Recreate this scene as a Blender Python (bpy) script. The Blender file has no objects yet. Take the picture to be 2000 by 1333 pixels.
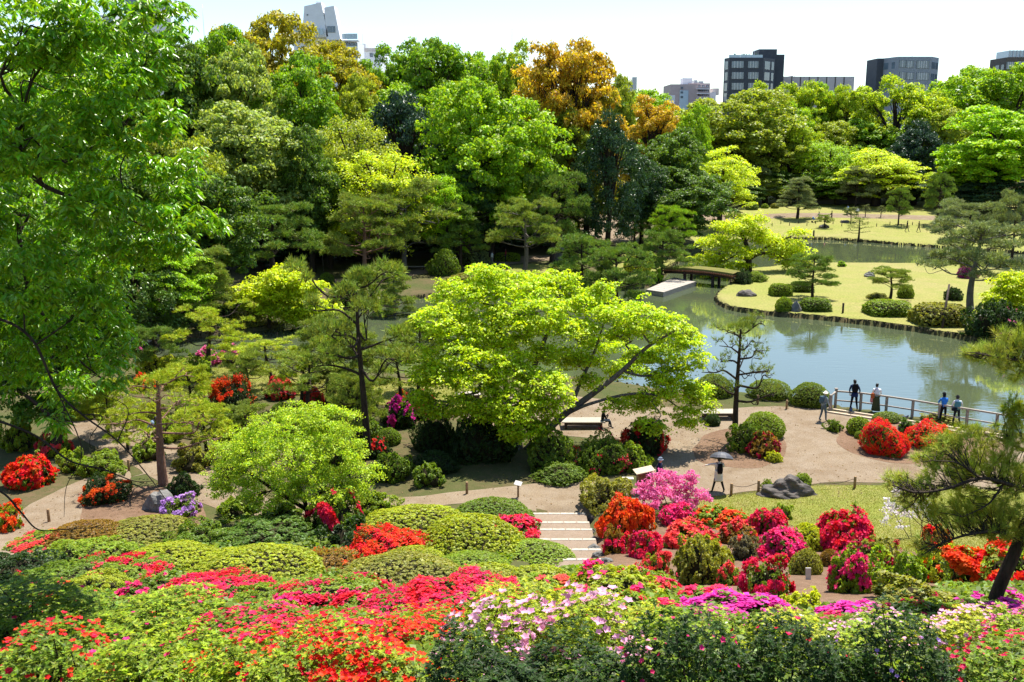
import bpy, bmesh, math, random
import numpy as np
from mathutils import Vector, Matrix

scene = bpy.context.scene
C = scene.collection
# ------------------------------------------------------------------ camera
F = 1944.0                       # focal length in photo pixels (35 mm equivalent)
HC = 15.4                        # eye height above the garden plain
PITCH = math.radians(11.7)
cam_data = bpy.data.cameras.new('camera')
cam_data.lens = 36.0 * F / 2000.0
cam_data.sensor_width = 36.0
cam_data.clip_start = 0.1
cam_data.clip_end = 6000
cam = bpy.data.objects.new('camera', cam_data)
C.objects.link(cam)
cam.location = (0, 0, HC)
cam.rotation_euler = (math.pi / 2 - PITCH, 0, 0)
scene.camera = cam
# ------------------------------------------------------------------ light
SUN_EL = math.radians(66)
SUN_AZ = math.radians(33)        # clockwise from straight ahead (+Y)
world = bpy.data.worlds.new('World')
scene.world = world
world.use_nodes = True
wn = world.node_tree
wn.nodes.clear()
sky = wn.nodes.new('ShaderNodeTexSky')
sky.sky_type = 'NISHITA'
sky.sun_disc = False
sky.sun_elevation = SUN_EL
sky.sun_rotation = SUN_AZ
sky.altitude = 20
sky.air_density = 1.0
sky.dust_density = 0.25
sky.ozone_density = 2.0
bgn = wn.nodes.new('ShaderNodeBackground')
bgn.inputs['Strength'].default_value = 0.105
wo = wn.nodes.new('ShaderNodeOutputWorld')
wn.links.new(sky.outputs[0], bgn.inputs['Color'])
wn.links.new(bgn.outputs[0], wo.inputs['Surface'])
sun_d = bpy.data.lights.new('sun', 'SUN')
sun_d.energy = 5.0
sun_d.angle = math.radians(0.53)
sun_d.color = (1.0, 0.95, 0.86)
sun = bpy.data.objects.new('sun', sun_d)
C.objects.link(sun)
sdir = Vector((math.sin(SUN_AZ) * math.cos(SUN_EL), math.cos(SUN_AZ) * math.cos(SUN_EL), math.sin(SUN_EL)))
sun.rotation_euler = sdir.to_track_quat('Z', 'Y').to_euler()
vs = scene.view_settings
vs.view_transform = 'Standard'
vs.look = 'None'
vs.gamma = 1.0
vs.use_curve_mapping = False
vs.exposure = 1.06
scene.render.engine = 'CYCLES'
cy = scene.cycles
cy.max_bounces = 6
cy.diffuse_bounces = 3
cy.glossy_bounces = 3
cy.transmission_bounces = 4
cy.transparent_max_bounces = 4
cy.sample_clamp_indirect = 8
cy.use_adaptive_sampling = True
cy.adaptive_threshold = 0.015
cy.use_denoising = True
cy.caustics_reflective = False
cy.caustics_refractive = False

# ------------------------------------------------------------------ photo geometry helpers
_fw = np.array((0, math.cos(PITCH), -math.sin(PITCH)))
_up = np.array((0, math.sin(PITCH), math.cos(PITCH)))
_rt = np.array((1.0, 0, 0))


def ray(px, py):
    return _fw + _rt * ((px - 1000.0) / F) + _up * ((666.5 - py) / F)


def at(px, py, Y):
    d = ray(px, py)
    t = Y / d[1]
    return np.array((d[0] * t, Y, HC + d[2] * t))


def plane(px, py, z=0.0):
    d = ray(px, py)
    t = (z - HC) / d[2]
    return np.array((d[0] * t, d[1] * t, z))


def ppm(Y, py=500.0):
    """photo pixels per metre at distance Y"""
    return F / (Y / ray(1000, py)[1])


# ------------------------------------------------------------------ terrain
_hy = np.array([-200, -30, 0, 2, 4, 7.5, 12, 20, 28, 34, 38, 41, 60])
_hz = np.array([13.9, 13.9, 13.8, 13.4, 12.45, 10.7, 8.6, 5.3, 2.3, .75, .12, 0, 0])
_ty = np.arange(-60, 80, 0.1)
_tz = np.interp(_ty, _hy, _hz)
_k = np.hanning(25)
_tz = np.convolve(np.pad(_tz, 12, mode='edge'), _k / _k.sum(), mode='valid')
WATER = -0.45
STAIR_K = .0575


def poly_sd(poly, x, y):
    """signed distance, negative inside"""
    p = np.asarray(poly, float)
    x = np.asarray(x, float)
    y = np.asarray(y, float)
    best = np.full(x.shape, 1e9)
    inside = np.zeros(x.shape, bool)
    n = len(p)
    for i in range(n):
        ax, ay = p[i]
        bx, by = p[(i + 1) % n]
        ex, ey = bx - ax, by - ay
        L = ex * ex + ey * ey + 1e-12
        t = np.clip(((x - ax) * ex + (y - ay) * ey) / L, 0, 1)
        best = np.minimum(best, np.hypot(x - ax - t * ex, y - ay - t * ey))
        c = ((ay > y) != (by > y))
        with np.errstate(divide='ignore', invalid='ignore'):
            xi = ex * (y - ay) / (by - ay + 1e-15) + ax
        inside ^= (c & (x < xi))
    return np.where(inside, -best, best)


def smooth_poly(pts, it=2):
    p = [np.array(q, float) for q in pts]
    for _ in range(it):
        q = []
        for i in range(len(p)):
            a, b = p[i], p[(i + 1) % len(p)]
            q += [a * .75 + b * .25, a * .25 + b * .75]
        p = q
    return np.array(p)


def world_poly(px, z=0.0, it=2):
    return smooth_poly([plane(a, b, z)[:2] for a, b in px], it)


POND_PX = [(230, 706), (330, 708), (430, 706), (520, 724), (640, 733), (760, 742), (900, 742), (1050, 742), (1180, 752), (1290, 772),
           (1400, 776), (1520, 784), (1612, 797), (1640, 806), (1760, 824), (1900, 843), (2100, 880), (2600, 900), (2500, 760), (2250, 720),
           (2080, 694), (1990, 682), (1900, 667), (1800, 650), (1700, 636), (1600, 625), (1500, 617), (1440, 610), (1408, 600), (1396, 588),
           (1403, 576), (1432, 558), (1424, 546), (1436, 534), (1470, 530), (1500, 528), (1530, 522), (1600, 520), (1740, 520), (1880, 524),
           (2050, 532), (2300, 545), (2600, 540), (2500, 515), (2200, 508), (1950, 494), (1780, 481), (1660, 471), (1580, 468), (1480, 470),
           (1400, 478), (1345, 494), (1318, 520), (1290, 548), (1262, 566), (1180, 566), (1080, 568), (980, 572), (880, 578), (790, 586),
           (700, 600), (650, 618), (570, 634), (500, 648), (440, 656), (370, 662), (300, 660), (230, 664)]
POND = world_poly(POND_PX, WATER, 2)


def hash_noise(x, y, s, seed=0):
    return (np.sin(x * s * 1.31 + seed) * np.cos(y * s * 1.13 + seed * 2.1) + np.sin((x + y) * s * .71 + seed * 3.3) * .6
            + np.sin(x * s * 2.7 - y * s * 2.2 + seed) * .35) / 1.95


_px0, _py0, _ps = -150.0, 30.0, 0.5
_pgx, _pgy = np.meshgrid(np.arange(_px0, 150.1, _ps), np.arange(_py0, 260.1, _ps))
PGRID = poly_sd(POND, _pgx, _pgy)


def pond_sd(x, y):
    """distance to the pond edge (negative in the water), read from a grid"""
    x = np.asarray(x, float)
    y = np.asarray(y, float)
    ok = (x > _px0) & (x < 149.4) & (y > _py0) & (y < 259.4)
    i = np.clip((x - _px0) / _ps, 0, PGRID.shape[1] - 1.01)
    j = np.clip((y - _py0) / _ps, 0, PGRID.shape[0] - 1.01)
    a, b = i.astype(int), j.astype(int)
    u, v = i - a, j - b
    d = (PGRID[b, a] * (1 - u) + PGRID[b, a + 1] * u) * (1 - v) + (PGRID[b + 1, a] * (1 - u) + PGRID[b + 1, a + 1] * u) * v
    return np.where(ok, d, 50.0)


def zt(x, y, cut=True):
    x = np.asarray(x, float)
    y = np.asarray(y, float)
    z = np.interp(y - 1.2 * np.sin(x * .11 + .6) * np.clip(1 - np.abs(y - 20) / 20, 0, 1), _ty, _tz)
    far = np.clip((y - 150) / 40, 0, 1)
    z = z + 2.0 * far * far * (3 - 2 * far)
    lf = np.clip((y - 118) / 40, 0, 1) * np.clip((-x + 20) / 20, 0, 1)
    z = z + 2.2 * lf * lf * (3 - 2 * lf)
    z = z + .05 * hash_noise(x, y, .55, 1.0) * np.clip((60 - y) / 30, .35, 1)
    if cut:                                   # the steps lie in a shallow cut
        m_ = np.clip((1.25 - np.abs(x - STAIR_K * y)) / .35, 0, 1) * np.clip((y - 28.6) / .5, 0, 1) * np.clip((39.6 - y) / .4, 0, 1)
        z = z - .5 * m_
    sd = pond_sd(x, y)
    k = np.clip((sd + .65) / .7, 0, 1)
    k = k * k * (3 - 2 * k)
    return z * k - 1.6 * (1 - k)


def zt1(x, y):
    return float(zt(np.array([x]), np.array([y]))[0])


def gp(px, py):
    """where the line of sight through a photo pixel meets the ground"""
    d = ray(px, py)
    Y = np.concatenate([np.arange(2.0, 60, .1), np.arange(60, 260, .25)])
    t = Y / d[1]
    X = d[0] * t
    Z = HC + d[2] * t
    g = zt(X, Y)
    i = np.argmax(Z <= g)
    if i == 0:
        i = len(Y) - 1
    a, b = (Z - g)[i - 1], (Z - g)[i]
    k = a / (a - b + 1e-12)
    y = Y[i - 1] + (Y[i] - Y[i - 1]) * k
    x = d[0] * y / d[1]
    return np.array((x, y, zt1(x, y)))


# ------------------------------------------------------------------ object helpers
def link(o, parent=None):
    C.objects.link(o)
    if parent is not None:
        o.parent = parent
    return o


def tag(o, label=None, cat=None, group=None, kind=None):
    if label:
        o['label'] = label
    if cat:
        o['category'] = cat
    if group:
        o['group'] = group
    if kind:
        o['kind'] = kind
    return o


def empty(name, loc=(0, 0, 0), rz=0.0, label=None, cat=None, group=None, scale=None):
    o = bpy.data.objects.new(name, None)
    o.empty_display_size = .2
    C.objects.link(o)
    o.location = [float(v) for v in loc]
    o.rotation_euler = (0, 0, rz)
    if scale is not None:
        o.scale = scale
    return tag(o, label, cat, group)


def obj(name, mesh, parent=None, color=None, loc=None):
    o = bpy.data.objects.new(name, mesh)
    link(o, parent)
    if color is not None:
        o.color = (color[0], color[1], color[2], 1)
    if loc is not None:
        o.location = [float(v) for v in loc]
    return o


def np_mesh(name, V, F_, mat, rnd=None, smooth=False):
    """V (n,3), F_ (m,k) -> mesh, fast"""
    V = np.asarray(V, np.float32)
    F_ = np.asarray(F_, np.int32)
    me = bpy.data.meshes.new(name)
    m, k = F_.shape
    me.vertices.add(len(V))
    me.vertices.foreach_set('co', V.ravel())
    me.loops.add(m * k)
    me.loops.foreach_set('vertex_index', F_.ravel())
    me.polygons.add(m)
    me.polygons.foreach_set('loop_start', np.arange(0, m * k, k, dtype=np.int32))
    if smooth:
        me.polygons.foreach_set('use_smooth', np.ones(m, bool))
    if rnd is not None:
        a = me.attributes.new('rnd', 'FLOAT', 'POINT')
        a.data.foreach_set('value', np.asarray(rnd, np.float32))
    me.update(calc_edges=True)
    me.validate()
    if mat:
        me.materials.append(mat)
    return me


class Geo:
    """collects vertices and faces of one mesh"""
    def __init__(s):
        s.v = []
        s.f = []
        s.m = []
        s.sm = []

    def add(s, V, Fs, mi=0, smooth=False):
        o = len(s.v)
        s.v += [tuple(float(c) for c in q) for q in V]
        for f in Fs:
            s.f.append([int(i) + o for i in f])
            s.m.append(mi)
            s.sm.append(smooth)
        return s

    def box(s, c, d, rz=0.0, mi=0, bev=0.0, top=1.0):
        cx, cy_, cz = c
        hx, hy, hz = d[0] / 2, d[1] / 2, d[2] / 2
        V = []
        ca, sa = math.cos(rz), math.sin(rz)
        if bev <= 0:
            for z, k in ((-hz, 1), (hz, top)):
                for x, y in ((-hx, -hy), (hx, -hy), (hx, hy), (-hx, hy)):
                    V.append((x * k, y * k, z))
            Fs = [(3, 2, 1, 0), (4, 5, 6, 7), (0, 1, 5, 4), (1, 2, 6, 5), (2, 3, 7, 6), (3, 0, 4, 7)]
        else:
            b = bev
            rings = [(-hz, b), (-hz + b, 0), (hz - b, 0), (hz, b)]
            for z, i in rings:
                x0, y0 = hx - i, hy - i
                x1, y1 = hx - b, hy - b
                if i > 0:
                    V += [(-x1, -y1, z), (-x1, -y1, z), (x1, -y1, z), (x1, -y1, z), (x1, y1, z), (x1, y1, z), (-x1, y1, z), (-x1, y1, z)]
                else:
                    V += [(-hx, -y1, z), (-x1, -hy, z), (x1, -hy, z), (hx, -y1, z), (hx, y1, z), (x1, hy, z), (-x1, hy, z), (-hx, y1, z)]
            Fs = [(0, 6, 4, 2), (24, 26, 28, 30)]
            for r in range(3):
                for i in range(8):
                    j = (i + 1) % 8
                    a = [r * 8 + i, r * 8 + j, r * 8 + 8 + j, r * 8 + 8 + i]
                    Fs.append(a)
        W = [(cx + x * ca - y * sa, cy_ + x * sa + y * ca, cz + z) for x, y, z in V]
        return s.add(W, Fs, mi)

    def tube(s, P, Rr, n=6, mi=0, cap=True, smooth=True):
        V, Fs = tube(P, Rr, n, cap)
        return s.add(V, Fs, mi, smooth)

    def mesh(s, name, mats):
        me = bpy.data.meshes.new(name)
        me.from_pydata(s.v, [], s.f)
        if not isinstance(mats, (list, tuple)):
            mats = [mats]
        for m in mats:
            me.materials.append(m)
        me.polygons.foreach_set('material_index', s.m)
        me.polygons.foreach_set('use_smooth', s.sm)
        me.validate()
        me.update()
        return me

    def build(s, name, mats, parent=None, loc=None, color=None):
        return obj(name, s.mesh(name, mats), parent, color, loc)


def tube(P, Rr, n=6, cap=True):
    P = np.asarray(P, float)
    m = len(P)
    Rr = np.broadcast_to(np.asarray(Rr, float), (m,))
    T = np.gradient(P, axis=0)
    T /= np.linalg.norm(T, axis=1)[:, None] + 1e-9
    ref = np.array((0.13, 1.0, 0.07)) if abs(T[:, 1]).mean() < .8 else np.array((1.0, .1, .05))
    V = []
    for i in range(m):
        a = np.cross(T[i], ref)
        a /= np.linalg.norm(a) + 1e-9
        b = np.cross(T[i], a)
        for k in range(n):
            an = 2 * math.pi * k / n
            V.append(P[i] + Rr[i] * (math.cos(an) * a + math.sin(an) * b))
    Fs = []
    for i in range(m - 1):
        for k in range(n):
            j = (k + 1) % n
            Fs.append((i * n + k, i * n + j, (i + 1) * n + j, (i + 1) * n + k))
    if cap:
        Fs.append(tuple(range(n))[::-1])
        Fs.append(tuple((m - 1) * n + k for k in range(n)))
    return V, Fs


def curve_pts(pts, n=8):
    """smooth Catmull-Rom through points"""
    P = [np.asarray(p, float) for p in pts]
    P = [2 * P[0] - P[1]] + P + [2 * P[-1] - P[-2]]
    out = []
    for i in range(1, len(P) - 2):
        for k in range(n):
            t = k / n
            a, b, c, d = P[i - 1], P[i], P[i + 1], P[i + 2]
            out.append(.5 * ((2 * b) + (c - a) * t + (2 * a - 5 * b + 4 * c - d) * t * t + (3 * b - a - 3 * c + d) * t ** 3))
    out.append(P[-2])
    return np.array(out)


# ------------------------------------------------------------------ materials
def srgb(h):
    h = h.lstrip('#')
    r = []
    for i in (0, 2, 4):
        c = int(h[i:i + 2], 16) / 255
        r.append(c / 12.92 if c <= .04045 else ((c + .055) / 1.055) ** 2.4)
    return tuple(r)


def new_mat(name):
    m = bpy.data.materials.new(name)
    m.use_nodes = True
    nt = m.node_tree
    nt.nodes.clear()
    out = nt.nodes.new('ShaderNodeOutputMaterial')
    return m, nt, out


def N(nt, t, **kw):
    n = nt.nodes.new(t)
    for k, v in kw.items():
        setattr(n, k, v)
    return n


def foliage_mat(name, rough=.5, spec=.35, trans=.4, hue=.03, val=(.6, 1.3), tipscale=1.2, tip=(1.25, 1.25, .9), tmul=(1.35, 1.35, .55), metal=0):
    """leaf colour comes from each plant's own object colour, varied leaf by leaf"""
    m, nt, out = new_mat(name)
    L = nt.links
    oi = N(nt, 'ShaderNodeObjectInfo')
    at_ = N(nt, 'ShaderNodeAttribute', attribute_name='rnd')
    hs = N(nt, 'ShaderNodeHueSaturation')
    mr = N(nt, 'ShaderNodeMapRange')
    mr.inputs['To Min'].default_value = .5 - hue
    mr.inputs['To Max'].default_value = .5 + hue * .6
    mv = N(nt, 'ShaderNodeMath', operation='MULTIPLY')
    mv.inputs[1].default_value = 7.31
    fr = N(nt, 'ShaderNodeMath', operation='FRACT')
    mr2 = N(nt, 'ShaderNodeMapRange')
    mr2.inputs['To Min'].default_value = val[0]
    mr2.inputs['To Max'].default_value = val[1]
    L.new(at_.outputs['Fac'], mr.inputs['Value'])
    L.new(at_.outputs['Fac'], mv.inputs[0])
    L.new(mv.outputs[0], fr.inputs[0])
    L.new(fr.outputs[0], mr2.inputs['Value'])
    L.new(mr.outputs[0], hs.inputs['Hue'])
    L.new(mr2.outputs[0], hs.inputs['Value'])
    L.new(oi.outputs['Color'], hs.inputs['Color'])
    geo = N(nt, 'ShaderNodeNewGeometry')
    no = N(nt, 'ShaderNodeTexNoise')
    no.inputs['Scale'].default_value = tipscale
    no.inputs['Detail'].default_value = 2
    L.new(geo.outputs['Position'], no.inputs['Vector'])
    rp = N(nt, 'ShaderNodeMapRange')
    rp.inputs['From Min'].default_value = .42
    rp.inputs['From Max'].default_value = .62
    L.new(no.outputs['Fac'], rp.inputs['Value'])
    mx = N(nt, 'ShaderNodeMix', data_type='RGBA', blend_type='MULTIPLY')
    L.new(rp.outputs[0], mx.inputs['Factor'])
    L.new(hs.outputs[0], mx.inputs['A'])
    mx.inputs['B'].default_value = (*tip, 1)
    p = N(nt, 'ShaderNodeBsdfPrincipled')
    p.inputs['Roughness'].default_value = rough
    p.inputs['Specular IOR Level'].default_value = spec
    L.new(mx.outputs['Result'], p.inputs['Base Color'])
    if trans > 0:
        tr = N(nt, 'ShaderNodeBsdfTranslucent')
        tm = N(nt, 'ShaderNodeMix', data_type='RGBA', blend_type='MULTIPLY')
        tm.inputs['Factor'].default_value = 1
        tm.inputs['B'].default_value = (*tmul, 1)
        L.new(mx.outputs['Result'], tm.inputs['A'])
        L.new(tm.outputs['Result'], tr.inputs['Color'])
        ms = N(nt, 'ShaderNodeMixShader')
        ms.inputs[0].default_value = trans
        L.new(p.outputs[0], ms.inputs[1])
        L.new(tr.outputs[0], ms.inputs[2])
        L.new(ms.outputs[0], out.inputs['Surface'])
    else:
        L.new(p.outputs[0], out.inputs['Surface'])
    return m


def plain(name, col, rough=.6, spec=.3, noise=.0, scale=8.0, bump=0.0, bscale=20.0, col2=None, metal=0.0, stretch=None, obj_color=False):
    m, nt, out = new_mat(name)
    L = nt.links
    p = N(nt, 'ShaderNodeBsdfPrincipled')
    p.inputs['Roughness'].default_value = rough
    p.inputs['Specular IOR Level'].default_value = spec
    p.inputs['Metallic'].default_value = metal
    tc = N(nt, 'ShaderNodeTexCoord')
    mp = N(nt, 'ShaderNodeMapping')
    if stretch:
        mp.inputs['Scale'].default_value = stretch
    L.new(tc.outputs['Object'], mp.inputs['Vector'])
    if noise > 0 or col2 is not None:
        no = N(nt, 'ShaderNodeTexNoise')
        no.inputs['Scale'].default_value = scale
        no.inputs['Detail'].default_value = 5
        no.inputs['Roughness'].default_value = .65
        L.new(mp.outputs[0], no.inputs['Vector'])
        rp = N(nt, 'ShaderNodeMapRange')
        rp.inputs['From Min'].default_value = .32
        rp.inputs['From Max'].default_value = .68
        L.new(no.outputs['Fac'], rp.inputs['Value'])
        mx = N(nt, 'ShaderNodeMix', data_type='RGBA')
        L.new(rp.outputs[0], mx.inputs['Factor'])
        c2 = col2 if col2 is not None else tuple(min(1, c * (1 + noise)) for c in col)
        c1 = col if col2 is not None else tuple(c * (1 - noise) for c in col)
        mx.inputs['A'].default_value = (*c1, 1)
        mx.inputs['B'].default_value = (*c2, 1)
        last = mx.outputs['Result']
        if obj_color:
            oi = N(nt, 'ShaderNodeObjectInfo')
            m2 = N(nt, 'ShaderNodeMix', data_type='RGBA', blend_type='MULTIPLY')
            m2.inputs['Factor'].default_value = 1
            L.new(last, m2.inputs['A'])
            L.new(oi.outputs['Color'], m2.inputs['B'])
            last = m2.outputs['Result']
        L.new(last, p.inputs['Base Color'])
    else:
        p.inputs['Base Color'].default_value = (*col, 1)
        if obj_color:
            oi = N(nt, 'ShaderNodeObjectInfo')
            L.new(oi.outputs['Color'], p.inputs['Base Color'])
    if bump > 0:
        nb = N(nt, 'ShaderNodeTexNoise')
        nb.inputs['Scale'].default_value = bscale
        nb.inputs['Detail'].default_value = 6
        L.new(mp.outputs[0], nb.inputs['Vector'])
        bp = N(nt, 'ShaderNodeBump')
        bp.inputs['Strength'].default_value = min(1, bump)
        bp.inputs['Distance'].default_value = .05
        L.new(nb.outputs['Fac'], bp.inputs['Height'])
        L.new(bp.outputs[0], p.inputs['Normal'])
    L.new(p.outputs[0], out.inputs['Surface'])
    return m


M = {}
M['leaf'] = foliage_mat('leaf', rough=.5, spec=.35, trans=.4, tmul=(1.5, 1.45, .5))
M['leaf_gloss'] = foliage_mat('leaf_gloss', rough=.4, spec=.4, trans=.18, hue=.03)
M['needle'] = foliage_mat('pine_needle', rough=.55, spec=.25, trans=.22, hue=.04, tipscale=.8)
M['leaf_hang'] = foliage_mat('drooping_leaf', rough=.33, spec=.55, trans=.38, hue=.035, tipscale=2.0, tmul=(1.5, 1.4, .5))
M['petal'] = foliage_mat('petal', rough=.55, spec=.2, trans=.4, hue=.018, val=(.75, 1.15), tip=(1.05, .95, 1), tmul=(1.1, .95, .95))
M['bark'] = plain('bark', (.045, .033, .024), rough=.9, spec=.15, noise=.5, scale=14, bump=.8, bscale=26, stretch=(1, 1, .25))
M['bark_grey'] = plain('bark_grey', (.13, .115, .10), rough=.9, spec=.15, noise=.4, scale=10, bump=.7, bscale=22, stretch=(1, 1, .25))
M['bark_red'] = plain('bark_red', (.16, .075, .045), rough=.9, spec=.15, col2=(.26, .16, .12), scale=9, bump=.8, bscale=22, stretch=(1, 1, .3))
M['twig'] = plain('light_block_core', (.03, .026, .014), rough=.95, spec=.05, noise=.4, scale=12)  # for the solid shrub cores that block light, and wild stems
M['stone'] = plain('stone', (.10, .10, .095), rough=.85, spec=.25, col2=(.22, .21, .19), scale=3.0, bump=1, bscale=9)
M['stone_dark'] = plain('dark_stone', (.045, .04, .036), rough=.75, spec=.35, col2=(.12, .10, .085), scale=2.6, bump=1, bscale=7, stretch=(.6, 1, 2.2))
M['granite'] = plain('pale_granite', (.42, .37, .30), rough=.85, spec=.2, noise=.28, scale=6, bump=.3, bscale=60)
M['wood_pale'] = plain('weathered_pale_wood', (.36, .32, .27), rough=.8, spec=.2, noise=.35, scale=5, bump=.4, bscale=30, stretch=(1, 6, 6))
M['wood_dark'] = plain('dark_wood', (.05, .035, .028), rough=.8, spec=.25, noise=.4, scale=5, bump=.5, bscale=20)
M['wood_brown'] = plain('brown_wood', (.22, .09, .045), rough=.7, spec=.3, noise=.25, scale=4, bump=.3, bscale=20)
M['log'] = plain('log_wood', (.30, .19, .10), rough=.85, spec=.2, noise=.35, scale=7, bump=.5, bscale=20)
# ------------------------------------------------------------------ ground materials
def ground_mat(name, c1, c2, c3, s1=.35, s2=6.0, bump=.6, bscale=14.0, fine=60.0, patch=None):
    m, nt, out = new_mat(name)
    L = nt.links
    geo = N(nt, 'ShaderNodeNewGeometry')
    n1 = N(nt, 'ShaderNodeTexNoise')
    n1.inputs['Scale'].default_value = s1
    n1.inputs['Detail'].default_value = 6
    n1.inputs['Roughness'].default_value = .6
    n2 = N(nt, 'ShaderNodeTexNoise')
    n2.inputs['Scale'].default_value = s2
    n2.inputs['Detail'].default_value = 6
    n2.inputs['Roughness'].default_value = .7
    n3 = N(nt, 'ShaderNodeTexNoise')
    n3.inputs['Scale'].default_value = fine
    n3.inputs['Detail'].default_value = 3
    for n in (n1, n2, n3):
        L.new(geo.outputs['Position'], n.inputs['Vector'])
    r1 = N(nt, 'ShaderNodeMapRange')
    r1.inputs['From Min'].default_value = .35
    r1.inputs['From Max'].default_value = .65
    L.new(n1.outputs['Fac'], r1.inputs['Value'])
    r2 = N(nt, 'ShaderNodeMapRange')
    r2.inputs['From Min'].default_value = .4
    r2.inputs['From Max'].default_value = .7
    L.new(n2.outputs['Fac'], r2.inputs['Value'])
    m1 = N(nt, 'ShaderNodeMix', data_type='RGBA')
    m1.inputs['A'].default_value = (*c1, 1)
    m1.inputs['B'].default_value = (*c2, 1)
    L.new(r1.outputs[0], m1.inputs['Factor'])
    m2 = N(nt, 'ShaderNodeMix', data_type='RGBA')
    m2.inputs['B'].default_value = (*c3, 1)
    L.new(m1.outputs['Result'], m2.inputs['A'])
    h = N(nt, 'ShaderNodeMath', operation='MULTIPLY')
    h.inputs[1].default_value = .75
    L.new(r2.outputs[0], h.inputs[0])
    L.new(h.outputs[0], m2.inputs['Factor'])
    hs = N(nt, 'ShaderNodeHueSaturation')
    r3 = N(nt, 'ShaderNodeMapRange')
    r3.inputs['From Min'].default_value = .3
    r3.inputs['From Max'].default_value = .7
    r3.inputs['To Min'].default_value = .7
    r3.inputs['To Max'].default_value = 1.3
    L.new(n3.outputs['Fac'], r3.inputs['Value'])
    L.new(r3.outputs[0], hs.inputs['Value'])
    L.new(m2.outputs['Result'], hs.inputs['Color'])
    p = N(nt, 'ShaderNodeBsdfPrincipled')
    p.inputs['Roughness'].default_value = .95
    p.inputs['Specular IOR Level'].default_value = .1
    L.new(hs.outputs[0], p.inputs['Base Color'])
    nb = N(nt, 'ShaderNodeTexNoise')
    nb.inputs['Scale'].default_value = bscale
    nb.inputs['Detail'].default_value = 8
    L.new(geo.outputs['Position'], nb.inputs['Vector'])
    bp = N(nt, 'ShaderNodeBump')
    bp.inputs['Strength'].default_value = bump
    bp.inputs['Distance'].default_value = .06
    L.new(nb.outputs['Fac'], bp.inputs['Height'])
    L.new(bp.outputs[0], p.inputs['Normal'])
    L.new(p.outputs[0], out.inputs['Surface'])
    return m


M['soil'] = ground_mat('mossy_soil', (.07, .08, .024), (.12, .085, .045), (.045, .065, .016), .25, 2.2)
M['sand'] = ground_mat('sandy_gravel', (.225, .17, .112), (.175, .125, .078), (.255, .205, .15), .28, 1.1, .5, 30, 30)
M['lawn'] = ground_mat('lawn_grass', (.21, .225, .045), (.25, .215, .075), (.15, .19, .03), .22, 1.5, .8, 30, 22)
M['lawn_far'] = ground_mat('dry_lawn_grass', (.235, .24, .055), (.28, .24, .095), (.19, .22, .045), .06, .5, .6, 12, 6)
M['bedsoil'] = ground_mat('bed_soil', (.17, .10, .062), (.22, .14, .09), (.11, .07, .04), .6, 5.0, .8, 25, 40)

# water
m, nt, out = new_mat('pond_water')
L = nt.links
p = N(nt, 'ShaderNodeBsdfPrincipled')
p.inputs['Base Color'].default_value = (.07, .088, .045, 1)
p.inputs['Roughness'].default_value = .03
p.inputs['IOR'].default_value = 2.9
geo = N(nt, 'ShaderNodeNewGeometry')
mp = N(nt, 'ShaderNodeMapping')
mp.inputs['Scale'].default_value = (.55, 1.6, 1)
L.new(geo.outputs['Position'], mp.inputs['Vector'])
nb = N(nt, 'ShaderNodeTexNoise')
nb.inputs['Scale'].default_value = 1.6
nb.inputs['Detail'].default_value = 3
L.new(mp.outputs[0], nb.inputs['Vector'])
n2 = N(nt, 'ShaderNodeTexNoise')
n2.inputs['Scale'].default_value = .09
n2.inputs['Detail'].default_value = 2
L.new(geo.outputs['Position'], n2.inputs['Vector'])
r = N(nt, 'ShaderNodeMapRange')
r.inputs['From Min'].default_value = .42
r.inputs['From Max'].default_value = .62
r.inputs['To Min'].default_value = .015
r.inputs['To Max'].default_value = .10
L.new(n2.outputs['Fac'], r.inputs['Value'])
bp = N(nt, 'ShaderNodeBump')
bp.inputs['Distance'].default_value = .12
L.new(r.outputs[0], bp.inputs['Strength'])
L.new(nb.outputs['Fac'], bp.inputs['Height'])
L.new(bp.outputs[0], p.inputs['Normal'])
L.new(p.outputs[0], out.inputs['Surface'])
M['water'] = m

# ------------------------------------------------------------------ the ground as one sheet
def sym(a):
    return np.unique(np.concatenate([-a, a]))


XS = sym(np.concatenate([np.arange(0, 56, .5), np.arange(56, 130, 2.0), [140, 170, 230, 400, 800, 1600, 3000]]))
YS = np.concatenate([[-400, -100, -30, -12], np.arange(-6, 122, .5), np.arange(122, 160, 1.0), np.arange(160, 240, 2.0), [250, 280, 340, 450, 700, 1200, 3000]])
GXX, GYY = np.meshgrid(XS, YS)
GZZ = zt(GXX, GYY)
_nx = len(XS)
_ii = np.arange(len(YS) - 1)[:, None] * _nx + np.arange(_nx - 1)[None, :]
GF = np.stack([_ii, _ii + 1, _ii + _nx + 1, _ii + _nx], -1).reshape(-1, 4)
GV = np.stack([GXX, GYY, GZZ], -1).reshape(-1, 3)
g_o = obj('ground', np_mesh('ground', GV, GF, M['soil'], smooth=True))
tag(g_o, 'mossy brown soil ground under the trees and shrubs', kind='structure')


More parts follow.
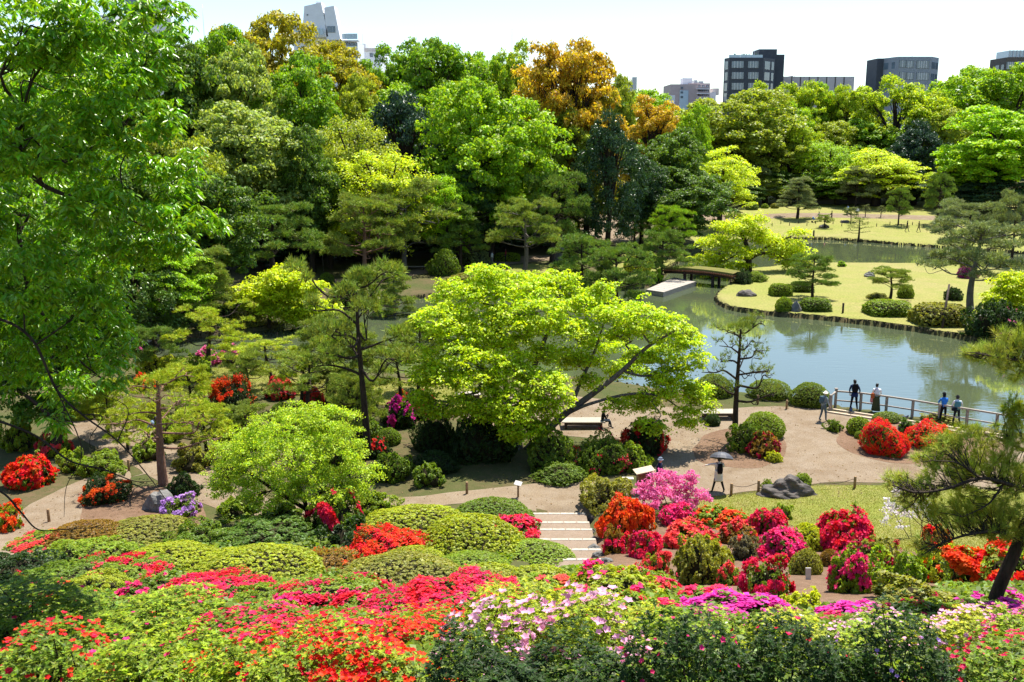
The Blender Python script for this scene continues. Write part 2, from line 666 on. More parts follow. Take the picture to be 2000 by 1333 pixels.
def sheet(name, sdf, zoff, mat, label):
    """a piece of the ground surface (sdf < 0), cut cleanly along its outline and lifted a little"""
    sd = sdf(GXX, GYY).ravel()
    V, Fs, cache = [], [], {}

    def vid(i):
        if i not in cache:
            cache[i] = len(V)
            V.append((GV[i, 0], GV[i, 1], GV[i, 2] + zoff))
        return cache[i]

    def eid(i, j):
        k = (min(i, j), max(i, j))
        if k not in cache:
            a, b = sd[k[0]], sd[k[1]]
            t = a / (a - b)
            q = GV[k[0]] * (1 - t) + GV[k[1]] * t
            cache[k] = len(V)
            V.append((q[0], q[1], q[2] + zoff))
        return cache[k]
    ins = sd < 0
    any_in = ins[GF].any(1)
    for f in GF[any_in]:
        poly = []
        for a in range(4):
            i, j = int(f[a]), int(f[(a + 1) % 4])
            if ins[i]:
                poly.append(vid(i))
            if ins[i] != ins[j]:
                poly.append(eid(i, j))
        if len(poly) >= 3:
            Fs.append(poly)
    me = bpy.data.meshes.new(name)
    me.from_pydata(V, [], Fs)
    me.polygons.foreach_set('use_smooth', [True] * len(me.polygons))
    me.materials.append(mat)
    me.validate()
    o = obj(name, me)
    return tag(o, label, kind='structure')


def px_poly(px, z=0.0):
    """photo outline to an outline on the ground"""
    return smooth_poly([gp(a, b)[:2] if z is None else plane(a, b, z)[:2] for a, b in px], 2)


def union(polys, wob=.12):
    def f(x, y):
        d = np.full(x.shape, 1e9)
        for q in polys:
            lo, hi = q.min(0) - 3, q.max(0) + 3
            m_ = (x > lo[0]) & (x < hi[0]) & (y > lo[1]) & (y < hi[1])
            d[m_] = np.minimum(d[m_], poly_sd(q, x[m_], y[m_]))
        return d + wob * hash_noise(x, y, 1.7, 4)
    return f


def cutby(f, sign=1, marg=.3):
    return lambda x, y: np.maximum(f(x, y), marg - pond_sd(x, y))


PATH_A = px_poly([(890, 812), (940, 775), (1060, 768), (1180, 780), (1300, 795), (1380, 804), (1480, 792), (1600, 800), (1700, 812), (1830, 830),
                  (2100, 868), (2350, 985), (1900, 955), (1760, 945), (1660, 942), (1600, 945), (1490, 957), (1400, 968), (1330, 978), (1260, 995),
                  (1225, 970), (1290, 905), (1292, 862), (1180, 858), (1060, 850), (960, 838)])
PATH_B = px_poly([(1036, 1006), (1155, 1002), (1265, 995), (1260, 955), (1150, 938), (1020, 946), (900, 962), (760, 975), (640, 985), (420, 982),
                  (420, 1012), (640, 1016), (760, 1003), (900, 985), (1000, 984)])
PATH_C = px_poly([(150, 810), (200, 775), (245, 785), (285, 838), (350, 872), (430, 935), (530, 975), (530, 1005), (400, 995), (320, 950), (240, 900), (165, 865), (125, 838)])
PATH_D = px_poly([(250, 905), (262, 940), (190, 985), (130, 1050), (30, 1100), (-60, 1110), (-60, 1060), (50, 990), (130, 948)], None)
PATH_E = px_poly([(630, 556), (700, 548), (770, 545), (840, 533), (960, 521), (1030, 513), (1120, 508), (1120, 500), (1000, 505), (920, 512), (840, 521), (740, 538), (640, 546), (600, 556)])
PATH_F = px_poly([(1330, 431), (1420, 439), (1540, 434), (1700, 436), (1950, 440), (1950, 445), (1700, 441), (1540, 439), (1420, 446), (1330, 440)])
DAPPLE_G = px_poly([(1120, 436), (1250, 432), (1250, 470), (1180, 478), (1110, 470)])  # dappled sun on the forest floor, laid as a pale sand patch
LAWN_A = px_poly([(1290, 992), (1340, 980), (1400, 971), (1490, 960), (1600, 948), (1760, 948), (2000, 962), (2300, 990), (2300, 1120), (1900, 1100), (1760, 1075), (1640, 1048), (1500, 1018), (1380, 1010), (1300, 1012)], None)
LAWN_B = px_poly([(1360, 600), (1380, 560), (1420, 535), (1520, 515), (1700, 512), (1850, 515), (2100, 522), (2300, 560), (2300, 700), (1900, 690), (1700, 660), (1500, 640)])
LAWN_C = px_poly([(1345, 490), (1350, 432), (1360, 415), (1450, 404), (1600, 400), (1850, 402), (2050, 420), (2300, 460), (2300, 530), (1900, 500), (1580, 475)])
LAWN_D = px_poly([(300, 735), (440, 716), (570, 722), (700, 738), (850, 748), (960, 760), (900, 812), (860, 800), (720, 790), (560, 770), (400, 775), (320, 760)])
LAWN_E = px_poly([(860, 545), (960, 524), (1040, 515), (1090, 520), (1080, 556), (960, 566), (860, 572)])
LAWN_F = px_poly([(1180, 500), (1300, 480), (1340, 470), (1330, 510), (1290, 545), (1200, 540)])
sheet('path', union([PATH_A, PATH_B, PATH_C, PATH_D]), .012, M['sand'], 'pale sandy gravel path and landing around the near pond shore')
sheet('path', cutby(union([PATH_E, PATH_F, DAPPLE_G], .05)), .012, M['sand'], 'narrow sandy path beyond the pond and a sand patch painting dappled sun')
_pp = union([PATH_A, PATH_B, PATH_C, PATH_D])
sheet('lawn', lambda x, y: np.maximum(union([LAWN_A])(x, y), .02 - _pp(x, y)), .008, M['lawn'], 'short yellow-green lawn between the path and the azalea slope')
sheet('lawn', cutby(union([LAWN_B], 0), marg=.12), .008, M['lawn_far'], 'smooth lawn of the peninsula in the pond')
_pf = union([PATH_F], .05)
sheet('lawn', cutby(lambda x, y: np.maximum(union([LAWN_C], 0)(x, y), .02 - _pf(x, y)), marg=.12), .008, M['lawn_far'], 'wide sunny lawn beyond the pond')
_pe = union([PATH_E], .05)
sheet('lawn', cutby(lambda x, y: np.maximum(union([LAWN_D, LAWN_E, LAWN_F])(x, y), np.maximum(.02 - _pe(x, y), .02 - _pp(x, y))), marg=.15), .008, M['lawn'], 'grassy bank along the western pond shore')
BED = [px_poly(q, None) for q in ([(1130, 1110), (1160, 1030), (1260, 1000), (1340, 1010), (1500, 1016), (1640, 1046), (1760, 1076), (1900, 1105), (1800, 1170), (1600, 1200), (1400, 1190), (1250, 1150)],
                                  [(1345, 900), (1370, 850), (1430, 835), (1530, 845), (1540, 880), (1500, 915), (1420, 915)],
                                  [(1630, 870), (1640, 835), (1740, 822), (1900, 845), (2000, 880), (1860, 910), (1700, 905)],
                                  [(140, 1010), (200, 960), (330, 945), (400, 985), (420, 1040), (300, 1060), (180, 1070)])]
sheet('bed_soil', lambda x, y: np.maximum(union(BED, .2)(x, y), -1e9), .018, M['bedsoil'], 'bare brown planting soil around the azaleas')
wp = [plane(a, b, WATER)[:2] for a, b in ((100, 740), (2700, 960), (2900, 455), (1200, 440), (1100, 540), (100, 630))]
we = np_mesh('water', [(q[0], q[1], WATER) for q in wp], [list(range(6))], M['water'])
tag(obj('water', we), 'calm green pond mirroring sky and trees', kind='structure')
# ------------------------------------------------------------------ plant building
def unit(a):
    return a / (np.linalg.norm(a, axis=-1, keepdims=True) + 1e-9)


def rdir(rng, n):
    return unit(rng.normal(size=(n, 3)))


def leaf_arrays(Cn, D, Nn, Ls, Ws, fold=.25):
    """diamond leaves folded along the midrib: 4 vertices each"""
    n = len(Cn)
    Ls = np.broadcast_to(Ls, (n,))[:, None]
    Ws = np.broadcast_to(Ws, (n,))[:, None]
    S = unit(np.cross(D, Nn))
    Np = unit(np.cross(S, D))
    V = np.empty((n, 4, 3))
    V[:, 0] = Cn - D * Ls * .5
    V[:, 1] = Cn + S * Ws * .5 + Np * Ws * fold - D * Ls * .05
    V[:, 2] = Cn + D * Ls * .5 - Np * Ls * .08
    V[:, 3] = Cn - S * Ws * .5 + Np * Ws * fold - D * Ls * .05
    return V.reshape(-1, 3)


def leaf_mesh(name, parts, mat, rng, quads=True):
    V = np.concatenate(parts)
    n = len(V) // 4
    b = np.arange(n)[:, None] * 4
    if quads:
        Fs = b + np.array([[0, 1, 2, 3]])
    else:
        Fs = np.concatenate([b + np.array([[0, 1, 2]]), b + np.array([[0, 2, 3]])])
    return np_mesh(name, V, Fs, mat, np.repeat(rng.random(n), 4))


def clump_leaves(rng, cen, rad, k, L, W, flat=.7, up=.5, jit=.8, shell=.5, droop=0.0):
    """k leaves in each blob: cen (m,3), rad (m,)"""
    m = len(cen)
    d = rdir(rng, m * k)
    d[:, 2] = np.where(d[:, 2] < -.35, -d[:, 2] * .5, d[:, 2])
    rr = (shell + (1 - shell) * rng.random(m * k)) ** .6
    R_ = np.repeat(rad, k) * rr
    off = d * R_[:, None]
    off[:, 2] *= flat
    P = np.repeat(cen, k, 0) + off
    nn = unit(d * .8 + np.array((0, 0, up)) + rng.normal(size=d.shape) * jit)
    t = unit(np.cross(nn, rdir(rng, m * k)))
    t[:, 2] -= droop
    t = unit(t)
    s = .75 + .5 * rng.random(m * k)
    return leaf_arrays(P, t, nn, L * s, W * s)


def spray_leaves(rng, cen, rad, k, L, W, thick=.12, tilt=.25, droop=.15):
    """layered, nearly flat leaf sprays (maples)"""
    m = len(cen)
    a = rng.random(m * k) * 2 * math.pi
    rr = np.sqrt(rng.random(m * k))
    R_ = np.repeat(rad, k)
    tl = rng.normal(size=(m, 2)) * tilt
    tlx, tly = np.repeat(tl[:, 0], k), np.repeat(tl[:, 1], k)
    x, y = np.cos(a) * rr * R_, np.sin(a) * rr * R_
    z = rng.normal(size=m * k) * thick * R_ + tlx * x + tly * y - droop * rr * rr * R_
    P = np.repeat(cen, k, 0) + np.stack([x, y, z], -1)
    nn = unit(np.array((0, 0, 1.0)) + rng.normal(size=P.shape) * .45)
    t = unit(np.stack([np.cos(a), np.sin(a), -.25 * np.ones_like(a)], -1) + rng.normal(size=P.shape) * .5)
    s = .7 + .6 * rng.random(m * k)
    return leaf_arrays(P, t, nn, L * s, W * s)


def needle_tufts(rng, cen, axis, k, L, W, spread=.75):
    """tufts of thin needles: 3-vertex blades"""
    m = len(cen)
    A = np.repeat(axis, k, 0)
    d = unit(A + rng.normal(size=(m * k, 3)) * spread)
    s = np.cross(d, rdir(rng, m * k))
    s = unit(s)
    P = np.repeat(cen, k, 0)
    ln = (L * (.75 + .5 * rng.random(m * k)))[:, None]
    V = np.empty((m * k, 3, 3))
    V[:, 0] = P + s * W * .5
    V[:, 1] = P - s * W * .5
    V[:, 2] = P + d * ln
    rn = np.repeat(rng.random(m), k)
    return V.reshape(-1, 3), np.repeat(np.clip(rn + rng.normal(size=m * k) * .12, 0, 1), 3)


def needle_mesh(name, parts, mat):
    V = np.concatenate([q[0] for q in parts])
    r = np.concatenate([q[1] for q in parts])
    return np_mesh(name, V, np.arange(len(V)).reshape(-1, 3), mat, r)


def fib(n, rng, jit=.25, lo=-1.0):
    i = np.arange(n) + .5
    z = 1 - (1 - lo) * i / n
    a = i * 2.39996 + rng.random() * 6
    d = np.stack([np.cos(a) * np.sqrt(1 - z * z), np.sin(a) * np.sqrt(1 - z * z), z], -1)
    return unit(d + rng.normal(size=d.shape) * jit)


def limb(g, a, b, r0, r1, rng, wig=.08, n=6, mi=0, sag=0.0):
    a, b = np.asarray(a, float), np.asarray(b, float)
    Ld = np.linalg.norm(b - a)
    pts = [a]
    for t in (.33, .66):
        pts.append(a + (b - a) * t + rng.normal(size=3) * wig * Ld + np.array((0, 0, sag * Ld * math.sin(math.pi * t))))
    pts.append(b)
    P = curve_pts(pts, 3)
    g.tube(P, np.linspace(r0, r1, len(P)), n, mi, cap=False)
    return P


# ---- broadleaf prototypes: crown about 10 m wide, 12 m high, scaled to each tree
def broadleaf(seed, kind):
    rng = np.random.default_rng(seed)
    H, Rr = 12.0, 5.0
    g = Geo()
    parts = []
    if kind == 'billow':            # dense rounded crown of many small heads
        nb = 17
        cz, rz = 6.4, 5.7
        lob = fib(nb, rng, .22, -.9)
        lobc = lob * np.array((Rr * .62, Rr * .62, rz * .66)) + np.array((0, 0, cz))
        lobr = Rr * (.34 + .16 * rng.random(nb))
        cen, rad = [], []
        for c, r in zip(lobc, lobr):
            q = fib(16, rng, .25, -.6)
            cen.append(c + q * r * np.array((1, 1, .85)) * (.75 + .3 * rng.random((16, 1))))
            rad.append(r * (.26 + .16 * rng.random(16)))
        cen.append(rng.normal(size=(26, 3)) * np.array((1.7, 1.7, 1.8)) + np.array((0, 0, cz)))
        rad.append(.9 + .4 * rng.random(26))
        cen, rad = np.concatenate(cen), np.concatenate(rad)
        parts.append(clump_leaves(rng, cen, rad, 150, .25, .16, .75, .5, .7, .4))
        limbs = lobc
        th = 4.5
    elif kind == 'plume':           # open crown of upright plumes with gaps and visible limbs
        nb = 30
        a = np.arange(nb) * 2.4 + rng.random(nb) * .5
        rr = np.sqrt((np.arange(nb) + .5) / nb) * Rr * .82
        z = 2.2 + rng.random(nb) ** .7 * (8.9 - 4.0 * (rr / Rr) ** 2)
        z[:6] = 8.5 + rng.random(6) * 2.4
        lobc = np.stack([np.cos(a) * rr, np.sin(a) * rr, z], -1)
        cen, rad = [], []
        for c in lobc:
            for k in range(8):
                cen.append(c + np.clip(rng.normal(size=3), -1.5, 1.5) * np.array((.62, .62, .6)))
                rad.append(.42 + .4 * rng.random())
        cen, rad = np.array(cen), np.array(rad)
        parts.append(clump_leaves(rng, cen, rad, 130, .23, .14, .8, .5, .8, .3))
        limbs = lobc
        th = 3.0
    elif kind == 'dark':            # evergreen with large glossy leaves, few gaps
        cz, rz = 6.3, 5.9
        n = 150
        d = fib(n, rng, .2, -.9)
        f = .72 + .28 * rng.random((n, 1))
        taper = np.clip(1.12 - .5 * np.clip(d[:, 2:3], 0, 1), .3, 1.2)
        cen = d * f * np.array((Rr * .92, Rr * .92, rz * .95)) * np.concatenate([taper, taper, np.ones_like(taper)], 1) + np.array((0, 0, cz))
        rad = .55 + .5 * rng.random(n)
        cen = np.concatenate([cen, rng.normal(size=(30, 3)) * np.array((1.6, 1.6, 2.2)) + np.array((0, 0, cz))])
        rad = np.concatenate([rad, np.full(30, 1.1)])
        parts.append(clump_leaves(rng, cen, rad, 115, .30, .14, .9, .25, .8, .4, droop=.5))
        limbs = cen[:20]
        th = 3.5
    elif kind == 'layer':           # maple-like tiers
        n = 95
        d = fib(n, rng, .2, -.35)
        f = (.55 + .45 * rng.random((n, 1)))
        cen = d * f * np.array((Rr * .92, Rr * .92, 6.2)) + np.array((0, 0, 5.3))
        rad = .75 + .7 * rng.random(n)
        parts.append(spray_leaves(rng, cen, rad * 1.15, 220, .22, .16, .07, .2, .3))
        limbs = cen[::4]
        th = 3.0
    elif kind == 'fine':            # soft dome of fine leaves
        n = 170
        d = fib(n, rng, .15, -.3)
        f = .6 + .4 * rng.random((n, 1)) ** .5
        cen = d * f * np.array((Rr * .95, Rr * .95, 6.6)) + np.array((0, 0, 5.0))
        rad = .6 + .35 * rng.random(n)
        parts.append(spray_leaves(rng, cen, rad, 110, .22, .13, .3, .3, .3))
        limbs = cen[::7]
        th = 3.0
    trunk = curve_pts([(0, 0, -.4), (.1 * rng.normal(), .1 * rng.normal(), th * .5), (.2 * rng.normal(), .2 * rng.normal(), th)], 4)
    g.tube(trunk, np.linspace(.42, .3, len(trunk)), 8)
    top = trunk[-1]
    for c in limbs:
        mid = top + (c - top) * np.array((.35, .35, .55)) + rng.normal(size=3) * .25
        P = curve_pts([top - (0, 0, .3), mid, c], 4)
        g.tube(P, np.linspace(.2, .045, len(P)), 5, cap=False)
        for k in range(3 if kind in ('plume', 'layer') else 1):
            e = c + np.clip(rng.normal(size=3), -1.2, 1.2) * .4
            limb(g, P[-4], e, .06, .02, rng, .1, 4)
    return g.mesh('tree_trunk', M['bark']), leaf_mesh('tree_crown', parts, M['leaf_gloss'] if kind == 'dark' else M['leaf'], rng)


TREES = {}
for kd, seeds in (('billow', (11, 12)), ('plume', (21, 22)), ('dark', (31, 32)), ('layer', (41, 42)), ('fine', (51,))):
    TREES[kd] = []
    for s in seeds:
        tm_, cm_ = broadleaf(s, kd)
        co_ = np.empty(len(cm_.vertices) * 3, np.float32)
        cm_.vertices.foreach_get('co', co_)
        co_ = co_.reshape(-1, 3)
        TREES[kd].append((tm_, cm_, float(np.percentile(np.abs(co_[:, :2]), 98.5) * 2), float(np.percentile(co_[:, 2], 99.7))))


# ---- pines
def pine(seed, style):
    rng = np.random.default_rng(seed)
    g = Geo()
    cen, axs = [], []
    if style == 'spread':           # wide, flat tiers on a short crooked trunk   (H 8, R 5)
        H, Rr, nb, t0, padr, lean, prof = 8.0, 5.0, 16, .42, 1.25, .8, lambda t: 1.05 - .55 * t
    elif style == 'round':          # clipped round head                      (H 8, R 4)
        H, Rr, nb, t0, padr, lean, prof = 8.0, 3.9, 20, .30, 1.15, .3, lambda t: math.sqrt(max(.05, 1 - ((t - .48) / .6) ** 2))
    elif style == 'tier':           # tall cone of cloud tiers                (H 10, R 3.4)
        H, Rr, nb, t0, padr, lean, prof = 10.0, 3.4, 22, .22, 1.0, .3, lambda t: 1.12 - .85 * t
    elif style == 'slender':        # bare leaning trunk, head at the top     (H 9, R 3)
        H, Rr, nb, t0, padr, lean, prof = 9.0, 3.2, 15, .5, .95, .9, lambda t: 1.1 - .6 * abs(t - .7)
    elif style == 'sparse':         # open, plucked pine                       (H 7, R 3.2)
        H, Rr, nb, t0, padr, lean, prof = 7.0, 3.2, 14, .38, .8, .2, lambda t: 1.15 - .65 * t
    n = 7
    tz_ = np.linspace(-.3, H * .93, n)
    sx = lean * np.sin(np.linspace(0, 3.6, n) + rng.random()) * .5 + lean * np.linspace(0, 1, n) * .6
    sy = lean * np.cos(np.linspace(.5, 3.3, n) + rng.random()) * .35
    tr = curve_pts(np.stack([sx - sx[0], sy - sy[0], tz_], -1), 4)
    rad = np.linspace(.27, .07, len(tr)) * (1.15 if style == 'spread' else 1)
    g.tube(tr, rad, 8)

    def on_trunk(t):
        i = t * (len(tr) - 1)
        k = int(min(len(tr) - 2, i))
        return tr[k] + (tr[k + 1] - tr[k]) * (i - k)
    az = rng.random() * 6
    for i in range(nb):
        t = t0 + (1 - t0) * (i + .3) / nb
        az += 2.4 + rng.normal() * .3
        ln = Rr * prof(t) * (.75 + .35 * rng.random())
        b = on_trunk(min(t, .98))
        dv = np.array((math.cos(az), math.sin(az), 0))
        rise = (.05 + .25 * t) * ln
        p1 = b + dv * ln * .35 + np.array((0, 0, rise * .2)) + rng.normal(size=3) * .12 * ln * np.array((1, 1, .6))
        p2 = b + dv * ln * .7 + np.array((0, 0, rise * .9)) + rng.normal(size=3) * .12 * ln * np.array((1, 1, .4))
        p3 = b + dv * ln + np.array((0, 0, rise * .8))
        P = curve_pts([b, p1, p2, p3], 4)
        g.tube(P, np.linspace(.09 * (1.2 - t * .6), .022, len(P)), 5, cap=False)
        npad = 4 if style in ('spread', 'round', 'tier') else 3
        for k in range(npad):
            f = .45 + .55 * (k + 1) / npad
            c = P[int(f * (len(P) - 1))] + np.array((rng.normal() * .28 * padr, rng.normal() * .28 * padr, .05 + .3 * rng.random()))
            pr = padr * (.42 + .45 * rng.random()) * (1 - .25 * t)
            side = np.cross(dv, (0, 0, 1)) * rng.normal() * .5 * padr
            c = c + side
            limb(g, P[max(0, int(f * (len(P) - 1)) - 3)], c, .035, .012, rng, .14, 4)
            nt_ = int((105 if style != 'sparse' else 45) * pr * pr / .8)
            a = rng.random(nt_) * 6.283
            q = np.sqrt(rng.random(nt_))
            hgt = (.42 * pr * (1 - q * q) + rng.normal(size=nt_) * .10) * (.7 + .6 * np.sin(a * 3 + i) ** 2)
            cen.append(c + np.stack([np.cos(a) * q * pr, np.sin(a) * q * pr, hgt], -1))
            axs.append(unit(np.stack([np.cos(a) * q * .9, np.sin(a) * q * .9, np.full(nt_, .75)], -1) + rng.normal(size=(nt_, 3)) * .25))
            if style == 'sparse' or k == 0:
                for _ in range(3):
                    e = c + np.array((rng.normal() * pr * .5, rng.normal() * pr * .5, .1))
                    limb(g, c - (0, 0, .05), e, .018, .008, rng, .15, 4)
    for k in range(5):              # the leader
        c = tr[-1] + rng.normal(size=3) * np.array((.35, .35, .15)) * padr
        nt_ = int(55 * padr * padr)
        a = rng.random(nt_) * 6.283
        q = np.sqrt(rng.random(nt_)) * .7
        cen.append(c + np.stack([np.cos(a) * q * padr, np.sin(a) * q * padr, .3 * (1 - q * q)], -1))
        axs.append(unit(np.stack([np.cos(a) * q, np.sin(a) * q, np.full(nt_, .8)], -1)))
    cen, axs = np.concatenate(cen), np.concatenate(axs)
    kk, LL, WW = (8, .33, .055) if style != 'sparse' else (10, .26, .028)
    return g.mesh('pine_trunk', M['bark']), needle_mesh('pine_needles', [needle_tufts(rng, cen, axs, kk, LL, WW, .6)], M['needle']), H, Rr


PINES = {}
for st, seeds in (('spread', (3, 4)), ('round', (5, 6)), ('tier', (7, 8)), ('slender', (14, 15)), ('sparse', (16,))):
    PINES[st] = [pine(s, st) for s in seeds]
_used = {}


def pick(lst, key):
    _used[key] = _used.get(key, -1) + 1
    return lst[_used[key] % len(lst)]


rz_ = random.Random(5)


def tree(kind, px, top, wpx, Y, col, label, group=None, name='broadleaf_tree', bark=None, base=None, rz=None, var=None, hadd=0.0):
    """kind: a crown prototype; px/top/wpx: crown centre, top and width in the photo; Y: distance (or base: photo row of its foot)"""
    if base is not None:
        q = gp(px if not isinstance(base, tuple) else base[0], base if not isinstance(base, tuple) else base[1])
        Y = q[1]
        x = q[0]
    else:
        x = at(px, top, Y)[0]
    z = zt1(x, Y)
    p = at(px, top, Y)
    h = p[2] - z + hadd
    w = wpx / ppm(Y, top)
    r = empty(name, (x, Y, z), rz if rz is not None else rz_.random() * 6.28, label, 'tree', group)
    if kind in TREES:
        tm, cm, pw, ph = TREES[kind][var] if var is not None else pick(TREES[kind], kind)
        w *= 1.12
        r.scale = (w / pw, w / pw, h / ph)
        t = obj('trunk', tm, r)
        c = obj('crown', cm, r, col)
    else:
        tm, cm, H, Rr = PINES[kind][var] if var is not None else pick(PINES[kind], kind)
        w *= 1.25
        r.scale = (w / (2.25 * Rr), w / (2.25 * Rr), h / (H + .25))
        t = obj('trunk', tm, r)
        c = obj('crown', cm, r, col)
    if bark:
        t.material_slots[0].link = 'OBJECT'
        t.material_slots[0].material = M[bark]
    return r


# ---- shrubs: dome of radius 1 and height 1
def lump(d, seed, amp):
    return 1 + amp * (np.sin(d[:, 0] * 4.1 + seed) * np.cos(d[:, 1] * 3.7 + seed * 1.7) + .6 * np.sin(d[:, 2] * 5.3 + d[:, 0] * 3 + seed * 2.3) + .5 * np.sin(d[:, 1] * 8 + d[:, 0] * 7 + seed) + .35 * np.sin(d[:, 0] * 15 + seed * 3) * np.sin(d[:, 1] * 14 + d[:, 2] * 9))


def shrub(seed, kind, fl=0.0, leafn=5200, L=.10, W=.055, fsz=1.0):
    """returns (light-blocking core mesh with any stems, foliage mesh, blossom mesh or None)"""
    rng = np.random.default_rng(seed)
    amp = {'clip': .035, 'loose': .13, 'wild': .16, 'box': .02}[kind]
    # leaves grow in tufts with dark gaps between them
    ts = {'clip': .06, 'loose': .09, 'wild': .13, 'box': .06}[kind] * (L / .09) ** .8
    nC = int(.85 / ts ** 2)
    cd = fib(nC, rng, ts * .45, -.1)
    j = rng.integers(nC, size=leafn)
    off = rng.normal(size=(leafn, 3)) * ts * .62
    d = unit(cd[j] + off)
    q2 = (np.linalg.norm(off, axis=1) / ts) ** 2
    if kind == 'box':
        sc = 1 / np.maximum(np.maximum(np.abs(d[:, 0]), np.abs(d[:, 1])) * 1.05, np.abs(d[:, 2]) * 1.0)
        sc = np.minimum(sc, 1.25) * .9
    else:
        sc = lump(d, seed, amp)
    up_ = rng.normal(size=nC) * ts * {'clip': .25, 'loose': .55, 'wild': .9, 'box': .25}[kind]
    deepl = (rng.random(leafn) < .2) * rng.random(leafn) * {'clip': .12, 'loose': .2, 'wild': .4, 'box': .12}[kind]
    rr = sc * (1 + up_[j] - .38 * ts * q2 - deepl)
    P = d * rr[:, None]
    P[:, 2] = np.maximum(P[:, 2], .02)
    if kind != 'box':
        P[:, :2] *= (1 - .22 * (1 - np.clip(P[:, 2:3] * 3.2, 0, 1)))   # tucks in towards the ground
    nn = unit(d + rng.normal(size=d.shape) * .55 + np.array((0, 0, .3)))
    t = unit(np.cross(nn, rdir(rng, leafn)) + d * .5)
    s = .65 + .7 * rng.random(leafn)
    fol = leaf_mesh('shrub_foliage', [leaf_arrays(P, t, nn, L * s, W * s)], M['leaf'], rng)
    blo = None
    if fl > 0:
        nf = int(2600 * fl / fsz ** 1.45)
        d2 = rdir(rng, nf * 3)
        d2[:, 2] = np.abs(d2[:, 2])
        d2 = unit(d2)
        mask = lump(d2, seed * 1.3 + 2, 1.0) + .8 * lump(d2 * 2.6, seed * 2.1, 1.0) + .5 * rng.normal(size=len(d2)) + (.25 * d2[:, 2])
        if fl > 1:
            mask = .45 * mask + .9 * rng.normal(size=len(mask))
        nt2 = max(1, nf // 4)
        d2 = d2[np.argsort(-mask)[:nt2]]
        d2 = unit(np.repeat(d2, 4, 0) + rng.normal(size=(nt2 * 4, 3)) * .034 * fsz)
        nf = len(d2)
        sc2 = lump(d2, seed, amp)
        P2 = d2 * (sc2 * (1.0 + .035 * rng.normal(size=nf)))[:, None]
        P2[:, :2] *= (1 - .22 * (1 - np.clip(P2[:, 2:3] * 3.2, 0, 1)))
        parts = []
        rr_ = np.clip(.5 + .35 * (lump(d2 * 2.2, seed * 3.7, 1.0) - 1) + .25 * rng.normal(size=nf), 0, 1)
        base_n = unit(d2 + rng.normal(size=d2.shape) * .5 + np.array((0, 0, .25)))
        u = unit(np.cross(base_n, rdir(rng, nf)))
        w = np.cross(base_n, u)
        s2 = .75 + .5 * rng.random(nf)
        for k in range(3):
            an = 2.094 * k
            dd = unit(u * math.cos(an) + w * math.sin(an) + base_n * .45)
            parts.append(leaf_arrays(P2 + dd * (.03 * fsz * s2)[:, None], dd, base_n, .075 * fsz * s2, .075 * fsz * s2, -.1))
        V = np.concatenate(parts)
        n = len(V) // 4
        blo = np_mesh('shrub_blossoms', V, np.arange(n * 4).reshape(-1, 4), M['petal'], np.repeat(np.tile(rr_, 3), 4))
    # solid dome added to block light leaking through, standing for dense twigs
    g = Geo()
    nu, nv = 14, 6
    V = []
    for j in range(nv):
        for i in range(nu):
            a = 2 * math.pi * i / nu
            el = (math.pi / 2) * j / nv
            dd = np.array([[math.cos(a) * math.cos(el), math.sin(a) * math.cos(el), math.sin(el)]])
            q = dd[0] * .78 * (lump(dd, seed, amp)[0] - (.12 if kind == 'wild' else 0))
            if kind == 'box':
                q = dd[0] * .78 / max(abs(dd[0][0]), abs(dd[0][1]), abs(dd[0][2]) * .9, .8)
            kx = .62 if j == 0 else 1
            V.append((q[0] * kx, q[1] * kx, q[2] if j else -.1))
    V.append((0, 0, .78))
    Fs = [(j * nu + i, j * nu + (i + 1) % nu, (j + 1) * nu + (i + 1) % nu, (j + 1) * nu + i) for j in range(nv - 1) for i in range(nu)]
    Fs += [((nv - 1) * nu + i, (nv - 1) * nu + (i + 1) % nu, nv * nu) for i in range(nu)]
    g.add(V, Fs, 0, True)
    if kind == 'wild':
        for k in range(16):
            dd = rdir(rng, 1)[0]
            dd[2] = abs(dd[2]) + .4
            limb(g, (dd[0] * .1, dd[1] * .1, 0), unit(dd) * .9, .025, .008, rng, .1, 4)
    return g.mesh('shrub_core_stems', M['twig']), fol, blo


